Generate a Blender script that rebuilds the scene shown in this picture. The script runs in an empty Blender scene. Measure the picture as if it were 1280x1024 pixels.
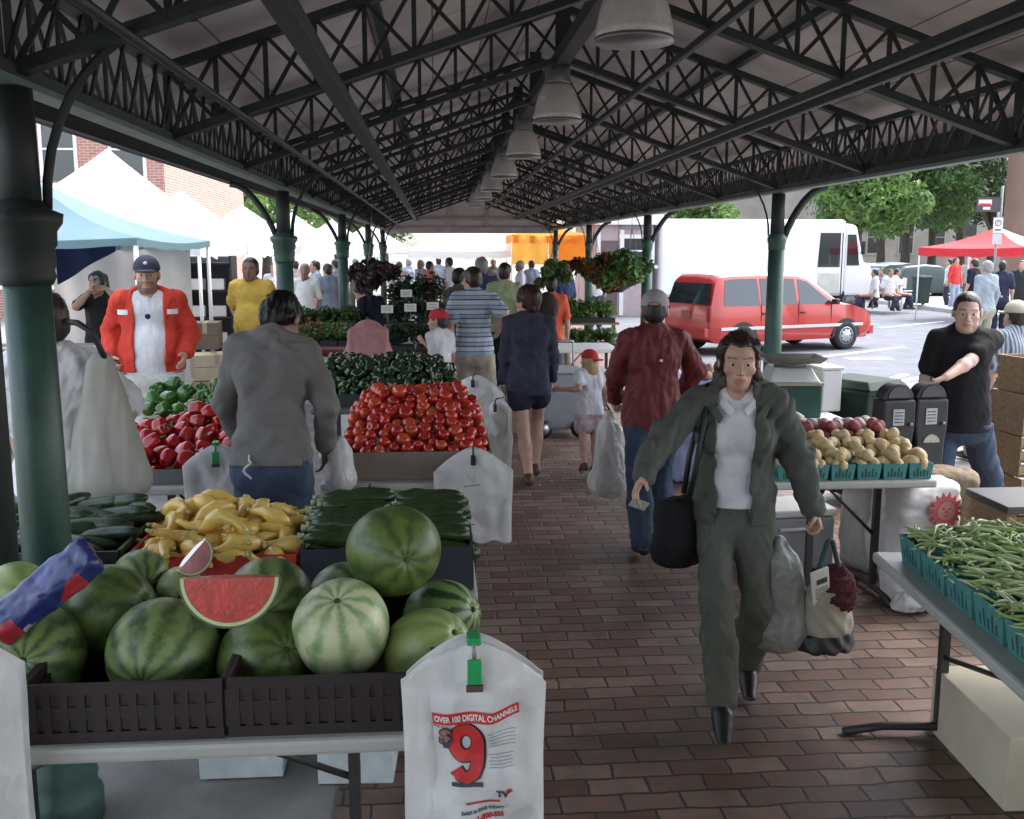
import bpy, bmesh, math, random
import numpy as np
from mathutils import Vector, Matrix, Euler

rnd = random.Random(7)
SC = bpy.context.scene
COL = SC.collection
PI = math.pi
R = math.radians
CAM_H, YAW, PITCH, F = 1.97, R(4.35), R(9.05), 1250.0      # photograph 1280 px wide

# ------------------------------------------------------------------ camera geometry
def ray(px, py):
    cx, cy = (px - 640) / F, -(py - 512) / F
    Fh = Vector((math.sin(YAW), math.cos(YAW), 0)); Rt = Vector((math.cos(YAW), -math.sin(YAW), 0)); Z = Vector((0, 0, 1))
    return (Fh * math.cos(PITCH) - Z * math.sin(PITCH)) + Rt * cx + (Fh * math.sin(PITCH) + Z * math.cos(PITCH)) * cy
def at(px, py, z=0.0):                # where the sight line through a pixel meets height z
    d = ray(px, py); t = (z - CAM_H) / d.z
    return Vector((d.x * t, d.y * t, z))
def atY(px, py, Y):                   # where it meets the upright plane at distance Y
    d = ray(px, py); t = Y / d.y
    return Vector((d.x * t, Y, CAM_H + d.z * t))

# ------------------------------------------------------------------ materials
MATS = {}
def mat(name, col, rough=.6, var=.12, scale=6, bump=.0, bscale=40, metal=0.0, spec=.5, vcol=False, sss=0, trans=0, alpha=1, col2=None, stretch=None, coat=0, translucent=0):
    if name in MATS: return MATS[name]
    m = bpy.data.materials.new(name); m.use_nodes = True
    nt = m.node_tree; N = nt.nodes; L = nt.links
    b = N['Principled BSDF']
    b.inputs['Roughness'].default_value = rough; b.inputs['Metallic'].default_value = metal
    b.inputs['Specular IOR Level'].default_value = spec
    if coat: b.inputs['Coat Weight'].default_value = coat
    if sss:
        b.inputs['Subsurface Weight'].default_value = sss; b.inputs['Subsurface Radius'].default_value = (.02, .008, .004); b.inputs['Subsurface Scale'].default_value = .6
    if trans: b.inputs['Transmission Weight'].default_value = trans
    if alpha < 1: b.inputs['Alpha'].default_value = alpha
    tc = N.new('ShaderNodeTexCoord'); mp = N.new('ShaderNodeMapping'); L.new(tc.outputs['Object'], mp.inputs['Vector'])
    if stretch: mp.inputs['Scale'].default_value = stretch
    nz = N.new('ShaderNodeTexNoise'); nz.inputs['Scale'].default_value = scale; nz.inputs['Detail'].default_value = 5; nz.inputs['Roughness'].default_value = .6
    L.new(mp.outputs['Vector'], nz.inputs['Vector'])
    mx = N.new('ShaderNodeMix'); mx.data_type = 'RGBA'
    c = list(col) + [1]
    if col2 is None:
        lo = [x * (1 - var) for x in col] + [1]; hi = [min(1, x * (1 + var)) for x in col] + [1]
    else: lo, hi = c, list(col2) + [1]
    mx.inputs[6].default_value = lo; mx.inputs[7].default_value = hi
    cr = N.new('ShaderNodeMapRange'); cr.inputs[1].default_value = .3; cr.inputs[2].default_value = .7
    L.new(nz.outputs['Fac'], cr.inputs[0]); L.new(cr.outputs[0], mx.inputs[0])
    out = mx.outputs[2]
    if vcol:
        at_ = N.new('ShaderNodeAttribute'); at_.attribute_name = 'Col'
        m2 = N.new('ShaderNodeMix'); m2.data_type = 'RGBA'; m2.blend_type = 'MULTIPLY'; m2.inputs[0].default_value = 1
        L.new(out, m2.inputs[6]); L.new(at_.outputs['Color'], m2.inputs[7]); out = m2.outputs[2]
    L.new(out, b.inputs['Base Color'])
    if bump:
        n2 = N.new('ShaderNodeTexNoise'); n2.inputs['Scale'].default_value = bscale; n2.inputs['Detail'].default_value = 4
        L.new(mp.outputs['Vector'], n2.inputs['Vector'])
        bp = N.new('ShaderNodeBump'); bp.inputs['Strength'].default_value = bump; bp.inputs['Distance'].default_value = .01
        L.new(n2.outputs['Fac'], bp.inputs['Height']); L.new(bp.outputs['Normal'], b.inputs['Normal'])
    if translucent:
        tr = N.new('ShaderNodeBsdfTranslucent'); L.new(out, tr.inputs['Color'])
        ms = N.new('ShaderNodeMixShader'); ms.inputs[0].default_value = translucent
        L.new(b.outputs[0], ms.inputs[1]); L.new(tr.outputs[0], ms.inputs[2]); L.new(ms.outputs[0], N['Material Output'].inputs[0])
    MATS[name] = m
    return m

def crinkle(m, scale=22, strength=.5):
    nt = m.node_tree; b = nt.nodes['Principled BSDF']; tc = nt.nodes.new('ShaderNodeTexCoord'); n0 = nt.nodes.new('ShaderNodeTexNoise'); n0.inputs['Scale'].default_value = scale * .4; n0.inputs['Detail'].default_value = 3
    mx = nt.nodes.new('ShaderNodeMix'); mx.data_type = 'VECTOR'; mx.inputs[0].default_value = .12; nt.links.new(tc.outputs['Object'], n0.inputs['Vector']); nt.links.new(tc.outputs['Object'], mx.inputs[4]); nt.links.new(n0.outputs['Color'], mx.inputs[5])
    v = nt.nodes.new('ShaderNodeTexVoronoi'); v.inputs['Scale'].default_value = scale; nt.links.new(mx.outputs[1], v.inputs['Vector'])
    bp = nt.nodes.new('ShaderNodeBump'); bp.inputs['Strength'].default_value = strength; bp.inputs['Distance'].default_value = .02; nt.links.new(v.outputs['Distance'], bp.inputs['Height'])
    if b.inputs['Normal'].links: nt.links.new(b.inputs['Normal'].links[0].from_socket, bp.inputs['Normal'])
    nt.links.new(bp.outputs['Normal'], b.inputs['Normal']); return m
def nodes_of(m): return m.node_tree.nodes, m.node_tree.links, m.node_tree.nodes['Principled BSDF']

# ------------------------------------------------------------------ objects
def link(name, me, parent=None):
    o = bpy.data.objects.new(name, me); COL.objects.link(o)
    if parent is not None: o.parent = parent
    return o
def tag(o, label=None, cat=None, group=None, kind=None):
    if label: o['label'] = label
    if cat: o['category'] = cat
    if group: o['group'] = group
    if kind: o['kind'] = kind
    return o
def thing(name, label, cat, loc=(0, 0, 0), rz=0, group=None):
    o = bpy.data.objects.new(name, None); COL.objects.link(o); o.empty_display_size = .1
    o.location = loc; o.rotation_euler = (0, 0, rz)
    return tag(o, label, cat, group)
KIDS = {}
def dup(root, loc=None, rot=None, label=None, group=None, scale=None):
    def cp(o, parent):
        c = o.copy(); COL.objects.link(c)
        if parent is not None: c.parent = parent
        for ch in list(o.children): cp(ch, c)
        return c
    r = cp(root, None)
    if loc is not None: r.location = loc
    if rot is not None: r.rotation_euler = rot if not isinstance(rot, (int, float)) else (0, 0, rot)
    if scale is not None: r.scale = scale if not isinstance(scale, (int, float)) else (scale,) * 3
    if label: r['label'] = label
    if group: r['group'] = group
    return r

class MB:
    """collects shapes, then becomes one mesh object"""
    def __init__(s): s.v = []; s.f = []; s.mi = []; s.sm = []; s.cur = 0
    def add(s, vs, fs, smooth=False, M=None):
        o = len(s.v)
        if M is not None: vs = [M @ Vector(v) for v in vs]
        s.v += [tuple(v) for v in vs]
        for f in fs: s.f.append(tuple(i + o for i in f)); s.mi.append(s.cur); s.sm.append(smooth)
        return s
    def box(s, c, d, rz=0, M=None):
        x, y, z = d[0] / 2, d[1] / 2, d[2] / 2
        vs = [(-x, -y, -z), (x, -y, -z), (x, y, -z), (-x, y, -z), (-x, -y, z), (x, -y, z), (x, y, z), (-x, y, z)]
        T = Matrix.Translation(c) @ Matrix.Rotation(rz, 4, 'Z')
        if M is not None: T = M @ T
        return s.add(vs, [(0, 3, 2, 1), (4, 5, 6, 7), (0, 1, 5, 4), (1, 2, 6, 5), (2, 3, 7, 6), (3, 0, 4, 7)], M=T)
    def bar(s, a, b, w, h, up=(0, 0, 1)):
        a, b = Vector(a), Vector(b); d = (b - a); L = d.length; d = d / L
        up = Vector(up)
        if abs(d.dot(up)) > .98: up = Vector((0, 1, 0))
        x = d.cross(up).normalized(); z = x.cross(d)
        T = Matrix((( x.x, d.x, z.x, 0), (x.y, d.y, z.y, 0), (x.z, d.z, z.z, 0), (0, 0, 0, 1)))
        T = Matrix.Translation((a + b) / 2) @ T
        return s.box((0, 0, 0), (w, L, h), M=T)
    def tube(s, path, r, n=8, cap=True, closed=False):
        P = [Vector(p) for p in path]; k = len(P)
        rs = r if isinstance(r, (list, tuple)) else [r] * k
        vs = []; fs = []; prev = None
        for i, p in enumerate(P):
            if closed: d = (P[(i + 1) % k] - P[i - 1]).normalized()
            else: d = (P[min(i + 1, k - 1)] - P[max(i - 1, 0)]).normalized()
            if prev is None:
                u = d.cross(Vector((0, 0, 1)))
                if u.length < .05: u = d.cross(Vector((0, 1, 0)))
            else: u = prev - d * prev.dot(d)
            u.normalize(); prev = u; w = d.cross(u)
            for j in range(n):
                a = 2 * PI * j / n; vs.append(p + (u * math.cos(a) + w * math.sin(a)) * rs[i])
        for i in range(k if closed else k - 1):
            for j in range(n):
                a, b = i * n, ((i + 1) % k) * n
                fs.append((a + j, a + (j + 1) % n, b + (j + 1) % n, b + j))
        if cap and not closed: fs.append(tuple(range(n - 1, -1, -1))); fs.append(tuple((k - 1) * n + j for j in range(n)))
        return s.add(vs, fs, True)
    def lathe(s, prof, n=20, c=(0, 0, 0), M=None, smooth=True, capb=True, capt=True):
        vs = []; fs = []
        for r, z in prof:
            for j in range(n):
                a = 2 * PI * j / n; vs.append((c[0] + r * math.cos(a), c[1] + r * math.sin(a), c[2] + z))
        for i in range(len(prof) - 1):
            for j in range(n): fs.append((i * n + j, i * n + (j + 1) % n, (i + 1) * n + (j + 1) % n, (i + 1) * n + j))
        if capb: fs.append(tuple(range(n - 1, -1, -1)))
        if capt: fs.append(tuple((len(prof) - 1) * n + j for j in range(n)))
        return s.add(vs, fs, smooth, M)
    def prism(s, poly, y0, y1, M=None, smooth=False):      # poly in x,z extruded along y
        n = len(poly)
        vs = [(x, y0, z) for x, z in poly] + [(x, y1, z) for x, z in poly]
        fs = [tuple(range(n)), tuple(range(2 * n - 1, n - 1, -1))] + [(i, i + n, (i + 1) % n + n, (i + 1) % n) for i in range(n)]
        return s.add(vs, fs, smooth, M)
    def grid(s, fn, nu, nv, smooth=True, M=None, wrapu=False):  # fn(u,v) 0..1
        vs = [fn(i / nu, j / nv) for j in range(nv + 1) for i in range(nu + (0 if wrapu else 1))]
        w = nu if wrapu else nu + 1
        fs = [(j * w + i, j * w + (i + 1) % w, (j + 1) * w + (i + 1) % w, (j + 1) * w + i) for j in range(nv) for i in range(nu)]
        return s.add(vs, fs, smooth, M)
    def ball(s, c, r, nu=12, nv=8, M=None):
        r = r if isinstance(r, (tuple, list)) else (r, r, r)
        def fn(u, v):
            a, b = 2 * PI * u, PI * (v - .5)
            return (c[0] + r[0] * math.cos(a) * math.cos(b), c[1] + r[1] * math.sin(a) * math.cos(b), c[2] + r[2] * math.sin(b))
        return s.grid(fn, nu, nv, True, M, wrapu=True)
    def mesh(s, name, m):
        me = bpy.data.meshes.new(name); me.from_pydata(s.v, [], s.f)
        ms = m if isinstance(m, (list, tuple)) else [m]
        for q in ms: me.materials.append(q)
        me.polygons.foreach_set('use_smooth', s.sm)
        if len(ms) > 1: me.polygons.foreach_set('material_index', s.mi)
        me.update()
        return me
    def build(s, name, m, parent=None, bevel=0, seg=2, solid=0):
        o = link(name, s.mesh(name, m), parent)
        if solid:
            q = o.modifiers.new('solid', 'SOLIDIFY'); q.thickness = solid; q.offset = 0
        if bevel:
            q = o.modifiers.new('bevel', 'BEVEL'); q.width = bevel; q.segments = seg; q.limit_method = 'ANGLE'; q.angle_limit = R(40)
        return o

# ------------------------------------------------------------------ distance-field modelling (bodies, clothes, fruit)
class SDF:
    def __init__(s, rs=1.0): s.ops = []; s.rs = rs
    def _put(s, fn, lo, hi, k, sub): s.ops.append((fn, np.array(lo, float), np.array(hi, float), k, sub)); return s
    def cap(s, a, b, ra, rb, k=.02, sub=False):
        ra *= s.rs; rb *= s.rs
        a, b = np.array(a, float), np.array(b, float); r = max(ra, rb); d = b - a; L2 = max(1e-9, float(d @ d))
        def fn(X, Y, Z):
            px, py, pz = X - a[0], Y - a[1], Z - a[2]
            t = np.clip((px * d[0] + py * d[1] + pz * d[2]) / L2, 0, 1)
            return np.sqrt((px - t * d[0]) ** 2 + (py - t * d[1]) ** 2 + (pz - t * d[2]) ** 2) - (ra + t * (rb - ra))
        return s._put(fn, np.minimum(a, b) - r, np.maximum(a, b) + r, k, sub)
    def chain(s, pts, rs, k=.02):
        for i in range(len(pts) - 1): s.cap(pts[i], pts[i + 1], rs[i], rs[i + 1], k)
        return s
    def ell(s, c, r, k=.02, sub=False, rot=None):
        c, r = np.array(c, float), np.array(r, float) * s.rs
        Q = np.array(rot.transposed()) if rot is not None else None
        m = float(max(r)) if rot is not None else r
        def fn(X, Y, Z):
            x, y, z = X - c[0], Y - c[1], Z - c[2]
            if Q is not None: x, y, z = Q[0, 0] * x + Q[0, 1] * y + Q[0, 2] * z, Q[1, 0] * x + Q[1, 1] * y + Q[1, 2] * z, Q[2, 0] * x + Q[2, 1] * y + Q[2, 2] * z
            k0 = np.sqrt((x / r[0]) ** 2 + (y / r[1]) ** 2 + (z / r[2]) ** 2)
            k1 = np.sqrt((x / r[0] ** 2) ** 2 + (y / r[1] ** 2) ** 2 + (z / r[2] ** 2) ** 2)
            return np.where(k1 > 1e-6, k0 * (k0 - 1) / np.maximum(k1, 1e-6), -min(r))
        return s._put(fn, c - m, c + m, k, sub)
    def ecap(s, a, b, ra, rb, side, k=.03, sub=False):      # elliptic limb: radii (side, other) at both ends
        a, b = np.array(a, float), np.array(b, float); d = b - a; L = float(np.linalg.norm(d)); d = d / L
        sd = np.array(side, float); sd = sd - d * (sd @ d); sd /= np.linalg.norm(sd); w = np.cross(d, sd)
        m = max(ra[0], ra[1], rb[0], rb[1])
        def fn(X, Y, Z):
            px, py, pz = X - a[0], Y - a[1], Z - a[2]
            l = px * d[0] + py * d[1] + pz * d[2]; t = np.clip(l / L, 0, 1); ov = l - t * L
            x = px * sd[0] + py * sd[1] + pz * sd[2]; y = px * w[0] + py * w[1] + pz * w[2]
            rx = ra[0] + t * (rb[0] - ra[0]); ry = ra[1] + t * (rb[1] - ra[1]); mn = np.minimum(rx, ry)
            q = np.sqrt((x / rx) ** 2 + (y / ry) ** 2 + (ov / mn) ** 2)
            g = np.sqrt((x / rx ** 2) ** 2 + (y / ry ** 2) ** 2 + (ov / mn ** 2) ** 2)
            return np.where(g > 1e-6, q * (q - 1) / np.maximum(g, 1e-6), -mn)
        return s._put(fn, np.minimum(a, b) - m, np.maximum(a, b) + m, k, sub)
    def box(s, c, h, r=.01, k=.01, sub=False, rot=None):
        c, h = np.array(c, float), np.array(h, float) * s.rs
        Q = np.array(rot.transposed()) if rot is not None else np.eye(3)
        m = float(np.linalg.norm(h)) if rot is not None else h
        def fn(X, Y, Z):
            x, y, z = X - c[0], Y - c[1], Z - c[2]
            x, y, z = [np.abs(Q[i, 0] * x + Q[i, 1] * y + Q[i, 2] * z) - (h[i] - r) for i in range(3)]
            return np.sqrt(np.maximum(x, 0) ** 2 + np.maximum(y, 0) ** 2 + np.maximum(z, 0) ** 2) + np.minimum(np.maximum(np.maximum(x, y), z), 0) - r
        return s._put(fn, c - m, c + m, k, sub)
    def mesh(s, h, disp=None):
        lo = np.min([o[1] for o in s.ops if not o[4]], axis=0) - 3 * h - .01; hi = np.max([o[2] for o in s.ops if not o[4]], axis=0) + 3 * h + .01
        n = np.ceil((hi - lo) / h).astype(int) + 1
        D = np.full(n, .2, np.float32)
        ax = [(lo[i] + h * np.arange(n[i])).astype(np.float32) for i in range(3)]
        for fn, a, b, k, sub in s.ops:
            pad = max(k, .004) + 2 * h
            i0 = np.clip(np.floor((a - pad - lo) / h).astype(int), 0, n); i1 = np.clip(np.ceil((b + pad - lo) / h).astype(int) + 1, 0, n)
            if np.any(i1 <= i0): continue
            sl = tuple(slice(i0[i], i1[i]) for i in range(3))
            d = fn(ax[0][sl[0]][:, None, None], ax[1][sl[1]][None, :, None], ax[2][sl[2]][None, None, :]).astype(np.float32)
            A = D[sl]
            if sub:
                hh = np.maximum(k - np.abs(A + d), 0) / k if k > 0 else 0
                D[sl] = np.maximum(A, -d) + hh * hh * k * .25
            else:
                hh = np.maximum(k - np.abs(A - d), 0) / k if k > 0 else 0
                D[sl] = np.minimum(A, d) - hh * hh * k * .25
        if disp is not None:
            near = np.abs(D) < .05
            I = np.argwhere(near); P = lo + I * h
            D[near] += disp(P).astype(np.float32)
        return nets(D, lo, h)

def nets(D, lo, h):
    S = D < 0; n = np.array(D.shape)
    C = [S[i:n[0] - 1 + i, j:n[1] - 1 + j, k:n[2] - 1 + k] for i in (0, 1) for j in (0, 1) for k in (0, 1)]
    cnt = sum(c.astype(np.int8) for c in C); act = (cnt > 0) & (cnt < 8)
    cells = np.argwhere(act)
    idx = np.full(act.shape, -1, np.int64); idx[act] = np.arange(len(cells))
    acc = np.zeros((len(cells), 3)); num = np.zeros(len(cells))
    corner = [np.array((i, j, k)) for i in (0, 1) for j in (0, 1) for k in (0, 1)]
    val = [D[tuple((cells + c).T)] for c in corner]
    for a in range(8):
        for b in range(a + 1, 8):
            if np.abs(corner[a] - corner[b]).sum() != 1: continue
            va, vb = val[a], val[b]; m = (va < 0) != (vb < 0)
            t = np.where(m, va / np.where(m, va - vb, 1), 0)
            p = corner[a][None, :] + t[:, None] * (corner[b] - corner[a])[None, :]
            acc[m] += p[m]; num[m] += 1
    V = lo + h * (cells + acc / num[:, None])
    Fs = []
    for ax in range(3):
        o = np.zeros(3, int); o[ax] = 1
        A = S[tuple(slice(0, n[i] - o[i]) for i in range(3))]; B = S[tuple(slice(o[i], n[i]) for i in range(3))]
        E = np.argwhere(A != B)
        u, v = (ax + 1) % 3, (ax + 2) % 3
        ok = (E[:, u] > 0) & (E[:, v] > 0) & (E[:, u] < n[u] - 1) & (E[:, v] < n[v] - 1); E = E[ok]
        fl = S[tuple(E.T)]
        du = np.zeros(3, int); du[u] = 1; dv = np.zeros(3, int); dv[v] = 1
        q = np.stack([idx[tuple((E - du - dv).T)], idx[tuple((E - dv).T)], idx[tuple(E.T)], idx[tuple((E - du).T)]], 1)
        q[~fl] = q[~fl][:, ::-1]
        Fs.append(q)
    Q = np.concatenate(Fs); Q = Q[(Q >= 0).all(1)]
    return V, Q

def npmesh(name, V, Q, m, colors=None, smooth=True):
    me = bpy.data.meshes.new(name)
    me.vertices.add(len(V)); me.vertices.foreach_set('co', np.asarray(V, np.float32).ravel())
    k = Q.shape[1]
    me.loops.add(Q.size); me.loops.foreach_set('vertex_index', Q.astype(np.int32).ravel())
    me.polygons.add(len(Q)); me.polygons.foreach_set('loop_start', np.arange(0, Q.size, k, dtype=np.int32))
    me.polygons.foreach_set('use_smooth', np.full(len(Q), smooth))
    if colors is not None:
        ca = me.color_attributes.new('Col', 'FLOAT_COLOR', 'POINT')
        ca.data.foreach_set('color', np.concatenate([colors, np.ones((len(V), 1))], 1).astype(np.float32).ravel())
    me.materials.append(m); me.update(calc_edges=True); me.validate()
    return me

def wav(P, sc, seed, n=5, str_=(1, 1, 1)):
    """smooth vectorised noise in -1..1"""
    g = np.random.RandomState(seed); P = P * np.array(str_); s = np.zeros(len(P))
    for i in range(n):
        k = g.normal(size=3) * sc * (1 + .5 * i); k2 = g.normal(size=3) * sc * .7
        s += np.sin(P @ k + g.rand() * 6 + 1.5 * np.sin(P @ k2 + g.rand() * 6)) / (1 + .5 * i)
    return s / 2.2
# ------------------------------------------------------------------ world, sun, camera
w = bpy.data.worlds.new('World'); SC.world = w; w.use_nodes = True
wn = w.node_tree.nodes; wl = w.node_tree.links
sky = wn.new('ShaderNodeTexSky'); sky.sky_type = 'NISHITA'; sky.sun_disc = False
SUN_EL, SUN_AZ = R(58), R(60)                    # azimuth measured from +Y towards +X
sky.sun_elevation = SUN_EL; sky.sun_rotation = SUN_AZ; sky.air_density = 1.0; sky.dust_density = 3.0; sky.ozone_density = 1.0
hs_ = wn.new('ShaderNodeHueSaturation'); hs_.inputs['Saturation'].default_value = .5; wl.new(sky.outputs[0], hs_.inputs['Color']); wl.new(hs_.outputs[0], wn['Background'].inputs[0]); wn['Background'].inputs[1].default_value = .15
sd = bpy.data.lights.new('sun', 'SUN'); sd.energy = .7; sd.angle = R(25); sd.color = (1, .96, .9)
so = bpy.data.objects.new('sun', sd); COL.objects.link(so)
dirv = Vector((math.sin(SUN_AZ) * math.cos(SUN_EL), math.cos(SUN_AZ) * math.cos(SUN_EL), math.sin(SUN_EL)))
so.rotation_euler = dirv.to_track_quat('Z', 'Y').to_euler(); so.location = (0, 0, 30)
cd = bpy.data.cameras.new('camera'); cam = bpy.data.objects.new('camera', cd); COL.objects.link(cam)
cd.sensor_width = 36; cd.lens = 36 * F / 1280; cd.clip_start = .05; cd.clip_end = 2000
cam.location = (0, 0, CAM_H); cam.rotation_euler = (PI / 2 - PITCH, 0, -YAW)
SC.camera = cam
SC.view_settings.view_transform = 'Standard'; SC.view_settings.look = 'None'; SC.view_settings.exposure = 2.3; SC.view_settings.gamma = 1
SC.cycles.max_bounces = 8; SC.cycles.diffuse_bounces = 5; SC.cycles.transparent_max_bounces = 8
SC.cycles.caustics_reflective = False; SC.cycles.caustics_refractive = False

# ------------------------------------------------------------------ palette
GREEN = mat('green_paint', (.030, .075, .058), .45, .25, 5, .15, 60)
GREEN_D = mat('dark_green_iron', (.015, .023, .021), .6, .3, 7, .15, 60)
GREEN_LIT = mat('lit_green_paint', (.10, .16, .14), .5, .25, 9, .15, 60)  # lit look of the eave angle put into a paler green
WHITE = mat('white_paint', (.72, .72, .71), .5, .06, 4)
PLASTIC_T = mat('table_plastic', (.38, .38, .35), .45, .12, 5, .08, 90)
LEGS = mat('dark_steel', (.03, .03, .03), .45, .2, 10)
BLACK = mat('black_plastic', (.014, .014, .015), .45, .2, 10)

# ------------------------------------------------------------------ ground
def sheet(name, poly, z, m, kind='structure', thick=.25):
    b = MB(); n = len(poly)
    b.add([(x, y, z) for x, y in poly], [tuple(range(n))])
    o = b.build(name, m); o['kind'] = kind
    return o
CONC = mat('concrete', (.27, .26, .245), .9, .25, 3, .25, 120, spec=.15)
ASPH = mat('asphalt', (.17, .18, .20), .95, .15, 2.0, .35, 160, spec=.05)
sheet('ground', [(-400, -60), (400, -60), (400, 500), (-400, 500)], -.006, CONC)
# brick aisle
BR = bpy.data.materials.new('brick_paving'); BR.use_nodes = True
N, L, b = nodes_of(BR)
tc = N.new('ShaderNodeTexCoord'); bt = N.new('ShaderNodeTexBrick'); L.new(tc.outputs['Object'], bt.inputs['Vector'])
wob = N.new('ShaderNodeTexNoise'); wob.inputs['Scale'].default_value = 5.5; wob.inputs['Detail'].default_value = 5; L.new(tc.outputs['Object'], wob.inputs['Vector'])
wv = N.new('ShaderNodeMix'); wv.data_type = 'VECTOR'; wv.inputs[0].default_value = .042
L.new(tc.outputs['Object'], wv.inputs[4]); L.new(wob.outputs['Color'], wv.inputs[5]); L.new(wv.outputs[1], bt.inputs['Vector'])
bt.inputs['Scale'].default_value = 1; bt.inputs['Brick Width'].default_value = .215; bt.inputs['Row Height'].default_value = .108
bt.inputs['Mortar Size'].default_value = .0075; bt.inputs['Mortar Smooth'].default_value = .5; bt.inputs['Bias'].default_value = -.1
bt.inputs['Color1'].default_value = (.125, .066, .048, 1); bt.inputs['Color2'].default_value = (.235, .16, .122, 1); bt.inputs['Mortar'].default_value = (.030, .026, .023, 1)
nz = N.new('ShaderNodeTexNoise'); nz.inputs['Scale'].default_value = 1.3; nz.inputs['Detail'].default_value = 8; nz.inputs['Roughness'].default_value = .7; L.new(tc.outputs['Object'], nz.inputs['Vector'])
rg = N.new('ShaderNodeMapRange'); rg.inputs[1].default_value = .3; rg.inputs[2].default_value = .7; rg.inputs[3].default_value = .5; rg.inputs[4].default_value = 1.45; L.new(nz.outputs['Fac'], rg.inputs[0])
mu = N.new('ShaderNodeMix'); mu.data_type = 'RGBA'; mu.blend_type = 'MULTIPLY'; mu.inputs[0].default_value = 1
L.new(bt.outputs['Color'], mu.inputs[6]); L.new(rg.outputs[0], mu.inputs[7]); ng = N.new('ShaderNodeTexNoise'); ng.inputs['Scale'].default_value = 7; ng.inputs['Detail'].default_value = 4; L.new(tc.outputs['Object'], ng.inputs['Vector'])
gm_ = N.new('ShaderNodeMapRange'); gm_.inputs[1].default_value = .48; gm_.inputs[2].default_value = .68; gm_.inputs[4].default_value = .45; L.new(ng.outputs['Fac'], gm_.inputs[0])
g2 = N.new('ShaderNodeMix'); g2.data_type = 'RGBA'; g2.inputs[7].default_value = (.085, .072, .060, 1); L.new(gm_.outputs[0], g2.inputs[0]); L.new(mu.outputs[2], g2.inputs[6]); L.new(g2.outputs[2], b.inputs['Base Color'])
n3 = N.new('ShaderNodeTexNoise'); n3.inputs['Scale'].default_value = 40; n3.inputs['Detail'].default_value = 5; L.new(tc.outputs['Object'], n3.inputs['Vector'])
ma = N.new('ShaderNodeMath'); ma.operation = 'MULTIPLY_ADD'; ma.inputs[1].default_value = -1.0
mb_ = N.new('ShaderNodeMath'); mb_.operation = 'MULTIPLY'; mb_.inputs[1].default_value = .35; L.new(n3.outputs['Fac'], mb_.inputs[0])
L.new(bt.outputs['Fac'], ma.inputs[0]); L.new(mb_.outputs[0], ma.inputs[2])
bp = N.new('ShaderNodeBump'); bp.inputs['Strength'].default_value = .8; bp.inputs['Distance'].default_value = .008; L.new(ma.outputs[0], bp.inputs['Height']); L.new(bp.outputs['Normal'], b.inputs['Normal'])
rr = N.new('ShaderNodeMapRange'); rr.inputs[3].default_value = .34; rr.inputs[4].default_value = .66; L.new(nz.outputs['Fac'], rr.inputs[0]); L.new(rr.outputs[0], b.inputs['Roughness'])
sheet('brick_paving', [(-.38, -6), (4.0, -6), (4.0, 28.5), (-.38, 28.5)], 0, BR)
# street runs off at an angle on the right
ang = R(37); ux, uy = math.cos(ang), math.sin(ang); vx, vy = -uy, ux
def st(a, c): return (5.0 + ux * a + vx * c, 12.9 + uy * a + vy * c)          # along, across
sheet('road', [st(-3, 0), st(120, 0), st(120, 13.5), st(-3, 13.5)], .002 - .012, ASPH)
bpy.data.objects['road'].location.z = .008
PAINT = mat('road_paint', (.8, .8, .8), .7, .12, 14)
for i, (a0, a1, c0, c1, d) in enumerate(((-4, 16, .05, .22, 0),)):
    sheet('road_marking', [st(a0, c0), st(a1, c0), st(a1, c1), st(a0, c1)], .003, PAINT)
def line(p, q, wd, name='road_marking'):
    p, q = Vector(p[:2]), Vector(q[:2]); d = (q - p).normalized(); nrm = Vector((-d.y, d.x)) * wd / 2
    return sheet(name, [tuple(p - nrm), tuple(q - nrm), tuple(q + nrm), tuple(p + nrm)], .004, PAINT)
line(at(980, 452), at(1128, 434), .13)
line(at(1060, 449), at(1112, 448), .35)
line(at(1092, 481), at(1132, 468), .14)
line(at(1100, 410), at(1180, 402), .10)
# far pavement with its kerb
SIDE = mat('pale_pavement', (.42, .41, .40), .9, .1, 2, .15, 90, spec=.1)
b_ = MB(); q0 = at(1080, 377); q1 = at(1185, 391)
d_ = (q1 - q0).normalized(); nn = Vector((-d_.y, d_.x, 0)); nn = nn if nn.x > 0 else -nn
A = q0 - d_ * 30; B = q1 + d_ * 14; C_ = B + nn * 40; D_ = A + nn * 40
b_.add([A, B, C_, D_] + [p + Vector((0, 0, .13)) for p in (A, B, C_, D_)], [(0, 1, 5, 4), (1, 2, 6, 5), (2, 3, 7, 6), (3, 0, 4, 7), (4, 5, 6, 7)])
o = b_.build('pavement', SIDE, bevel=.02); o['kind'] = 'structure'

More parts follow.
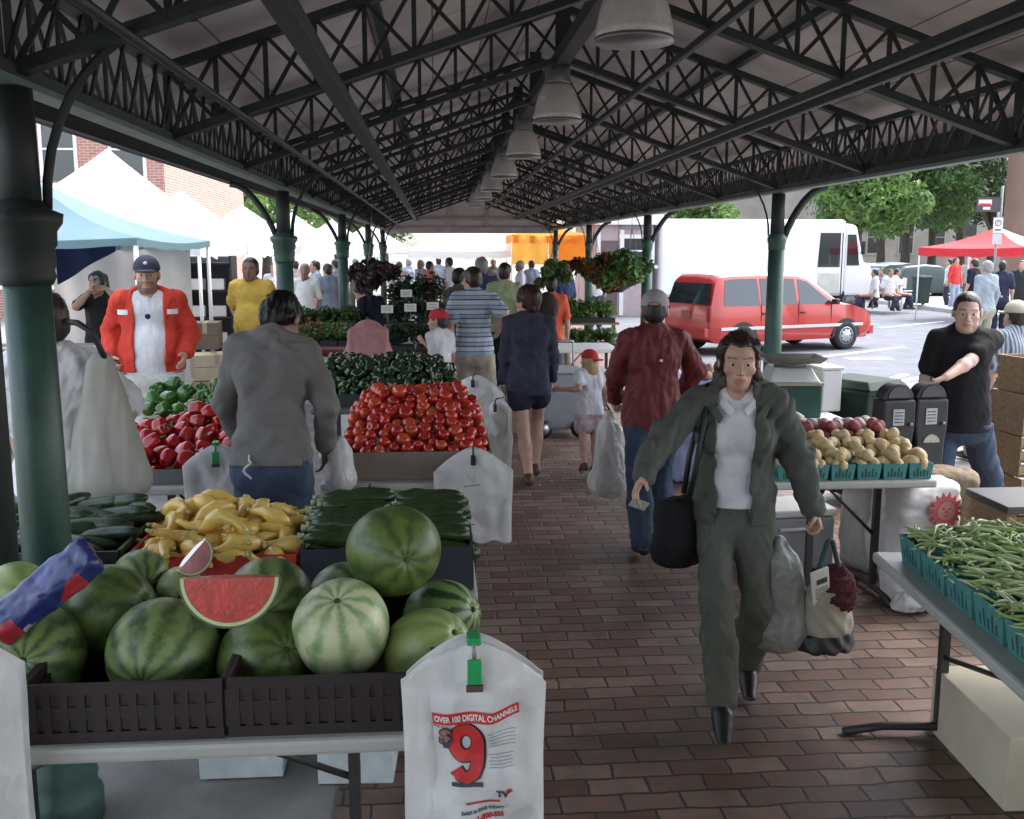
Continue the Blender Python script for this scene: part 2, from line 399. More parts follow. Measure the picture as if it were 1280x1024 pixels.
# ------------------------------------------------------------------ the pavilion
XL, XR = -1.31, 3.08; XC = (XL + XR) / 2; ZB = 2.52; SL = .34; DP = .33
COLY = [3.35 + 5.6 * i for i in range(5)]; Y0, Y1 = -15.0, 27.4
pav = thing('market_pavilion', 'open sided market pavilion with green iron columns, lattice trusses and boarded gable roof', 'pavilion', (0, 0, 0))
def zr(x): return ZB + SL * ((XC - XL) - abs(x - XC))          # underside of rafters
BOARD = bpy.data.materials.new('roof_boards'); BOARD.use_nodes = True
N, L, b = nodes_of(BOARD)
tc = N.new('ShaderNodeTexCoord'); bt = N.new('ShaderNodeTexBrick'); mp = N.new('ShaderNodeMapping'); mp.inputs['Rotation'].default_value = (0, 0, PI / 2)
L.new(tc.outputs['Object'], mp.inputs['Vector']); L.new(mp.outputs['Vector'], bt.inputs['Vector'])
bt.inputs['Scale'].default_value = 1; bt.inputs['Brick Width'].default_value = 1.87; bt.inputs['Row Height'].default_value = .36; bt.inputs['Mortar Size'].default_value = .006
bt.inputs['Color1'].default_value = (.47, .445, .45, 1); bt.inputs['Color2'].default_value = (.53, .50, .50, 1); bt.inputs['Mortar'].default_value = (.16, .14, .14, 1)
nz = N.new('ShaderNodeTexNoise'); nz.inputs['Scale'].default_value = 2.2; nz.inputs['Detail'].default_value = 7; L.new(tc.outputs['Object'], nz.inputs['Vector'])
rg = N.new('ShaderNodeMapRange'); rg.inputs[1].default_value = .3; rg.inputs[2].default_value = .7; rg.inputs[3].default_value = .75; rg.inputs[4].default_value = 1.1; L.new(nz.outputs['Fac'], rg.inputs[0])
mu = N.new('ShaderNodeMix'); mu.data_type = 'RGBA'; mu.blend_type = 'MULTIPLY'; mu.inputs[0].default_value = 1
L.new(bt.outputs['Color'], mu.inputs[6]); L.new(rg.outputs[0], mu.inputs[7]); L.new(mu.outputs[2], b.inputs['Base Color']); b.inputs['Roughness'].default_value = .8
for s_ in (-1, 1):
    xe = XC + s_ * (XC - XL + .47); t = DP + .09
    P = [(XC, zr(XC) + t), (xe, zr(xe) + t)]
    m_ = MB(); n_ = .07
    m_.add([(P[0][0], Y0, P[0][1]), (P[1][0], Y0, P[1][1]), (P[1][0], Y1, P[1][1]), (P[0][0], Y1, P[0][1]),
            (P[0][0], Y0, P[0][1] + n_), (P[1][0], Y0, P[1][1] + n_), (P[1][0], Y1, P[1][1] + n_), (P[0][0], Y1, P[0][1] + n_)],
           [(0, 1, 2, 3), (7, 6, 5, 4), (0, 4, 5, 1), (1, 5, 6, 2), (2, 6, 7, 3)] if s_ > 0 else [(3, 2, 1, 0), (4, 5, 6, 7), (1, 5, 4, 0), (2, 6, 5, 1), (3, 7, 6, 2)])
    m_.build('roof_slope', BOARD, pav)
    f_ = MB(); f_.box((xe + s_ * .022, (Y0 + Y1) / 2, zr(xe) + t - .07), (.04, Y1 - Y0, .30))
    f_.build('fascia', GREEN_D, pav)
    g_ = MB(); g_.tube([(xe + s_ * .10, Y0, zr(xe) + t - .16), (xe + s_ * .10, Y1, zr(xe) + t - .16)], .055, 8); g_.build('gutter', GREEN_D, pav)
def lattice(m_, a, b, dp, pitch, up=Vector((0, 0, 1)), chord=.055, side=Vector((0, 1, 0)), bw=.024):
    a, b = Vector(a), Vector(b); n = max(1, round((b - a).length / pitch))
    m_.bar(a, b, chord * 1.3, chord * .75, up); m_.bar(a + up * dp, b + up * dp, chord * 1.3, chord * .75, up)
    for i in range(n + 1):
        p = a.lerp(b, i / n); m_.bar(p + side * .004, p + up * dp + side * .004, bw, .012, side)
        if i < n:
            q = a.lerp(b, (i + 1) / n)
            m_.bar(p + side * .016, q + up * dp + side * .016, .012, bw, side) if False else m_.bar(p + side * .016, q + up * dp + side * .016, bw * .85, .010, side)
            m_.bar(q - side * .010, p + up * dp - side * .010, bw * .85, .010, side)
yy = COLY[0] - 5.6 / 3
while yy < Y1 - .6:
    m_ = MB()
    for s_ in (-1, 1):
        e = XL if s_ < 0 else XR
        lattice(m_, (e, yy, ZB), (XC, yy, zr(XC)), DP, .25)
    m_.box((XC, yy, zr(XC) + DP / 2), (.10, .03, DP + .12))
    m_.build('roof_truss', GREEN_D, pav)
    yy += 5.6 / 3
for e in (XL, XR):
    m_ = MB(); lattice(m_, (e, Y0, ZB + .0), (e, Y1 - .1, ZB + .0), .33, .25, side=Vector((1, 0, 0)), chord=.05)
    m_.build('eave_girder', GREEN_D, pav)
    m_ = MB(); m_.box((e, (Y0 + Y1) / 2, ZB - .035), (.085, Y1 - Y0 - .2, .022)); m_.build('eave_angle', GREEN_LIT, pav)
def runner(x, dz, wd, ht, m=GREEN_D, name='purlin'):
    q = MB(); q.box((x, (Y0 + Y1) / 2, CAM_H + dz), (wd, Y1 - Y0 - .3, ht)); q.build(name, m, pav, bevel=.004)
runner(-.49, .80, .085, .07); runner(2.11, .862, .04, .05); runner(2.19, .832, .04, .05)
runner(1.41, 1.09, .035, .04); runner(XC, 1.30, .10, .09, name='ridge_beam')
for x in (-.3, 2.1):
    q = MB(); q.box((x, (Y0 + Y1) / 2, zr(x) + DP + .062), (.05, Y1 - Y0 - .3, .05)); q.build('purlin', GREEN_D, pav)
q = MB(); q.tube([(-.94, Y0, CAM_H + .66), (-.94, Y1 - .3, CAM_H + .66)], .018, 8); q.build('conduit', GREEN_D, pav)
# columns
for yc in COLY:
    for e, s_ in ((XL, -1), (XR, 1)):
        c = MB(); c.lathe([(.080, .30), (.077, 1.2), (.071, 2.02)], 20, (e, yc, 0)); 
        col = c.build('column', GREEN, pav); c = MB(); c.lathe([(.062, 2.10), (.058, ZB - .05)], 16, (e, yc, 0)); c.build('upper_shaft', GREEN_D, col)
        q = MB(); q.lathe([(.125, 0), (.125, .10), (.105, .13), (.112, .17), (.098, .21), (.098, .27), (.088, .32)], 20, (e, yc, 0)); q.build('column_base', GREEN, col)
        q = MB(); kq = 1.0 if s_ < 0 else .86; q.lathe([(r_ * kq, z_) for r_, z_ in ([(.078, 1.86), (.090, 1.885), (.086, 1.905), (.092, 1.925), (.090, 1.975), (.098, 1.985), (.100, 2.03), (.118, 2.055), (.122, 2.085), (.085, 2.10), (.066, 2.125)] if s_ < 0 else [(.078, 1.96), (.088, 1.985), (.088, 2.02), (.098, 2.05), (.100, 2.08), (.085, 2.10), (.066, 2.125)])], 20, (e, yc, 0))
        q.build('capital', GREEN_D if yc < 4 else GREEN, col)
        q = MB(); P = []
        for i in range(9):                     # outward bracket to the eave
            a = i / 8; P.append((e + s_ * (.06 + .38 * a ** 1.15), yc, 2.08 + .45 * math.sin(a * PI / 2)))
        q.tube(P, .034 if s_ > 0 else .026, 8); q.build('bracket', GREEN_D, col)
        q = MB(); P = []
        for i in range(11):                    # inward arched brace to the truss
            a = i / 10 * PI / 2; P.append((e - s_ * (.07 + .50 * (1 - math.cos(a))), yc + .03, 2.10 + .60 * math.sin(a)))
        q.tube(P, .016 if s_ < 0 else .009, 8); q.build('bracket', GREEN_D, col)
# far gable
q = MB(); q.prism([(XL - .1, ZB + .02), (XR + .1, ZB + .02), (XR + .1, zr(XR) + DP), (XC, zr(XC) + DP + .05), (XL - .1, zr(XL) + DP)], Y1 - .08, Y1 - .02)
q.build('gable_boards', mat('gable_paint', (.62, .60, .58), .7, .12, 3), pav)
q = MB(); q.box((XC, Y1 - .14, ZB - .02), (XR - XL + .3, .10, .16)); q.box((XC, Y1 - .13, ZB + .28), (XR - XL + .1, .06, .07))
for x in (XC - .5, XC + .5): q.box((x, Y1 - .13, ZB + .42), (.10, .05, .72))
q.build('gable_frame', mat('gable_trim', (.36, .37, .35), .6, .2, 4), pav)

# hanging lamps along the ridge
GLASS = mat('ribbed_glass', (.62, .60, .58), .22, .1, 20, .3, 60, trans=.15)
METALG = mat('grey_metal', (.20, .20, .20), .4, .2, 8, metal=.6)
lamp = None
for i in range(7):
    y = 4.55 + 2.8 * i; nm = ['nearest', 'second', 'third', 'fourth', 'fifth', 'sixth', 'seventh'][i]
    lab = 'ribbed glass pendant lamp under the ridge, %s along the aisle' % (('largest and ' if i == 0 else '') + nm)
    if lamp is None:
        lamp = thing('pendant_lamp', lab, 'lamp', (XC, y, 0), 0, 'pendant lamps along the ridge')
        g = MB(); n = 48; prof = [(.168, 2.885), (.165, 2.93), (.150, 3.0), (.128, 3.07), (.10, 3.12), (.085, 3.14)]
        vs = []; fs = []
        for k, (r_, z) in enumerate(prof):
            for j in range(n): a = 2 * PI * j / n; rr_ = r_ * (1 + (.012 if j % 2 else -.012)); vs.append((rr_ * math.cos(a), rr_ * math.sin(a), z))
        for k in range(len(prof) - 1):
            for j in range(n): fs.append((k * n + j, k * n + (j + 1) % n, (k + 1) * n + (j + 1) % n, (k + 1) * n + j))
        g.add(vs, fs, True); g.build('lamp_shade', GLASS, lamp, solid=.008)
        g = MB(); g.lathe([(.174, 2.872), (.178, 2.88), (.174, 2.892), (.166, 2.892), (.164, 2.876)], 32); g.build('rim', METALG, lamp)
        g = MB(); g.lathe([(.088, 3.135), (.092, 3.15), (.09, 3.25), (.07, 3.29), (.02, 3.30)], 20); g.build('lamp_housing', METALG, lamp)
        g = MB(); g.tube([(0, 0, 3.29), (0, 0, 3.32)], .012, 8); g.build('stem', METALG, lamp)
        g = MB(); g.ball((0, 0, 3.04), (.045, .045, .075)); g.build('bulb', WHITE, lamp)
    else: dup(lamp, (XC, y, 0), None, lab)
# rain pipe beside the nearest column
q = MB(); p0 = atY(-8, 450, 3.1)
q.tube([(p0.x - .02, 3.1, .0), (p0.x - .02, 3.1, 2.45), (p0.x - .1, 3.1, 2.6)], .045, 12)
tag(q.build('rain_pipe', GREEN_D), 'dark rain pipe standing left of the nearest green column', 'pipe')
# ------------------------------------------------------------------ tables
def table(label, x0, x1, y0, y1, z=.75, legs=((.12, .5), (.88, .5)), m=PLASTIC_T, along='x', name='folding_table', cat='table'):
    cx, cy = (x0 + x1) / 2, (y0 + y1) / 2
    t = thing(name, label, cat, (cx, cy, 0))
    b = MB(); b.box((0, 0, z - .022), (x1 - x0, y1 - y0, .044)); b.build('tabletop', m, t, bevel=.012)
    for u, v in legs:
        lx, ly = (u - .5) * (x1 - x0), (v - .5) * (y1 - y0)
        b = MB(); b.box((lx, ly, (z - .044 + .03) / 2), (.035, .035, z - .074)); b.build('leg', LEGS, t)
        b = MB(); ln = .62 * ((y1 - y0) if along == 'x' else (x1 - x0))
        if along == 'x': P = [(lx, ly - ln / 2, .012), (lx, ly - ln * .3, .04), (lx, ly + ln * .3, .04), (lx, ly + ln / 2, .012)]
        else: P = [(lx - ln / 2, ly, .012), (lx - ln * .3, ly, .04), (lx + ln * .3, ly, .04), (lx + ln / 2, ly, .012)]
        b.tube(P, .018, 8); b.build('foot', LEGS, t)
    b = MB(); a_, c_ = legs[0], legs[-1]
    b.tube([((a_[0] - .5) * (x1 - x0), (a_[1] - .5) * (y1 - y0), .34), (0, 0, z - .08), ((c_[0] - .5) * (x1 - x0), (c_[1] - .5) * (y1 - y0), .34)], .011, 6); b.build('brace', LEGS, t)
    return t
table('long grey folding table at the front carrying the watermelon crates', -1.75, .10, 2.39, 3.12, legs=((.12, .5), (.80, .75)))
table('low grey table behind the watermelons carrying cucumber, squash and zucchini crates', -1.9, .14, 3.46, 4.10, legs=((.1, .5), (.9, .5)))
table('grey table under the heap of red and green peppers', -2.1, -1.02, 5.20, 6.35, legs=((.62, .15), (.72, .5)))
table('grey table under the cardboard box of tomatoes', -.62, .34, 5.20, 6.75, legs=((.14, .4), (.86, .4)))
table('grey table under the pile of dark green peppers behind the tomatoes', -.98, .22, 7.75, 9.0, legs=((.14, .4), (.86, .4)), m=mat('dark_table', (.08, .1, .09), .6))
table('white folding table with the teal boxes of potatoes', 1.68, 2.65, 5.00, 5.83, .765, legs=((.46, .5), (.86, .5)))
bt_ = table('white folding table with the boxes of green beans at the right front', 1.70, 2.95, .4, 4.02, .75, legs=((.22, .97), (.22, .1)), along='y')  # near end lengthened out of view to shade the floor

# ------------------------------------------------------------------ crates and boxes
def crate(label, x0, x1, y0, y1, z0, h, m, slots=True, group=None, name='plastic_crate', cat='crate', tilt=0):
    t = thing(name, label, cat, ((x0 + x1) / 2, (y0 + y1) / 2, z0), 0, group)
    W, D = x1 - x0, y1 - y0; th = .012
    b = MB(); b.box((0, 0, .006), (W - .03, D - .03, .012)); b.build('base', m, t)
    for nm, ax, off in (('panel', 'x', -D / 2), ('panel', 'x', D / 2), ('panel', 'y', -W / 2), ('panel', 'y', W / 2)):
        b = MB(); L_ = W if ax == 'x' else D - 2 * th - .002
        def bx(u, z, lu, lz, pr=0):
            if ax == 'x': b.box((u, off + pr * (1 if off < 0 else -1), z), (lu, th, lz))
            else: b.box((off + pr * (1 if off < 0 else -1), u, z), (th, lu, lz))
        bx(0, h - .014, L_, .028); bx(0, .014, L_, .028)
        if slots:
            n = max(2, int(L_ / .042)); zz = (h - .056) / 2 + .028
            for i in range(n + 1): bx(-L_ / 2 + .012 + (L_ - .024) * i / n, zz, .020 if i % 4 else .034, h - .056, .001)
            bx(0, zz, L_ - .03, h - .06, .0065)
            if h > .12: bx(0, zz, L_ - .01, .034, .0025)
        else: bx(0, h / 2, L_, h - .056)
        b.build(nm, m, t)
    return t
BROWN = mat('brown_crate', (.020, .012, .011), .5, .25, 14)
REDC = mat('red_crate', (.45, .035, .025), .45, .15, 10)
DARKC = mat('dark_blue_crate', (.025, .03, .045), .5, .2, 10)
DGC = mat('dark_green_crate', (.02, .028, .025), .5, .2, 10)
crate('brown slotted crate of watermelons nearer the green column', -1.03, -.545, 2.42, 3.07, .752, .155, BROWN, group='brown watermelon crates')
crate('brown slotted crate of watermelons beside the hanging printed bags', -.535, -.02, 2.425, 3.07, .752, .155, BROWN, group='brown watermelon crates')
crate('brown slotted watermelon crate cut off by the left edge', -1.60, -1.04, 2.42, 3.07, .752, .155, BROWN, group='brown watermelon crates')
crate('dark crate of cucumbers behind the nearest green column', -1.86, -1.13, 3.50, 4.05, .752, .17, DGC)
crate('red crate heaped with yellow squash', -1.10, -.505, 3.48, 4.05, .752, .15, REDC, slots=False)
crate('dark blue crate of zucchini behind the biggest watermelon', -.49, .12, 3.48, 4.05, .752, .165, DARKC, slots=False)
KRAFT = mat('kraft_card', (.23, .19, .15), .85, .15, 5, .1, 60)
def tray(label, x0, x1, y0, y1, z0, h, m, name='cardboard_box', th=.008, cat='box', flare=0):
    b = MB(); b.box(((x0 + x1) / 2, (y0 + y1) / 2, z0 + .006), (x1 - x0 - 2 * th - .004, y1 - y0 - 2 * th - .004, .012))
    b.box(((x0 + x1) / 2, y0, z0 + h / 2), (x1 - x0, th, h)); b.box(((x0 + x1) / 2, y1, z0 + h / 2), (x1 - x0, th, h))
    b.box((x0, (y0 + y1) / 2, z0 + h / 2), (th, y1 - y0 - th, h)); b.box((x1, (y0 + y1) / 2, z0 + h / 2), (th, y1 - y0 - th, h))
    t = thing(name, label, cat, ((x0 + x1) / 2, (y0 + y1) / 2, z0)); o = b.build('walls', m, t); o.location = -Vector(t.location); return t
tray('open cardboard box full of ripe red tomatoes', -.54, .29, 5.28, 6.60, .752, .15, KRAFT)
tray('shallow grey tray holding the red peppers', -1.95, -1.06, 5.26, 6.3, .752, .08, mat('grey_tray', (.14, .14, .14), .6), name='produce_tray', cat='tray')
tray('shallow dark tray under the dark green peppers', -.94, .18, 7.85, 8.9, .752, .10, DGC, name='produce_tray', cat='tray')

# ------------------------------------------------------------------ melons
def melonmat(name, dark, light, n, blotch=None, soft=.5, warp=.35):
    m = bpy.data.materials.new(name); m.use_nodes = True; N, L, b = nodes_of(m)
    tc = N.new('ShaderNodeTexCoord'); gr = N.new('ShaderNodeTexGradient'); gr.gradient_type = 'RADIAL'
    nz = N.new('ShaderNodeTexNoise'); nz.inputs['Scale'].default_value = 14; nz.inputs['Detail'].default_value = 6; nz.inputs['Roughness'].default_value = .7
    L.new(tc.outputs['Object'], nz.inputs['Vector']); L.new(tc.outputs['Object'], gr.inputs['Vector'])
    a = N.new('ShaderNodeMath'); a.operation = 'MULTIPLY'; a.inputs[1].default_value = n * 2 * PI; L.new(gr.outputs['Fac'], a.inputs[0])
    c = N.new('ShaderNodeMath'); c.operation = 'MULTIPLY_ADD'; c.inputs[1].default_value = warp * 16; L.new(nz.outputs['Fac'], c.inputs[0]); L.new(a.outputs[0], c.inputs[2])
    s = N.new('ShaderNodeMath'); s.operation = 'SINE'; L.new(c.outputs[0], s.inputs[0])
    n2 = N.new('ShaderNodeTexNoise'); n2.inputs['Scale'].default_value = 45; n2.inputs['Detail'].default_value = 4; L.new(tc.outputs['Object'], n2.inputs['Vector'])
    s2 = N.new('ShaderNodeMath'); s2.operation = 'MULTIPLY_ADD'; s2.inputs[1].default_value = 2.2; L.new(n2.outputs['Fac'], s2.inputs[0]); L.new(s.outputs[0], s2.inputs[2])
    r = N.new('ShaderNodeMapRange'); r.inputs[1].default_value = .7 - soft * 1.6; r.inputs[2].default_value = .9 + soft * 1.6; L.new(s2.outputs[0], r.inputs[0])
    x = N.new('ShaderNodeMix'); x.data_type = 'RGBA'; x.inputs[6].default_value = (*dark, 1); x.inputs[7].default_value = (*light, 1); L.new(r.outputs[0], x.inputs[0]); out = x.outputs[2]
    if blotch:
        n3 = N.new('ShaderNodeTexNoise'); n3.inputs['Scale'].default_value = blotch[1]; n3.inputs['Detail'].default_value = 3; L.new(tc.outputs['Object'], n3.inputs['Vector'])
        r3 = N.new('ShaderNodeMapRange'); r3.inputs[1].default_value = blotch[2]; r3.inputs[2].default_value = blotch[2] + .15; L.new(n3.outputs['Fac'], r3.inputs[0])
        y = N.new('ShaderNodeMix'); y.data_type = 'RGBA'; y.inputs[7].default_value = (*blotch[0], 1); L.new(out, y.inputs[6]); L.new(r3.outputs[0], y.inputs[0]); out = y.outputs[2]
    L.new(out, b.inputs['Base Color']); b.inputs['Roughness'].default_value = .38
    bp = N.new('ShaderNodeBump'); bp.inputs['Strength'].default_value = .08; L.new(n2.outputs['Fac'], bp.inputs['Height']); L.new(bp.outputs['Normal'], b.inputs['Normal'])
    return m
MD = melonmat('melon_dark', (.030, .058, .014), (.115, .165, .04), 9, ((.045, .08, .018), 9, .55), .75, .75)
MG = melonmat('melon_green', (.042, .078, .026), (.19, .26, .09), 11, ((.20, .20, .06), 5, .60), .6, .6)
MP = melonmat('melon_pale', (.20, .31, .12), (.55, .58, .34), 9, ((.40, .33, .12), 6, .68), .55, .40)
MY = melonmat('melon_yellow', (.14, .23, .06), (.30, .36, .12), 8, ((.42, .32, .09), 5, .56), .8)
MS = melonmat('melon_striped', (.022, .05, .014), (.15, .24, .07), 10, None, .18, .3)
STEM = mat('stem_brown', (.07, .05, .025), .8)
def melon(px, py, Y, r, el, rot, m, label, seed=1, pole=None):
    p = atY(px, py, Y)
    t = thing('watermelon', label, 'watermelon', p, 0, 'whole watermelons in the brown crates'); t.rotation_euler = rot
    b = MB(); g = random.Random(seed); k1, k2 = g.random() * 6, g.random() * 6
    def fn(u, v):
        a, c = 2 * PI * u, PI * (v - .5); q = 1 + .020 * math.sin(2 * a + k1) * math.cos(c) + .010 * math.sin(3 * a + k2) * math.cos(c) + .016 * math.sin(2.3 * c + k2 + .5 * math.sin(a))
        return (r * q * math.cos(a) * math.cos(c), r * q * math.sin(a) * math.cos(c), r * el * q * math.sin(c) - .10 * r * math.exp(-((1 - abs(math.sin(c))) / .012)) * (1 if c > 0 else -1))
    b.grid(fn, 48, 32, True, wrapu=True); b.build('rind', m, t)
    b = MB(); b.lathe([(.010, 0), (.007, .008), (.003, .010)], 8, (0, 0, r * el * .90)); b.build('stem', STEM, t)
    return t
melon(492, 688, 2.86, .138, 1.02, (1.5, .3, .3), MD, 'biggest dark green watermelon, on top of the others at the right', 1)
melon(427, 787, 2.68, .138, 1.0, (.55, -.15, .2), MP, 'pale yellow green watermelon with a brown scar at front centre', 2)
melon(534, 815, 2.70, .122, 1.15, (.6, .7, .1), MY, 'yellowish mottled watermelon just above the printed plastic bags', 3)
melon(552, 770, 2.95, .112, 1.1, (1.2, .5, .9), MS, 'dark striped watermelon between the biggest one and the yellowish one', 4)
melon(336, 752, 2.88, .132, 1.05, (1.4, .9, 0), MG, 'green watermelon right behind the cut red half', 5)
melon(330, 826, 2.68, .132, 1.05, (1.0, .4, .5), MD, 'dark watermelon under the cut red half, left of the pale one', 6)
melon(205, 815, 2.68, .146, 1.10, (1.75, .15, -.1), MG, 'long green watermelon with a star of fine stripes, in front of the cut half', 7)
melon(40, 822, 2.68, .145, 1.0, (1.2, -.5, .4), MG, 'green patchy watermelon at the left edge under the blue package', 8)
melon(138, 762, 2.84, .130, 1.0, (1.3, .2, 1.2), MD, 'dark watermelon beside the foot of the blue package', 9)
melon(176, 722, 3.05, .085, 1.2, (1.3, 1.2, .2), MG, 'small greyish green watermelon behind the dark one near the column', 10)
melon(226, 738, 2.99, .072, 1.2, (1.5, .4, .2), MY, 'small yellow green watermelon beneath the wrapped pink wedge', 11)
melon(22, 745, 2.86, .10, 1.1, (1.3, .2, .6), MY, 'yellowish watermelon half hidden under the blue package at left', 12)
melon(430, 742, 3.0, .10, 1.1, (1.3, .2, .6), MG, 'green watermelon mostly hidden between pale one and biggest one', 13)
# cut pieces in cling film
FLESH = mat('melon_flesh', (.46, .035, .022), .30, .30, 26, .35, 60, coat=.25); RINDP = mat('melon_rind_pale', (.45, .52, .26), .3); RINDG = mat('melon_skin', (.05, .10, .03), .35, .3, 20)
def wedge(px, py, Y, r, rot, label, name, fm=FLESH, dep=.5):
    p = atY(px, py, Y); t = thing(name, label, 'watermelon', p); t.rotation_euler = rot
    for nm, m, k0, k1 in (('flesh', fm, 0, .88), ('pale_rind', RINDP, .885, .955), ('skin', RINDG, .958, 1.0)):
        b = MB(); n = 28
        if k0 == 0: prof = [(r * k1 * math.cos(-PI * i / n), r * k1 * math.sin(-PI * i / n)) for i in range(n + 1)]
        else: prof = [(r * k1 * math.cos(-PI * i / n), r * k1 * math.sin(-PI * i / n)) for i in range(n + 1)] + [(r * k0 * math.cos(-PI * i / n), r * k0 * math.sin(-PI * i / n)) for i in range(n, -1, -1)]
        if k0 == 0:                              # dome shaped body behind the flat cut face
            vs = []; fs = []; K = 8
            for j in range(K + 1):
                s_ = math.cos(j / K * 1.15); d_ = dep * r * math.sin(j / K * 1.15) / math.sin(1.15)
                for x, z in prof: vs.append((x * s_, d_, z * s_))
            w_ = n + 1
            for j in range(K):
                for i in range(n): fs.append((j * w_ + i, j * w_ + i + 1, (j + 1) * w_ + i + 1, (j + 1) * w_ + i))
                fs.append((j * w_, (j + 1) * w_, (j + 1) * w_ + n, j * w_ + n))
            fs.append(tuple(range(n, -1, -1))); fs.append(tuple(K * w_ + i for i in range(w_)))
            b.add(vs, fs)
        else: b.prism(prof, -.0015, dep * r * .55)
        b.build(nm, m, t)
    return t
wedge(287, 723, 2.50, .128, (-.18, .02, .05), 'cut half of red watermelon in cling film lying on the melons', 'watermelon_half')
wedge(240, 694, 2.86, .062, (-.1, -.75, .6), 'wrapped pale pink watermelon wedge behind the red half', 'watermelon_wedge', mat('wrapped_flesh', (.38, .14, .14), .12, .3, 25, coat=1))

# blue printed package lying on the melons
pk = thing('printed_package', 'blue, white and red printed paper package lying across the melons at left', 'package', atY(56, 738, 2.62))
PKM = bpy.data.materials.new('package_print'); PKM.use_nodes = True; N, L, b = nodes_of(PKM)
tc = N.new('ShaderNodeTexCoord'); vo = N.new('ShaderNodeTexVoronoi'); vo.inputs['Scale'].default_value = 16; vo.distance = 'CHEBYCHEV'; L.new(tc.outputs['Object'], vo.inputs['Vector'])
cr = N.new('ShaderNodeValToRGB'); cr.color_ramp.interpolation = 'CONSTANT'; e = cr.color_ramp.elements
e[0].color = (.02, .03, .13, 1); e[1].position = .55; e[1].color = (.04, .06, .22, 1)
for p_, c_ in ((.68, (.33, .35, .42, 1)), (.86, (.35, .03, .04, 1)), (.93, (.5, .5, .55, 1))): q_ = e.new(p_); q_.color = c_
sx = N.new('ShaderNodeSeparateColor'); L.new(vo.outputs['Color'], sx.inputs[0]); L.new(sx.outputs[0], cr.inputs[0]); L.new(cr.outputs[0], b.inputs['Base Color']); b.inputs['Roughness'].default_value = .35
S = SDF().box((0, 0, 0), (.155, .060, .032), .018)
V, Q = S.mesh(.008, lambda P: .004 * wav(P, 40, 3) + .003 * wav(P, 90, 4)); o = link('wrapper', npmesh('wrapper', V, Q, PKM), pk); pk.rotation_euler = (.45, -.62, .35)

# ------------------------------------------------------------------ loose produce: one object each
def make_proto(name, label, cat, group, parts):
    t = thing(name, label, cat, (0, 0, -50), 0, group)
    for nm, me in parts: link(nm, me, t)
    t['_n'] = 0
    return t
USED = {}
def put(proto, loc, rot, scale=1.0, label=None):
    if proto.name not in USED: USED[proto.name] = 1; o = proto; o.location = loc; o.rotation_euler = rot; o.scale = (scale,) * 3
    else: o = dup(proto, loc, rot, None, None, scale)
    if '_n' in o: del o['_n']
    if label: o['label'] = label
    return o
def single(name, me, label, cat, group):
    o = link(name, me); o.location = (0, 0, -50); return tag(o, label, cat, group)
def scatter(n, x0, x1, y0, y1, dmin, tries=6000, seed=1):
    g = random.Random(seed); P = []
    for _ in range(tries):
        x, y = g.uniform(x0, x1), g.uniform(y0, y1)
        if all((x - a) ** 2 + (y - c) ** 2 > dmin * dmin for a, c in P): P.append((x, y))
        if len(P) >= n: break
    return P
def rrot(g): return (g.uniform(0, 6.28), g.uniform(0, 6.28), g.uniform(0, 6.28))
# tomatoes
TOM = [mat('tomato_%s' % n_, c_, .18, .15, 12, spec=.6) for n_, c_ in (('red', (.52, .035, .018)), ('orange_red', (.58, .075, .025)), ('deep_red', (.40, .022, .016)))]
def tomato_mesh(i):
    b = MB(); g = random.Random(i); ph = g.random() * 6; r = .0355
    def fn(u, v):
        a, c = 2 * PI * u, PI * (v - .5); q = 1 + .03 * math.cos(5 * a + ph) * max(0, math.sin(c)) ** 1
        return (r * q * math.cos(a) * math.cos(c), r * q * math.sin(a) * math.cos(c), .86 * r * math.sin(c) - (.010 * math.exp(-((math.cos(c)) / .28) ** 2) if c > 0 else 0))
    b.grid(fn, 18, 12, True, wrapu=True); return b.mesh('tomato', TOM[i])
toms = [single('tomato', tomato_mesh(i), 'ripe red tomato in the heap filling the cardboard box', 'tomato', 'tomatoes in the cardboard box') for i in range(3)]
g = random.Random(3)
def tom_z(x, y):
    u = min(1, max(0, (y - 5.30) / .75)); e = min(1, max(0, min(x + .50, .26 - x) / .10)); f_ = min(1, (6.57 - y) / .25)
    return .855 + (.235 * u ** .8) * (.55 + .45 * e) * f_ + .02 * e
n_t = 0
for layer, (dm, dz, sd_) in enumerate(((.0655, 0, 11), (.068, -.052, 12))):
    for x, y in sorted(scatter(230 if layer == 0 else 120, -.505, .255, 5.325, 6.45 if layer == 0 else 6.1, dm, 9000, sd_)):
        if n_t >= 298: break
        put(g.choice(toms), (x, y, tom_z(x, y) + dz + g.uniform(-.01, .012)), (g.gauss(0, .6), g.gauss(0, .6), g.uniform(0, 6)), g.uniform(.84, 1.2)); n_t += 1
put(toms[1], (-.22, 5.95, 1.135), (0, 0, 0), 1.1)
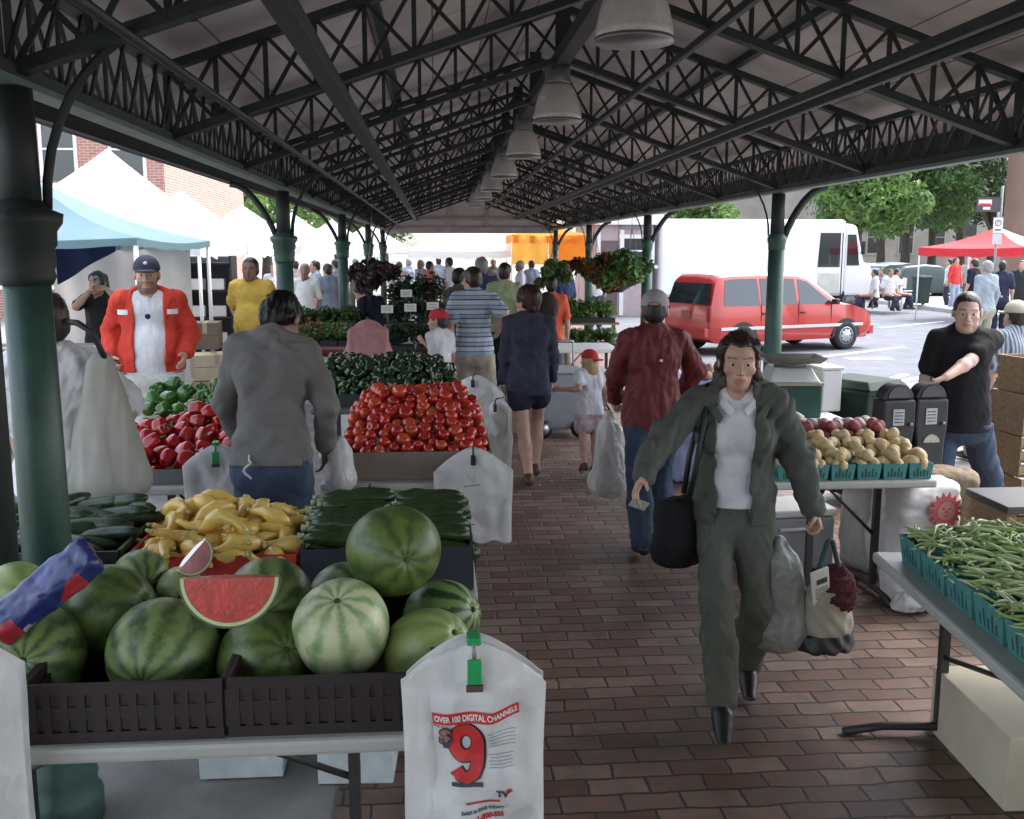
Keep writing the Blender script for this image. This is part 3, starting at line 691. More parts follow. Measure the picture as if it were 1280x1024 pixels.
# peppers
def pepper_mesh(m, i):
    b = MB(); g = random.Random(i * 7 + 1); ph = g.random() * 6; r = .046
    def fn(u, v):
        a, c = 2 * PI * u, PI * (v - .5); lob = 1 + .085 * math.cos(4 * a + ph) + .03 * math.cos(7 * a)
        cc = math.cos(c) ** .62; z = math.sin(c); taper = 1 - .14 * (1 - z) / 2
        return (r * lob * taper * math.cos(a) * cc, r * lob * taper * math.sin(a) * cc, .052 * z - (.018 * math.exp(-((math.cos(c)) / .35) ** 2) if z > 0 else -.012 * math.exp(-((math.cos(c)) / .3) ** 2)))
    b.grid(fn, 28, 18, True, wrapu=True); return b.mesh('flesh', m)
def stem_mesh(m, z0=.034, L_=.035, r=.006):
    b = MB(); b.tube([(0, 0, z0), (.002, 0, z0 + L_ * .5), (.010, .004, z0 + L_)], [r * 1.5, r, r * 1.1], 8); b.ball((0, 0, z0), (.016, .016, .004), 10, 5); return b.mesh('stem', m)
PSTEM = mat('pepper_stem', (.10, .19, .05), .5)
PR = mat('pepper_red', (.34, .014, .014), .13, .25, 9, spec=.6); PG = mat('pepper_green', (.05, .14, .025), .16, .3, 9, spec=.6)
rp = [make_proto('red_pepper', 'glossy red bell pepper in the heap on the table left of the grey sweatshirt man', 'pepper', 'red peppers in their heap', [('flesh', pepper_mesh(PR, i)), ('stem', stem_mesh(PSTEM))]) for i in range(3)]
gp = [make_proto('green_pepper', 'green bell pepper behind the red pepper heap', 'pepper', 'green peppers behind the red ones', [('flesh', pepper_mesh(PG, i + 5)), ('stem', stem_mesh(PSTEM))]) for i in range(2)]
g = random.Random(5)
def pep_z(x, y): u = min(1, max(0, (y - 5.28) / .6)); e = min(1, max(0, (x + 1.88) / .5)); return .83 + .20 * u * (.3 + .7 * e)
for layer, (dm, dz, sd_) in enumerate(((.088, 0, 21), (.10, -.075, 22))):
    for x, y in scatter(70, -1.88, -1.12, 5.31, 6.0, dm, 4000, sd_):
        put(g.choice(rp), (x, y, pep_z(x, y) + dz + g.uniform(-.012, .03)), rrot(g), g.uniform(.9, 1.18))
for x, y in scatter(30, -1.72, -1.18, 5.98, 6.28, .085, 3000, 23):
    put(g.choice(gp), (x, y, 1.02 + .35 * (y - 5.98) + g.uniform(0, .03)), rrot(g), g.uniform(.95, 1.25))
for x, y in scatter(18, -1.72, -1.18, 6.0, 6.26, .10, 3000, 24): put(g.choice(gp), (x, y, .93), rrot(g), 1.1)
# squash, cucumbers, zucchini
def pod_mesh(name, m, L_, rs, bend, seed, n=12):
    b = MB(); g = random.Random(seed); K = len(rs); P = []
    for i in range(K): u = i / (K - 1); P.append((bend * math.sin(u * PI * .9) + .004 * g.gauss(0, 1), bend * .5 * u * u, (u - .5) * L_))
    b.tube(P, rs, n); return b.mesh(name, m)
SQ = mat('squash_yellow', (.72, .50, .13), .28, .18, 14); SQS = mat('squash_stem', (.45, .42, .16), .5)
CU = mat('cucumber_green', (.022, .045, .018), .32, .4, 16, .2, 90); ZU = mat('zucchini_green', (.026, .05, .014), .3, .45, 22, .15, 120); ZE = mat('zucchini_end', (.33, .40, .22), .6)
sq = [make_proto('yellow_squash', 'yellow crookneck squash heaped in the red crate', 'squash', 'yellow squash in the red crate',
      [('flesh', pod_mesh('flesh', SQ, .16 + .02 * i, [.004, .020, .031, .034, .030, .022, .017, .014, .012], .018 + .022 * (i % 3), i)), ]) for i in range(4)]
for i, t in enumerate(sq):
    b = MB(); L_ = .16 + .02 * i; bd = .018 + .022 * (i % 3); b.tube([(bd * math.sin(.9 * PI), bd * .5, L_ / 2 - .003), (bd * math.sin(.9 * PI) + .004, bd * .5, L_ / 2 + .02)], [.010, .008], 6); link('stem', b.mesh('stem', SQS), t)
g = random.Random(8)
def sq_z(x, y): u = (x + .80) / .30; v = (y - 3.80) / .34; return .865 + .085 * max(0, 1 - u * u) * max(0, 1 - .6 * v * v) + .05 * (y - 3.5)
for layer, (dm, dz, sd_) in enumerate(((.066, 0, 31), (.075, -.045, 32), (.085, -.09, 33))):
    for x, y in scatter(70 if layer == 0 else 40, -1.04, -.56, 3.50, 4.0, dm, 4000, sd_):
        put(g.choice(sq), (x, y, sq_z(x, y) + dz + g.uniform(-.008, .02)), (PI / 2 + g.gauss(0, .35), g.uniform(0, 6), g.uniform(0, 6.28)), g.uniform(.85, 1.1))
cu = [make_proto('cucumber', 'dark green cucumber in the dark crate by the green column', 'cucumber', 'cucumbers in the dark crate', [('flesh', pod_mesh('flesh', CU, .23 + .03 * i, [.006, .024, .030, .031, .030, .026, .010], .012 * i, i + 40, 14))]) for i in range(3)]
for t in cu: b = MB(); b.tube([(0, .003, .09), (0, .005, .125)], [.006, .004], 6); link('stem', b.mesh('stem', PSTEM), t)
for layer, (dz, sd_) in enumerate(((0, 41), (-.055, 42))):
    for x, y in scatter(34, -1.78, -1.20, 3.58, 4.0, .062, 3000, sd_):
        put(g.choice(cu), (x, y, .885 + .16 * (y - 3.55) + dz + g.uniform(-.01, .02)), (PI / 2 + g.gauss(0, .08), 0, PI / 2 + g.gauss(0, .45)), g.uniform(.85, 1.2))
zu = [make_proto('zucchini', 'dark green zucchini stacked lengthwise in the dark blue crate', 'zucchini', 'zucchini in the dark blue crate', [('flesh', pod_mesh('flesh', ZU, .30, [.017, .024, .026, .027, .027, .025, .021, .015], .008 * (i - 1), i + 60, 12))]) for i in range(3)]
for t in zu: b = MB(); b.tube([(.003, .003, .148), (.004, .004, .172)], [.011, .013], 8); link('stem', b.mesh('stem', ZE), t)
for j in range(4):
    for i in range(9):
        for q_ in (0, 1):
            put(g.choice(zu), (-.33 + q_ * .30 + g.gauss(0, .012), 3.54 + i * .056 + (j % 2) * .025, .80 + j * .045 + .05 * i / 9), (0, -PI / 2 + g.gauss(0, .05), g.gauss(0, .06)), g.uniform(.9, 1.05)) if (j >= 2 or i < 2) else None
DP_ = mat('dark_pepper', (.016, .034, .012), .14, .3, 12, spec=.6)
dpp = [make_proto('dark_green_pepper', 'dark green pepper in the wide pile behind the tomatoes', 'pepper', 'dark green peppers behind the tomatoes', [('flesh', pepper_mesh(DP_, i + 9)), ('stem', stem_mesh(PSTEM))]) for i in range(2)]
for layer, (dz, sd_) in enumerate(((0, 51), (-.07, 52))):
    for x, y in scatter(150, -.90, .14, 7.9, 8.85, .085, 5000, sd_):
        zz = .86 + .17 * min(1, (y - 7.85) / .7) * min(1, (.24 - x) / .25)
        put(g.choice(dpp), (x, y, zz + dz + g.uniform(-.01, .03)), rrot(g), g.uniform(.85, 1.2))

# teal pulp boxes, potatoes, beans
TEAL = mat('teal_pulp', (.055, .21, .20), .8, .2, 14, .2, 120)
def quart(label, w, d, h, group):
    t = thing('pulp_box', label, 'box', (0, 0, -50), 0, group)
    b = MB(); k = .88; th = .006
    A = [(-w / 2, -d / 2), (w / 2, -d / 2), (w / 2, d / 2), (-w / 2, d / 2)]
    vs = [(x * k, y * k, 0) for x, y in A] + [(x, y, h) for x, y in A] + [(x * .93, y * .93, h) for x, y in A] + [(x * k * .93, y * k * .93, th) for x, y in A]
    fs = [(3, 2, 1, 0)] + [(i, (i + 1) % 4, (i + 1) % 4 + 4, i + 4) for i in range(4)] + [(i + 4, (i + 1) % 4 + 4, (i + 1) % 4 + 8, i + 8) for i in range(4)] + [(i + 8, (i + 1) % 4 + 8, (i + 1) % 4 + 12, i + 12) for i in range(4)] + [(12, 13, 14, 15)]
    b.add(vs, fs); b.build('walls', TEAL, t)
    b = MB()                                    # vent slits, set just proud of the walls
    for s_ in (0, 1, 2, 3):
        L_ = w if s_ % 2 == 0 else d; o_ = d if s_ % 2 == 0 else w
        for i in range(-2, 3):
            u = i * L_ * .15; z0, z1 = h * .14, h * (.72 if i % 2 else .5); rz = s_ * PI / 2
            def pt(uu, z): kk = k + (1 - k) * z / h; return Matrix.Rotation(rz, 3, 'Z') @ Vector((uu * kk, -o_ / 2 * kk - .0012, z))
            b.add([pt(u - .005, z0), pt(u + .005, z0), pt(u + .005, z1), pt(u - .005, z1)], [(0, 1, 2, 3)])
    b.build('vent_slit', mat('slit_dark', (.02, .06, .06), .9), t)
    return t
qp = quart('teal pulp box of potatoes in the rows on the white table', .132, .132, .085, 'teal boxes of potatoes')
first = True
for r_ in range(5):
    for c_ in range(6):
        x, y = 2.565 - c_ * .142, 5.085 + r_ * .165
        if r_ > 2 and c_ > 4: continue
        lab = 'teal pulp box of potatoes in the %s row from the table front' % ['first', 'second', 'third', 'fourth', 'rear'][r_]
        o = qp if first else dup(qp); o.location = (x, y, .767 + .015 * r_); o['label'] = lab; o['group'] = 'teal boxes of potatoes'; first = False
PO = mat('potato_skin', (.52, .40, .22), .7, .2, 16, .25, 80); PORED = mat('red_potato_skin', (.27, .07, .07), .65, .25, 16, .25, 80); TU = mat('turnip_skin', (.50, .45, .40), .5, .15, 10, .1, 60, col2=(.34, .24, .25))
def lump(name, m, r, seed):
    g_ = random.Random(seed); S = [g_.uniform(.85, 1.25), g_.uniform(.8, 1), g_.uniform(.75, .95)]; b = MB(); p1, p2 = g_.random() * 6, g_.random() * 6
    def fn(u, v):
        a, c = 2 * PI * u, PI * (v - .5); q = r * (1 + .06 * math.sin(2 * a + p1 + c) + .05 * math.sin(3 * c + p2))
        return (q * S[0] * math.cos(a) * math.cos(c), q * S[1] * math.sin(a) * math.cos(c), q * S[2] * math.sin(c))
    b.grid(fn, 18, 12, True, wrapu=True); return b.mesh(name, m)
pos = [single('potato', lump('potato', PO, .034, i), 'pale yellow potato heaped in the front teal boxes', 'potato', 'pale potatoes in teal boxes') for i in range(4)]
prs = [single('red_potato', lump('red_potato', PORED, .033, i + 10), 'red potato heaped behind the pale ones', 'potato', 'red potatoes in teal boxes') for i in range(3)]
tus = [single('turnip', lump('turnip', TU, .045, i + 20), 'round pale turnip at the back of the potato table', 'turnip', 'turnips behind the red potatoes') for i in range(3)]
g = random.Random(15)
for r_ in range(5):
    pr_ = [pos, pos, pos, prs, tus][r_]
    for c_ in range(6):
        x, y = 2.565 - c_ * .142, 5.085 + r_ * .165
        if r_ > 2 and c_ > 4: continue
        for i in range(9 if r_ < 4 else 5):
            lay = i // 5; a = i * 2.4 + g.random()
            rr_ = (.042 if lay == 0 else .026) * (1 if i % 5 else .2)
            put(g.choice(pr_), (x + rr_ * math.cos(a) * 1.1, y + rr_ * math.sin(a) * 1.1, .843 + .022 * r_ + .045 * lay + g.uniform(-.006, .01)), rrot(g), g.uniform(.85, 1.15))
put(tus[0], (2.00, 5.70, .985), (0, 0, 0), 1.45); put(tus[1], (2.13, 5.71, .975), (0, 1, 0), 1.2)
qb = quart('teal pulp box of green beans in the row along the aisle edge', .215, .215, .105, 'teal boxes of beans'); first = True
bx_rows = []
for r_ in range(11):
    for c_ in range(3):
        x, y = 1.872 + c_ * .225, 3.80 - r_ * .228
        if y < 1.4: continue
        bx_rows.append((x, y)); o = qb if first else dup(qb); o.location = (x, y, .752)
        o['label'] = 'teal pulp box of green beans in the %s along the table' % ['row nearest the aisle', 'middle row', 'inner row'][c_]; first = False
BE = mat('bean_green', (.26, .37, .12), .42, .3, 18); BE2 = mat('bean_pale', (.42, .50, .24), .42, .3, 18)
def bean_mesh(i):
    g_ = random.Random(i); b = MB(); L_ = g_.uniform(.10, .135); c_ = g_.uniform(-.018, .018); K = 7
    b.tube([((u - .5) * L_, c_ * (1 - (2 * u - 1) ** 2), .004 * math.sin(6 * u)) for u in [j / (K - 1) for j in range(K)]], [.0020, .0048, .0058, .0060, .0057, .0050, .0018], 6)
    return b.mesh('green_bean', [BE, BE2][i % 2])
bns = [single('green_bean', bean_mesh(i), 'green bean lying on top of the teal bean boxes', 'bean', 'green beans on top of the boxes') for i in range(6)]
g = random.Random(19); nb = 0
def bz(x, y): u = min(abs((x - 1.76) / .67), 1); return .855 + .045 * math.sin(PI * min(1, max(0, (x - 1.76) / .67))) + .012 * math.sin(9 * y)
while nb < 298:
    y = 3.90 - 1.75 * g.random() ** 1.15; x = g.uniform(1.79, 2.40)
    put(bns[nb % 6], (x, y, bz(x, y) + g.uniform(.006, .026)), (g.gauss(0, .3), g.gauss(0, .22), g.uniform(0, 6.28)), g.uniform(.85, 1.2)); nb += 1
b = MB(); M_ = [bean_mesh(i) for i in range(2)]
for i in range(1100):
    y = 3.90 - 2.0 * g.random(); x = g.uniform(1.78, 2.42); me = M_[i % 2]
    T = Matrix.Translation((x, y, bz(x, y) + g.uniform(-.02, .010))) @ Euler((g.gauss(0, .3), g.gauss(0, .2), g.uniform(0, 6.28))).to_matrix().to_4x4()
    b.cur = i % 2; b.add([v.co for v in me.vertices], [tuple(p.vertices) for p in me.polygons], True, T)
tag(b.build('green_beans', [BE, BE2]), 'mass of green beans filling the teal boxes beneath the top ones', 'beans', kind='stuff')

# the bean table stands slightly askew: turn it together with everything on it
p0_, p1_, th_ = Vector((1.70, 4.02, 0)), Vector((1.775, 3.84, 0)), R(-5.9); Rz_ = Matrix.Rotation(th_, 3, 'Z')
for o in list(COL.objects):
    if o.parent is None and ('bean' in o.get('label', '')) and o.get('category') in ('table', 'box', 'bean', None, 'beans') and o.type in ('EMPTY', 'MESH'):
        o.location = p1_ + Rz_ @ (o.location - p0_); o.rotation_euler.z += th_
# ------------------------------------------------------------------ hanging plastic bags with printing
BAGM = mat('bag_plastic', (.84, .84, .83), .30, .04, 3, .35, 30, translucent=.45)
crinkle(BAGM, 15, .55)
REDP = mat('print_red', (.50, .03, .03), .5); DARKP = mat('print_dark', (.05, .05, .06), .5); GREYP = mat('print_grey', (.30, .32, .34), .6)
CLIP = mat('green_clip', (.02, .30, .09), .35); HOOK = mat('black_hook', (.01, .01, .012), .4)
def textmesh(s, size, off=0.0, sx=1.0):
    cu = bpy.data.curves.new('print', 'FONT'); cu.body = s; cu.size = size; cu.offset = off; cu.align_x = 'CENTER'; cu.align_y = 'CENTER'
    o = bpy.data.objects.new('print', cu); COL.objects.link(o)
    dg = bpy.context.evaluated_depsgraph_get(); me = bpy.data.meshes.new_from_object(o.evaluated_get(dg))
    bm = bmesh.new(); bm.from_mesh(me); bmesh.ops.triangulate(bm, faces=bm.faces[:])
    for _ in range(7):
        ed = [q for q in bm.edges if q.calc_length() > max(.007, size * .035)]
        if not ed: break
        bmesh.ops.subdivide_edges(bm, edges=ed, cuts=1); bmesh.ops.triangulate(bm, faces=bm.faces[:])
    bm.verts.index_update(); P = [(v.co.x * sx, v.co.y) for v in bm.verts]; Fs = [tuple(v.index for v in p.verts) for p in bm.faces]; bm.free()
    bpy.data.objects.remove(o); bpy.data.curves.remove(cu); bpy.data.meshes.remove(me)
    return P, Fs
def bag_surface(W, H, seed, depth=.03):
    g_ = random.Random(seed); ph = [g_.random() * 6 for _ in range(6)]; k1, k2 = g_.uniform(16, 24), g_.uniform(7, 11)
    def wid(v):
        k = 1 - .19 * W / H * 1.5
        if v < k: return W / 2 * (.965 + .035 * v / k + .012 * math.sin(7 * v + ph[0]))
        u = (v - k) / (1 - k); return W / 2 * (max(0, 1 - u ** 1.15) ** .75 * .90 + .06)
    def y(x, z):                     # x metres from centre, z metres below the top
        v = 1 - z / H; s_ = min(1, z / (H * .25))
        fold = .012 * math.sin(k1 * x + 3 * z + ph[1]) + .008 * math.sin(k2 * z * 2 + 12 * x + ph[2]) + .006 * math.sin(55 * x - 9 * z + ph[3])
        creas = .017 * abs(math.sin(13 * x * (1 + .4 * z) + 2 * math.sin(6 * z + ph[5]) + ph[4])) * s_ + .004 * abs(math.sin(31 * x + 17 * z + ph[2])) * s_ + .003 * math.sin(47 * z - 23 * x + ph[0])
        return -depth * (1 - (2 * x / W) ** 2) * s_ + (fold + creas) * (.25 + .75 * s_)
    return wid, y
def hang_bags(label, p, W, H, rz=0, seed=1, layers=3, hook='dark', group='plastic bags hanging from the stalls', prints=None, tilt=0):
    t = thing('plastic_bag', label, 'plastic bag', p, rz, group); t.rotation_euler = (tilt, 0, rz)
    for L_ in range(layers):
        wid, yf = bag_surface(W * (1 - .02 * L_), H * (1 - .012 * L_), seed + L_); nu, nv = 48, 56
        o_x = .006 * math.sin(2.3 * L_ + seed)
        b = MB()
        def fr(u, v, o=0):
            x = (2 * u - 1) * wid(v); z = H * (1 - v); edge = 1 - (2 * u - 1) ** 6
            jag = .010 * math.sin(20 * u + seed) if v < .02 else 0
            return (x + o_x, yf(x, z) * edge + .022 * L_ + o, -z + jag)
        vs = [fr(i / nu, j / nv) for j in range(nv + 1) for i in range(nu + 1)]
        w_ = nu + 1
        hu, hv = (.5, .90)            # punched opening under the hook
        fs = [(j * w_ + i, j * w_ + i + 1, (j + 1) * w_ + i + 1, (j + 1) * w_ + i) for j in range(nv) for i in range(nu)]
        b.add(vs, fs, True); b.build('bag_layer', BAGM, t, solid=.0018)
        if L_ == 0 and prints: prints(t, yf, W, H, o_x)
    b = MB(); b.tube([(0, .05, .012), (0, -.02, .012), (0, -.034, .0), (0, -.040, -.04)], .0055, 8); b.build('hook', HOOK if hook == 'dark' else METALG, t)
    if hook != 'dark':
        b = MB(); b.box((0, -.046, -.055), (.034, .012, .062)); b.box((0, -.006, .012), (.034, .05, .02)); b.build('clip', CLIP, t, bevel=.004)
        b = MB(); b.box((0, -.050, -.094), (.04, .008, .016)); b.build('tag', mat('tag_brown', (.10, .05, .05), .6), t)
    else:
        b = MB(); b.box((0, -.038, -.05), (.026, .014, .055)); b.build('clip', HOOK, t, bevel=.004)
    return t
def layprint(t, yf, P, Fs, x0, z0, m, name, lift, rot=0, edge_=None, curve=0):
    b = MB(); c, s = math.cos(rot), math.sin(rot); vs = []
    for x, y in P:
        X = x0 + x * c - y * s; Z = z0 - (x * s + y * c) + curve * (x * x); vs.append((X, yf(X, Z) * 1.0 - lift, -Z))
    b.add(vs, Fs); b.build(name, m, t)
def subdiv_rect(w, h, n=16): 
    P = [(-w / 2 + w * i / n, -h / 2 + h * j) for j in (0, 1) for i in range(n + 1)]
    return P, [(i, i + 1, n + 2 + i, n + 1 + i) for i in range(n)]
def ad_print(t, yf, W, H, ox):
    def pr(s, size, x, z, m, off=0, lift=.004, rot=0, sx=1, name='printed_text', curve=0):
        P, Fs = textmesh(s, size, off, sx); layprint(t, yf, P, Fs, x, z, m, name, lift, rot, curve=curve)
    P, Fs = subdiv_rect(.210, .030); layprint(t, yf, P, Fs, .004, .178, REDP, 'printed_band', .0035, .10)
    pr('OVER 100 DIGITAL CHANNELS', .0215, .004, .178, WHITE, .0006, .0055, .10, .68)
    pr('ONLY', .011, -.090, .207, DARKP)
    def nine(w_, m, lift, dx=0, dz=0):
        rx, ry, cy = .0285, .035, .030; pth = [(rx * math.cos(a), cy + ry * math.sin(a)) for a in [2 * PI * k / 40 for k in range(41)]]
        pth += [(rx, cy - .012), (rx * .97, cy - .035), (rx * .85, cy - .060), (rx * .55, cy - .080), (0, cy - .089), (-rx * .55, cy - .083), (-rx * .95, cy - .066)]
        P = []
        for k in range(len(pth)):
            a, c = pth[max(0, k - 1)], pth[min(len(pth) - 1, k + 1)]; tx, tz = c[0] - a[0], c[1] - a[1]; l_ = math.hypot(tx, tz); nx, nz_ = -tz / l_, tx / l_
            for q in (-1, -.33, .33, 1): P.append((pth[k][0] + nx * w_ * q + dx, pth[k][1] + nz_ * w_ * q + dz))
        Fs = [(k * 4 + q, k * 4 + q + 1, k * 4 + q + 5, k * 4 + q + 4) for k in range(len(pth) - 1) for q in range(3)]
        layprint(t, yf, P, Fs, -.020, .275, m, 'printed_numeral', lift, .04)
    nine(.0185, DARKP, .0020, .002, -.002); nine(.0145, REDP, .0065)
    pr('$', .062, -.070, .232, DARKP, .0042, .0105, 0, .9); pr('$', .062, -.070, .232, mat('print_grey_red', (.30, .12, .11), .5), .0008, .0130, 0, .9)
    P, Fs = subdiv_rect(.075, .011); layprint(t, yf, P, Fs, -.018, .352, DARKP, 'printed_band', .004)
    for k in range(5): P, Fs = subdiv_rect(.070 - .006 * (k % 2), .0022); layprint(t, yf, P, Fs, .066, .212 + .0085 * k, GREYP, 'printed_rule', .0042, .0, curve=6)
    for k in range(5): P, Fs = subdiv_rect(.060 - .008 * (k % 2), .0022); layprint(t, yf, P, Fs, .064, .268 + .0085 * k, GREYP, 'printed_rule', .0042, .06, curve=6)
    pr('TV', .024, .066, .372, DARKP, .0012, .0045); P, Fs = subdiv_rect(.012, .010, 4); layprint(t, yf, P, Fs, .083, .362, REDP, 'printed_logo', .0045, .5)
    P, Fs = subdiv_rect(.082, .005); layprint(t, yf, P, Fs, .020, .395, REDP, 'printed_band', .0042, .06)
    pr('Switch to SAVE TODAY!', .0125, .018, .415, DARKP, .0005, .0045, .05, .8)
    pr('CALL: 1-800-555', .019, .014, .436, REDP, .001, .0045, .04, .85)
p = atY(592, 803, 2.27)
hang_bags('printed white plastic bags with a big red 9 hanging at the watermelon table corner', p, .345, .50, 0, 3, 4, 'green', prints=ad_print)
p = atY(592, 562, 5.15)
def small_print(t, yf, W, H, ox):
    P, Fs = subdiv_rect(.09, .006); layprint(t, yf, P, Fs, -.01, .19, GREYP, 'printed_rule', .004, .15)
    P, Fs = subdiv_rect(.08, .004); layprint(t, yf, P, Fs, -.03, .40, REDP, 'printed_rule', .004, .1)
hang_bags('white plastic bags hanging from the front corner of the tomato table', p, .41, .50, -.1, 11, 4, prints=small_print)
p = atY(594, 470, 6.9)
hang_bags('white plastic bags hanging at the back corner of the tomato table by the aisle', p, .42, .5, -.5, 17, 3)
p = atY(624, 500, 6.6)
hang_bags('thin white plastic bag hanging on the aisle side of the tomato table', p, .2, .46, -.9, 23, 2)
p = atY(270, 557, 5.12)
hang_bags('white plastic bags with green clip hanging from the pepper table', p, .33, .40, .1, 29, 3, 'green')
p = atY(462, 611, 5.10)
hang_bags('wide white plastic bags hanging behind the zucchini crate', p, .52, .40, 0, 37, 3)
p = atY(-42, 806, 2.28)
hang_bags('white plastic bag hanging at the front table, cut off by the left edge', p, .22, .5, .2, 43, 2)
# ------------------------------------------------------------------ people
def V3(p): return np.array([p[0], p[1], p[2]], float)
def nrm(v): return v / max(1e-9, np.linalg.norm(v))
def ik(S, W, a, b, pole):
    d = W - S; L_ = np.linalg.norm(d); mx = (a + b) * .998
    if L_ > mx: W = S + d / L_ * mx; d = W - S; L_ = mx
    x = (a * a - b * b + L_ * L_) / (2 * L_); y = math.sqrt(max(0, a * a - x * x)); u = d / L_
    p = pole - u * (pole @ u); p = nrm(p)
    return S + u * x + p * y, W
def skinmat(name, c): return mat('skin_' + name, c, .50, .14, 14, .22, 150, vcol=True, sss=.06)
SK_FAIR = skinmat('fair', (.46, .27, .20)); SK_TAN = skinmat('tan', (.36, .19, .125)); SK_PALE = skinmat('pale', (.52, .34, .28)); SK_DARK = skinmat('dark', (.10, .055, .035)); SK_BROWN = skinmat('brown', (.20, .11, .07))
def cloth(name, c, rough=.85, var=.14, bump=.25, bs=220): return mat('cloth_' + name, c, rough, var, 7, bump, bs, spec=.25)
HAIR_BK = mat('hair_black', (.008, .007, .006), .45, .4, 30, .5, 60, stretch=(1, 1, .15)); HAIR_BR = mat('hair_brown', (.030, .016, .010), .42, .45, 40, .6, 70, stretch=(1, 1, .15))
HAIR_RD = mat('hair_auburn', (.05, .018, .011), .45, .4, 35, .6, 70, stretch=(1, 1, .15)); HAIR_BL = mat('hair_blond', (.40, .27, .13), .45, .3, 35, .6, 70, stretch=(1, 1, .15)); HAIR_GY = mat('hair_grey', (.25, .24, .23), .5, .3, 35, .5, 70)
JEAN = cloth('denim', (.045, .066, .105), .9, .30, .3, 300); JEAN_L = cloth('light_denim', (.12, .16, .24), .9, .25); KHAKI = cloth('khaki', (.34, .30, .24)); SHOE_B = mat('black_shoe', (.012, .011, .011), .4, .2); SHOE_W = mat('white_shoe', (.6, .6, .6), .5, .2); SHOE_N = mat('brown_shoe', (.07, .035, .02), .5, .2)
EYE_W = mat('eye_white', (.62, .58, .55), .2, .03); EYE_I = mat('eye_iris', (.035, .02, .012), .15, .2)

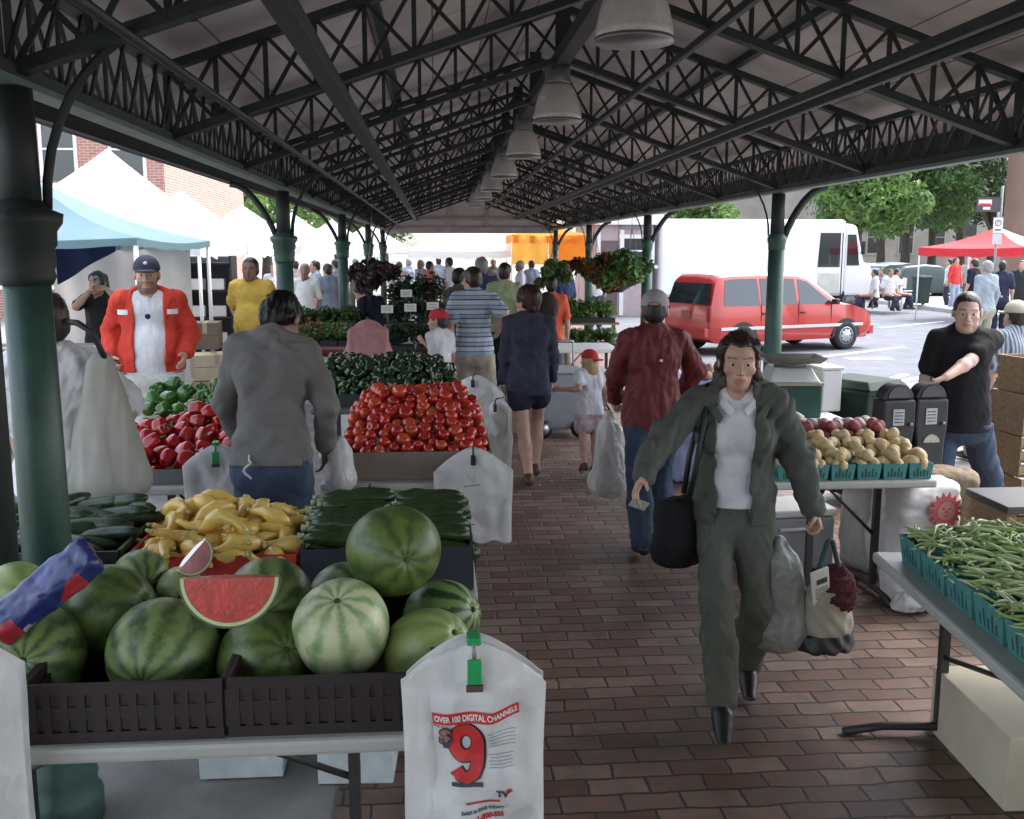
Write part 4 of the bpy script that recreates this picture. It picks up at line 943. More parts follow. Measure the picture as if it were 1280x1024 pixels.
def person(label, loc, rz, H=1.75, bw=1.0, lean=0, side=0, yaw=0, pitch=0, wr=None, wl=None, ar=None, al=None, er=None, el=None, kr=None, kl=None, crR=.35, crL=.35, hdR=None, hdL=None, pnR=None, pnL=None,
           skin=None, top=None, jacket=None, low=None, shoes=SHOE_B, hair=None, cap=None, h=.008, belly=0, bust=0, stubble=0, eyes=False, drop=0, fat=0, group=None, folds=1.5, seed=1, glasses=None, fem=0):
    s = H / 1.75; loc = Vector((loc[0], loc[1], loc[2] if len(loc) > 2 else 0)); hh = h / s
    t = thing('person', label, 'person', loc, rz, group)
    iR = Matrix.Rotation(-rz, 3, 'Z')
    def W2L(p): return V3(iR @ (Vector(p) - loc)) / s
    hip = np.array([0, 0, .93 - drop]); Mu = np.array(Matrix.Rotation(-lean, 3, 'X') @ Matrix.Rotation(side, 3, 'Y'))
    def U(p): return hip + Mu @ (np.array(p, float) - [0, 0, .93])
    sw = .166 * bw; SR, SL_ = U((sw, -.01, 1.445)), U((-sw, -.01, 1.445))
    WR = W2L(wr) if wr is not None else SR + np.array([.07, .06, -.52]); WL = W2L(wl) if wl is not None else SL_ + np.array([-.07, .06, -.52])
    ER, WR = ik(SR, WR, .285, .255, np.array(er if er else (.35, -1, -.1))); EL, WL = ik(SL_, WL, .285, .255, np.array(el if el else (-.35, -1, -.1)))
    HR, HL = hip + [.092 * bw, 0, -.01], hip + [-.092 * bw, 0, -.01]
    AR = W2L(ar) if ar is not None else np.array([.105, -.03, .085]); AL = W2L(al) if al is not None else np.array([-.105, -.03, .085])
    KR, AR = ik(HR, AR, .425, .425, np.array(kr if kr else (.1, 1, 0))); KL, AL = ik(HL, AL, .425, .425, np.array(kl if kl else (-.1, 1, 0)))
    Mh = Matrix(Mu.tolist()) @ Matrix.Rotation(yaw, 3, 'Z') @ Matrix.Rotation(-pitch, 3, 'X'); Mn = np.array(Mh)
    nb = U((0, -.015, 1.49)); hc = nb + Mn @ np.array([0, .03, .138])
    def hp(*v): return hc + Mn @ (np.array(v, float) * KH)
    KH = 1.09 if H > 1.4 else 1.25
    X1 = Mu @ np.array([1., 0, 0])
    # ---- body
    B = SDF(); e = .0
    def torso(S, inf, hem=None, kk=.05, up=1.445):
        i = inf
        S.ecap(U((0, 0, 1.14)), U((0, -.005, 1.34)), (.128 * bw + i + fat * .5, .096 + i + fat * .5), (.150 * bw + i * .7, .106 + i * .8), X1, kk)
        S.ecap(U((0, 0, .97)), U((0, 0, 1.14)), (.146 * bw + i + fat, .106 + i + fat), (.128 * bw + i + fat, .098 + i + fat), X1, kk)
        S.cap(U((sw * .92, -.01, 1.428)), U((-sw * .92, -.01, 1.428)), .052 + i * .6, .052 + i * .6, kk)
        S.cap(U((.09 * bw, -.02, 1.45)), U((0, -.02, 1.50)), .052 + i * .8, .055 + i * .6, .03); S.cap(U((-.09 * bw, -.02, 1.45)), U((0, -.02, 1.50)), .052 + i * .8, .055 + i * .6, .03)
        S.ell(U((.08 * bw, -.045, 1.33)), (.082 + i * .7, .072 + i * .7, .12 + i), .04); S.ell(U((-.08 * bw, -.045, 1.33)), (.082 + i * .7, .072 + i * .7, .12 + i), .04)
        if belly: S.ell(U((0, .045, 1.07)), (.15 * bw + i, .10 + belly + i, .17 + i), .06)
        if bust:
            for q in (1, -1): S.ell(U((q * .075, .075, 1.285)), (.065 + i, .055 + bust + i, .07 + i), .04)
    def legs(S, i, k0=0, k1=1.0, flare=0, thin=0):
        for Hh, K, A in ((HR, KR, AR), (HL, KL, AL)):
            S.ecap(hip + [0, -.01, .04], hip + [0, -.012, -.06], (.145 * bw + i + fat, .108 + i + fat), (.150 * bw + i + fat * .7, .112 + i + fat * .7), (1, 0, 0), .05)
            sx = math.copysign(1, Hh[0]); S.ell(hip + [sx * .07, -.055, -.06], (.085 + i, .08 + i, .09 + i), .04)
            if k1 >= 1: S.cap(Hh, K, .082 + i + fat * .4, .056 + i + flare * .3, .045); S.cap(K, K + (A - K) * .40, .056 + i + flare * .3, .056 + i + flare * .7, .03); S.cap(K + (A - K) * .40, A, .056 + i + flare * .7, .040 + i + flare, .03)
            else:
                E_ = Hh + (K - Hh) * k1; S.cap(Hh, E_, .084 + i, .072 + i + flare, .045)
    torso(B, 0); legs(B, 0)
    for Sh, E, W_ in ((SR, ER, WR), (SL_, EL, WL)):
        B.cap(Sh, E, .049 * (1 + fat * 3), .038 * (1 + fat * 3), .04); B.cap(E, E + (W_ - E) * .3, .039 * (1 + fat * 3), .040 * (1 + fat * 3), .02); B.cap(E + (W_ - E) * .3, W_, .040 * (1 + fat * 3), .026, .02)
    for A, K in ((AR, KR), (AL, KL)):
        dn = min(.09, max(0, A[2] - .115)); B.cap(A + [0, -.03, -.048], A + [0, .12, -.064 - dn], .030, .018, .03)
    B.cap(nb - Mu @ np.array([0, 0, .05]), hp(0, -.025, -.05), .057 + fat * .3 - fem * .010, .053 + fat * .3 - fem * .009, .03)
    # head
    B.rs = KH
    B.ell(hp(0, -.012, .030), (.074, .094, .086), .02, rot=Mh); B.ell(hp(0, .026, -.035), (.058 + fat * .2 - fem * .006, .060, .078), .03, rot=Mh)
    B.ell(hp(0, .034, -.078), (.044 + fat * .3 - fem * .008, .045, .034), .03, rot=Mh); B.cap(hp(-.010 + fem * .005, .068, -.100), hp(.010 - fem * .005, .068, -.100), .015 - fem * .002, .015 - fem * .002, .02)
    if fat: B.ell(hp(0, .01, -.095), (.05, .05, .03), .03, rot=Mh)
    if h <= .011:
        for q in (1, -1):
            B.cap(hp(q * .010, .082, .018), hp(q * .046, .066, .019), .009 - fem * .003, .009 - fem * .003, .014); B.ell(hp(q * .043, .052, -.028), (.021, .020, .018), .022, rot=Mh)
            B.ell(hp(q * .031, .093, -.001), (.017, .013, .0105), .010, sub=True, rot=Mh)
            B.ell(hp(q * .078, -.012, -.008), (.009, .019, .031), .008, rot=Mh)
            (None if fem else B.ell(hp(q * .046, .05, -.07), (.016, .02, .02), .02, rot=Mh))
        B.cap(hp(0, .084, .004), hp(0, .106 - fem * .003, -.032), .0085 - fem * .001, .0115 - fem * .002, .012)
        for q in (1, -1): B.ell(hp(q * .0125, .094, -.037), (.0075, .009, .007), .006, rot=Mh)
        B.cap(hp(0, .08, -.058), hp(0, .08, -.074), .018, .016, .012)
        B.cap(hp(-.019, .081, -.0625), hp(.019, .081, -.0625), .0062, .0062, .007); B.cap(hp(-.015, .082, -.0735), hp(.015, .082, -.0735), .0066, .0066, .006)
        B.cap(hp(-.020, .0925, -.068), hp(.020, .0925, -.068), .0022, .0022, .004, sub=True)
        if eyes:
            for q in (1, -1): B.cap(hp(q * .018, .0800, .0030), hp(q * .045, .0725, .0010), .0056, .0052, .003); B.cap(hp(q * .019, .0795, -.0105), hp(q * .043, .0725, -.0100), .0040, .0040, .004)
    else: B.cap(hp(0, .084, .004), hp(0, .104, -.032), .010, .013, .012)
    # hands
    B.rs = 1.0
    fr = .0080 if hh < .0065 else .0105
    for sgn, E, W_, cr, hd, pn in ((1, ER, WR, crR, hdR, pnR), (-1, EL, WL, crL, hdL, pnL)):
        d = nrm(np.array(hd, float)) if hd else nrm(W_ - E); n = np.array(pn, float) if pn else np.array([-sgn, .15, 0.]); n = nrm(n - d * (n @ d)); tt = np.cross(d, n) * sgn
        if pn is None and tt[1] < 0 and abs(d[2]) > .5: tt = -tt
        kn = W_ + d * .088
        B.ecap(W_ + d * .012, kn - d * .012, (.030, .017), (.039, .014), tt, .012)
        for k, (o_, ln) in enumerate(((.031, .070), (.0105, .079), (-.010, .073), (-.030, .057))):
            p = kn + tt * o_ - d * .006; a = cr * (.7 + .12 * k); q = d
            for j, fl in enumerate((.44, .32, .24)):
                ang_ = a * (1 if j == 0 else 1.0 + .9 * j); q2 = d * math.cos(ang_) + n * math.sin(ang_)
                p2 = p + q2 * ln * fl; B.cap(p, p2, fr * (1.05 - .1 * j), fr * (1.0 - .12 * j), .004); p = p2
        p = W_ + d * .022 + tt * .024; q = nrm(d * .62 + tt * .62 + n * (.25 + .5 * cr)); p2 = p + q * .042; B.cap(p, p2, fr * 1.45, fr * 1.15, .012)
        q = nrm(d * .85 + tt * .2 + n * (.2 + .7 * cr)); B.cap(p2, p2 + q * .032, fr * 1.1, fr * .9, .004)
    V, Q = B.mesh(hh)
    Lh = (V - hc) @ Mn / KH                                   # head-local coordinates of the vertices
    C_ = np.ones((len(V), 3)); hm = (np.abs(Lh[:, 2]) < .13) & (np.abs(Lh[:, 0]) < .1) & (np.abs(Lh[:, 1]) < .13)
    lip = hm & (Lh[:, 1] > .075) & (np.abs(Lh[:, 0]) < .026 - np.abs(Lh[:, 2] + .068) * .8) & (np.abs(Lh[:, 2] + .068) < .0115); C_[lip] = (.86, .62, .60)
    bx = np.abs(Lh[:, 0]); brow = hm & (Lh[:, 1] > .055) & (bx > .012) & (bx < .052) & (np.abs(Lh[:, 2] - (.0225 + .003 * np.sin((bx - .012) / .04 * 2.6))) < .0036 - fem * .001); C_[brow] = (.30, .23, .19)
    chk = hm & (Lh[:, 1] > .03) & (np.linalg.norm(Lh - [[.045, .06, -.04]], axis=1) < .028) | hm & (np.linalg.norm(Lh - [[-.045, .06, -.04]], axis=1) < .028); C_[chk] *= (1.03, .93, .91)
    if stubble:
        st_ = hm & (Lh[:, 2] < -.045) & (Lh[:, 1] > -.01) & ~lip & ((np.abs(Lh[:, 0]) > .026) | (Lh[:, 2] < -.085) | (np.abs(Lh[:, 2] + .052) < .007)); C_[st_] *= 1 - .62 * stubble
    link('body', npmesh('body', V * s, Q, skin or SK_FAIR, C_), t)
    def part(name, S, m, disp=None, hs=1.0):
        V, Q = S.mesh(hh * hs, disp); return link(name, npmesh(name, V * s, Q, m), t)
    fo = lambda a, f_, sd_: (lambda P: a * folds * (-.75 * (np.abs(wav(P, f_ * .62, sd_ + 7, 3, (1, 1, .55))) - .4) + .55 * wav(P, f_ * .7, sd_, 3, (1, 1, .6)) - .42 * (np.abs(wav(P, f_ * 1.25, sd_ + 5, 3, (1, 1, .7))) - .4)))
    def sleeves(S, i, fr_, cuff=0, loose=0):
        for Sh, E, W_ in ((SR, ER, WR), (SL_, EL, WL)):
            j_ = i * .55
            if fr_ <= .5: S.cap(Sh, Sh + (E - Sh) * fr_ * 2, .054 + j_, .052 + j_ + loose, .04)
            else:
                S.cap(Sh, E, .054 + j_, .044 + j_ + loose * .8, .04); z_ = E + (W_ - E) * (fr_ - .5) * 2 * .96; S.cap(E, z_, .044 + j_ + loose * .8, .034 + j_ + loose * .6, .02)
                if cuff: S.cap(z_, z_ + nrm(W_ - E) * .012, .030 + j_, .029 + j_, .006)
    def upper(spec, name, i0, sd_):
        S = SDF(); i = spec.get('inf', i0); hem = spec.get('hem', .90)
        torso(S, i); S.ecap(U((0, -.005, hem + .02)), U((0, 0, 1.0)), (.158 * bw + i + fat * .9 + spec.get('flare', 0), .116 + i + fat * .9 + spec.get('flare', 0)), (.150 * bw + i + fat, .108 + i + fat), X1, .05)
        if hem < .95:
            for q in (1, -1): S.ell(hip + Mu @ np.array([q * .07, -.052, -.05]), (.088 + i, .084 + i, .09 + i), .04)
        if spec.get('blouse'): S.ecap(U((0, -.005, hem + .05)), U((0, -.005, hem + .10)), (.165 * bw + i + spec['blouse'], .12 + i + spec['blouse']), (.150 * bw + i + spec['blouse'], .11 + i + spec['blouse']), X1, .04)
        Mr = Matrix(Mu.tolist()); S.box(U((0, 0, hem - .30)), (.6, .6, .30), .002, .004, True, rot=Mr)
        if spec.get('open'):
            o_ = spec['open']; S.box(U((spec.get('shift', 0), .30, 1.1)), (o_, .30 - .02, .60), .01, .006, True, rot=Mr @ Matrix.Rotation(spec.get('twist', 0), 3, 'Y'))
            S.ell(U((spec.get('shift', 0), .16, 1.46)), (o_ * 1.15, .14, .16), .02, True, rot=Mr)
        sleeves(S, i, spec.get('sleeve', 1), spec.get('cuff', 0), spec.get('loose', 0))
        S.cap(nb - Mu @ np.array([0, -.012, .01]), nb + Mu @ np.array([0, .03, .16]), .056, .075, .006, True)   # neck hole
        if spec.get('vneck'): S.cap(U((0, .085, 1.50)), U((0, .13, 1.50 - spec['vneck'])), .036, .010, .006, True)
        f0 = fo(spec.get('fold', .007), spec.get('freq', 30), seed * 13 + sd_); hpt = U((0, 0, hem)); upv = Mu @ np.array([0, 0, 1.])
        return part(name, S, spec['m'], lambda P: f0(P) * np.clip(np.abs((P - hpt) @ upv) / .06, .1, 1), spec.get('hs', 1))
    if low:
        S = SDF(); k1 = low.get('len', 1.0); legs(S, low.get('inf', .012), 0, k1, low.get('flare', .012))
        if k1 >= 1:
            for A, K in ((AR, KR), (AL, KL)): dd = nrm(A - K); S.box(A + dd * .36 + dd * .05, (.2, .2, .35), .002, .004, True, rot=Vector(dd).to_track_quat('Z', 'X').to_matrix())
        ct_ = min(.09, (top or {}).get('hem', 1.02) + .045 - .93); S.box(hip + [0, 0, ct_ + .28], (.5, .5, .28), .002, .004, True)
        part(low.get('name', 'trousers'), S, low['m'], fo(low.get('fold', .007), 26, seed * 5 + 3))
    if top: upper(top, top.get('name', 'shirt'), .010, 1)
    if jacket: upper(jacket, jacket.get('name', 'jacket'), .028, 2)
    for nm, spec in (('collar', (jacket or {}).get('collar')), ('collar', (top or {}).get('collar'))):
        if spec:
            S = SDF(); i = spec.get('inf', 0); n_ = 14
            for sg in (1, -1):
                P = []
                for j in range(n_ + 1):
                    a = j / n_; th = PI * (1 - a * .93) ; r_ = .066 + i + .012 * a
                    P.append(U((sg * r_ * math.sin(th) * 1.05, -.018 + r_ * .95 * -math.cos(th) * -1 * (-1) if False else -.018 - r_ * math.cos(th) * -1 * -1, 0)))
                    P[-1] = U((sg * (r_ * math.sin(th) + spec.get('gap', .006) * a), -.012 + r_ * math.cos(th) * (1 + .38 * a), 1.520 - spec.get('v', .07) * a ** 2.2))
                for j in range(n_):
                    m0 = Mu @ np.array([sg * .012, .004, -.024]); S.cap(P[j], P[j + 1], .0065, .0065, .006); S.cap(P[j] + m0 * .5, P[j + 1] + m0 * .5, .0065, .0065, .008); S.cap(P[j] + m0, P[j + 1] + m0, .0065, .0065, .008)
            part(nm, S, spec['m'])
    if shoes:
        for A, K, tg in ((AR, KR, ar), (AL, KL, al)):
            S = SDF(); up = max(0, A[2] - .085); fw = np.array([0, 1., 0]); dn = 0
            if up > .03: dn = min(.09, up)
            S.cap(A + [0, -.045, -.048], A + [0, .06, -.045], .040, .042, .02); S.cap(A + [0, .06, -.05], A + [0, .15, -.055 - dn], .042, .032, .02); S.cap(A + [0, 0, -.005], A + [0, -.02, -.03], .046, .047, .02); S.cap(A + [0, .02, -.03], A + [0, .09, -.048 - dn * .5], .043, .038, .02)
            S.box((A + [0, .05, -.285 - dn * .5]), (.2, .4, .2), .002, .003, True)
            o = part('shoe', S, shoes)
    # hair
    if hair:
        st_, hm_ = hair; S = SDF(KH); g = {'buzz': .0035, 'bob': .004}.get(st_, .003)
        S.ell(hp(0, -.018, .034), (.0765 + g, .0955 + g, .0865 + g), .02, rot=Mh)
        if st_ in ('bob', 'long'):
            for q in (1, -1): S.ell(hp(q * .068, -.046, -.038 if st_ == 'bob' else -.04), (.025, .050, .078 if st_ == 'bob' else .12), .03, rot=Mh); S.ell(hp(q * .062, .012, .050), (.020, .04, .040), .02, rot=Mh); S.ell(hp(q * .078, -.038, -.088), (.023, .032, .032), .02, rot=Mh) if st_ == 'bob' else None
            S.ell(hp(0, -.075, -.045 if st_ == 'bob' else -.08), (.07, .05, .09 if st_ == 'bob' else .13), .03, rot=Mh)
        elif st_ == 'full': S.ell(hp(0, -.03, .04), (.092, .105, .10), .03, rot=Mh); S.ell(hp(0, -.075, -.03), (.065, .04, .06), .03, rot=Mh)
        else: S.ell(hp(0, -.06, -.02), (.070, .052, .062), .03, rot=Mh)
        hl = {'short': .064, 'buzz': .066, 'bob': .070, 'long': .064, 'full': .056, 'fringe': .03}.get(st_, .06)
        S.box(hp(0, .135, hl - .20), (.060, .105, .20), .03, .012, True, rot=Mh); S.box(hp(0, .055, -.20 + .01), (.11, .055, .19), .02, .015, True, rot=Mh) if st_ in ('short', 'buzz', 'full') else None
        if cap: S.box(hp(0, 0, .035 + .20), (.3, .3, .20), .01, .004, True, rot=Mh)
        amp = .0012 if st_ == 'buzz' else .005
        ho_ = part('hair', S, hm_, lambda P: amp * wav(P, 70, seed + 2, 4, (1, 1, .35)) + (-.004 if st_ != 'buzz' else 0) * 0 + amp * .6 * wav(P, 190, seed + 5, 3, (1, 1, .25)), 1)
        if h < .0085 and st_ != 'buzz' and not cap:
            me = ho_.data; nv_ = len(me.vertices); co = np.empty(nv_ * 3, np.float32); no = np.empty(nv_ * 3, np.float32); me.vertices.foreach_get('co', co); me.vertex_normals.foreach_get('vector', no); co = co.reshape(-1, 3) / s; no = no.reshape(-1, 3)
            gr_ = np.random.RandomState(seed); lf_ = ((co - hc) @ Mn / KH); ok_ = np.argwhere((lf_[:, 1] < .045) | (lf_[:, 2] > .095)).ravel(); pk_ = gr_.choice(ok_, min(len(ok_), 2600), replace=False); P = co[pk_]; Nn = no[pk_]; par = hp(.02, .05, .13)
            VV = []; fl = (P - par); fl[:, 2] -= .05 + .6 * np.abs(P[:, 2] - par[2]); wd_ = gr_.uniform(.0010, .0022, (len(P), 1))
            ln_ = gr_.uniform(.005, .011, (len(P), 1))
            for k_ in range(4):
                tg = fl - Nn * (fl * Nn).sum(1, keepdims=True) + gr_.normal(size=P.shape) * .012; tg /= np.linalg.norm(tg, axis=1, keepdims=True) + 1e-9
                sd__ = np.cross(tg, Nn); q_ = P + Nn * (.0012 + .0016 * (k_ in (1, 2))); w2 = wd_ * (1 if k_ < 3 else .2); VV.append((q_ - sd__ * w2, q_ + sd__ * w2)); P = P + tg * ln_ - Nn * .0006 * k_
            V_ = np.stack([v for pr_ in VV for v in pr_], 1).reshape(-1, 3); nn_ = len(pk_); base_ = np.arange(nn_)[:, None] * 8
            Q_ = np.concatenate([base_ + np.array([[2 * k_, 2 * k_ + 1, 2 * k_ + 3, 2 * k_ + 2]]) for k_ in range(3)])
            link('hair_strands', npmesh('hair_strands', V_ * s, Q_, hm_), t)
    if cap:
        cm, dr = cap[0], cap[1]; S = SDF(KH); S.ell(hp(0, -.012, .040), (.088, .108, .094), .01, rot=Mh); S.box(hp(0, 0, -.172), (.3, .3, .20), .002, .004, True, rot=Mh)
        S.box(hp(0, -.11, .030), (.035, .04, .020), .015, .006, True, rot=Mh) if len(cap) > 2 and cap[2] == 'strap' else None
        if dr:
            S.ell(hp(0, dr * .122, .036 - (.012 if dr > 0 else .02)), (.070, .078, .010), .010, rot=Mh)
        part('cap', S, cm, None, 1)
    if eyes:
        for q in (1, -1):
            b = MB(); n = 16; r = .0118 * KH
            prof = [(math.sin(a), math.cos(a)) for a in (0.001, .20, .21, .50, .56, .8, 1.0, 1.4, 1.9, 2.5, 3.1)]
            for k in range(len(prof) - 1):
                b.cur = 0 if k >= 4 else (2 if k < 2 else 1)
                vs = []
                for rr_, yy_ in prof[k:k + 2]:
                    for j in range(n): a = 2 * PI * j / n; vs.append((hp(q * .031 + r / KH * rr_ * math.cos(a), .0722 + r / KH * yy_, -.0025 + r / KH * rr_ * math.sin(a))) * s)
                b.add(vs, [(j, (j + 1) % n, n + (j + 1) % n, n + j) for j in range(n)], True)
            b.build('eye', [EYE_W, EYE_I, BLACK], t)
    if glasses == 'head':
        b = MB()
        for q in (1, -1): b.ball(tuple(hp(q * .035, .072, .083) * s), (.030 * s, .012 * s, .020 * s), 14, 8); b.tube([tuple(hp(q * .06, .066, .085) * s), tuple(hp(q * .088, .03, .07) * s), tuple(hp(q * .092, -.05, .03) * s)], .003, 6)
        b.build('sunglasses', BLACK, t)
    info = dict(s=s, hp=lambda *v: loc + Matrix.Rotation(rz, 3, 'Z') @ Vector(hp(*v) * s), U=lambda v: loc + Matrix.Rotation(rz, 3, 'Z') @ Vector(U(v) * s), WR=loc + Matrix.Rotation(rz, 3, 'Z') @ Vector(WR * s), WL=loc + Matrix.Rotation(rz, 3, 'Z') @ Vector(WL * s), ER=ER, t=t, L=lambda v: tuple(v), hpl=hp, Ul=U)
    return info
def flatpart(t, pts, m, name, r=.004, n=6):
    b = MB(); b.tube(pts, r, n); return b.build(name, m, t)

# --- the woman walking towards us
gl = at(913, 900); gl = Vector((atY(914, 700, 4.12).x, 4.12, 0))
W = person('woman in open olive green jacket, white polo and khaki trousers walking towards the camera', gl, PI - .20, 1.625, .98, lean=.03, yaw=-.02, pitch=.02,
    wr=atY(803, 596, 3.86), wl=atY(1022, 650, 4.05), er=(1, -.45, .0), el=(-.8, -.7, .3), ar=at(903, 893, .10), al=at(934, 829, .13), crR=.45, crL=1.15, hdR=(.30, .55, -.6), pnR=(-.7, .2, -.6), pnL=(1, .1, 0),
    skin=SK_FAIR, top=dict(m=cloth('white_polo', (.62, .62, .66)), sleeve=.06, hem=.965, inf=.012, name='polo_shirt', fold=.006, vneck=.10, collar=dict(m=cloth('white_polo', (.62, .62, .66)), v=.10, gap=.010, inf=.004)),
    jacket=dict(m=cloth('olive_jacket', (.082, .088, .075)), inf=.033, open=.080, shift=.012, hem=.885, fold=.012, freq=28, loose=.011, flare=.004, cuff=1, collar=dict(m=cloth('olive_jacket', (.082, .088, .075)), v=.13, gap=.055, inf=.022)),
    low=dict(m=cloth('olive_khaki', (.092, .096, .078)), inf=.009, flare=.022, fold=.010), shoes=SHOE_B, hair=('bob', HAIR_BR), eyes=True, bust=.012, h=.0048, seed=3, fem=1)
# --- grey sweatshirt man, back turned
gm = Vector((atY(337, 500, 4.85).x, 4.85, 0))
grey = cloth('grey_sweatshirt', (.150, .145, .140))
P2 = person('man in grey sweatshirt and blue jeans seen from behind, bending over the produce', gm, -.08, 1.82, .95, lean=.16, yaw=-.25, pitch=.62, wr=(gm.x + .24, 5.02, .98), wl=(gm.x - .18, 5.12, 1.00), er=(.9, -.8, -.1), el=(-.9, -.8, -.1),
    skin=SK_BROWN, top=dict(m=grey, sleeve=.97, hem=.90, inf=.022, name='sweatshirt', fold=.010, freq=30, blouse=.006, loose=.008, cuff=1), low=dict(m=JEAN, inf=.02, flare=.03, fold=.010, name='jeans'), shoes=SHOE_B, hair=('short', HAIR_BK), h=.006, fat=.0, seed=5)
flatpart(P2['t'], [tuple(np.array(P2['Ul']((-.06 + .02 * math.sin(k * .8) * (k > 2), -.172 - .02 * (k > 2), .955 - .012 * k))) * P2['s']) for k in range(10)], cloth('cord', (.5, .5, .48)), 'drawstring', .006)
# --- red jacket man
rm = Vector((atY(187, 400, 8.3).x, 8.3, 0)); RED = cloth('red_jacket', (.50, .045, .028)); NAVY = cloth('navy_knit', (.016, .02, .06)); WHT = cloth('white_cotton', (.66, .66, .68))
P3 = person('bearded man in red baseball jacket, navy cap, white shirt and white trousers', rm, PI + .20, 1.91, 1.16, yaw=.0, wr=atY(141, 447, 8.2), wl=atY(231, 444, 8.2), er=(.3, -1, 0), el=(-.3, -1, 0), crR=1.0,
    skin=SK_FAIR, top=dict(m=WHT, sleeve=.06, hem=.86, inf=.012, fold=.005, vneck=.07), jacket=dict(m=RED, inf=.036, open=.105, hem=.92, sleeve=.93, fold=.0085, loose=.016), low=dict(m=cloth('white_trousers', (.55, .54, .52)), inf=.022, flare=.03), shoes=SHOE_W, hair=('short', HAIR_BK), cap=(mat('cap_navy', (.018, .022, .045), .8), 1), eyes=True, stubble=.9, belly=.035, fat=.014, h=.0075, seed=7)
for sg in (1, -1):                                   # pale lettering strips and navy edging of the jacket
    b = MB(); u = [P3['Ul']((sg * (.135 + .018 * k), .168 - .0055 * k * k * .6, 1.345)) for k in range(5)]
    b.add([tuple(np.array(p) * P3['s']) for p in u] + [tuple((np.array(p) + [0, 0, .036]) * P3['s']) for p in u], [(k, k + 1, k + 6, k + 5) for k in range(4)]); b.build('chest_lettering', WHT, P3['t'], solid=.004)
b = MB(); b.ball(tuple(np.array(P3['Ul']((0.0, .160, 1.33))) * P3['s']), (.022, .006, .022), 12, 8); b.build('shirt_badge', NAVY, P3['t'])
b = MB(); q_ = np.array(P3['hpl'](0, .090, .078)) * P3['s']; b.ball(tuple(q_), (.016, .006, .014), 10, 6); b.build('cap_badge', WHT, P3['t'])
# --- white shirt behind the column
wm = Vector((atY(66, 500, 4.6).x, 4.6, 0))
P4 = person('person in loose white shirt behind the nearest column, large tote on the shoulder', wm, .7, 1.78, 1.0, wr=(wm.x + .23, 4.55, 1.02), er=(1, -.3, 0), wl=(wm.x - .22, 4.75, 1.02), skin=SK_FAIR, top=dict(m=WHT, sleeve=.40, hem=.88, inf=.03, fold=.014, loose=.03), low=dict(m=JEAN_L, inf=.02, flare=.02), hair=('short', HAIR_BR), h=.009, seed=9)
# --- young man in black tee
pmx_ = atY(1137, 520, 5.95).x
bm = Vector((atY(1200, 500, 6.25).x, 6.25, 0))
P5 = person('young man in black t-shirt and jeans resting a hand on the parking meter', bm, PI - .36, 1.70, 1.02, lean=.05, yaw=-.06, pitch=.04, wl=atY(1181, 473, 5.93), el=(-.8, -.2, -1), crL=.55, hdL=(.85, .15, -.35), pnL=(.1, .1, -1),
    al=atY(1249, 672, 6.75), kl=(-.1, 1, 0), skin=SK_PALE, top=dict(m=cloth('black_tee', (.012, .012, .014)), sleeve=.34, hem=.83, inf=.025, fold=.006, freq=20, loose=.006, name='t_shirt', flare=.012), low=dict(m=JEAN, inf=.024, flare=.03, name='jeans'), shoes=SHOE_W, hair=('buzz', HAIR_BK), eyes=True, h=.0056, fat=.012, seed=11)
# --- maroon jacket man
mm = Vector((atY(815, 500, 6.45).x, 6.45, 0))
P6 = person('man in maroon windbreaker and pale cap walking away with plastic bags', mm, .10, 1.70, 1.05, yaw=-.35, pitch=.03, wl=atY(768, 500, 6.68), wr=(mm.x + .26, 6.7, 1.0), el=(-1, -.8, 0), er=(1, -.8, 0), ar=at(826, 668, .1), al=at(803, 683, .085), crL=1.1,
    skin=SK_FAIR, top=dict(m=cloth('maroon_jacket', (.125, .022, .024), .6), sleeve=.97, hem=.84, inf=.026, fold=.011, name='windbreaker', loose=.016, cuff=1, blouse=.01), low=dict(m=JEAN, inf=.02, flare=.02, name='jeans'), hair=('short', HAIR_BK), cap=(mat('cap_grey', (.33, .32, .33), .85), 1, 'strap'), h=.0075, seed=13, fat=.006)
b = MB(); b.box(tuple(np.array(P6['Ul']((0, -.178, 1.31))) * P6['s']), (.018, .004, .014)); b.build('logo_patch', WHT, P6['t'])
# --- navy sweater woman, child beside her
nm_ = Vector((atY(661, 500, 8.4).x, 8.4, 0)); NAVS = cloth('navy_sweater', (.040, .044, .066), .9, .3)
P7 = person('woman in navy sweater and dark shorts walking away, holding a small girl by the hand', nm_, 0, 1.66, 1.02, yaw=.75, wl=atY(630, 492, 8.5), wr=atY(690, 482, 8.5), el=(-1, -.5, 0), er=(1, -.6, 0), ar=at(669, 582, .13), al=at(661, 597, .085),
    skin=SK_FAIR, top=dict(m=NAVS, sleeve=.98, hem=.80, inf=.024, fold=.010, name='sweater', loose=.014, flare=.01), low=dict(m=cloth('dark_shorts', (.022, .026, .045)), inf=.02, len=.42, flare=.02, name='shorts'), shoes=SHOE_N, hair=('full', HAIR_RD), h=.008, seed=15, fem=1)
gg = Vector((atY(737, 500, 8.75).x, 8.75, 0)); REDC_ = mat('cap_red', (.48, .03, .035), .8)
P8 = person('small girl in red sun cap and flowered shorts beside the navy sweater woman', gg, .3, 1.08, 1.05, yaw=.5, wl=atY(701, 487, 8.62), el=(-.4, -.6, -.7), skin=SK_FAIR, top=dict(m=WHT, sleeve=.3, hem=.82, inf=.035, fold=.012, name='t_shirt'), low=dict(m=mat('flower_cloth', (.55, .50, .50), .9, .2, 22, col2=(.35, .20, .25)), inf=.03, len=.62, flare=.03, name='shorts'), shoes=SHOE_N, hair=('long', HAIR_BL), cap=(REDC_, -1), h=.008, seed=17, ar=at(744, 588, .06), al=at(731, 592, .06))
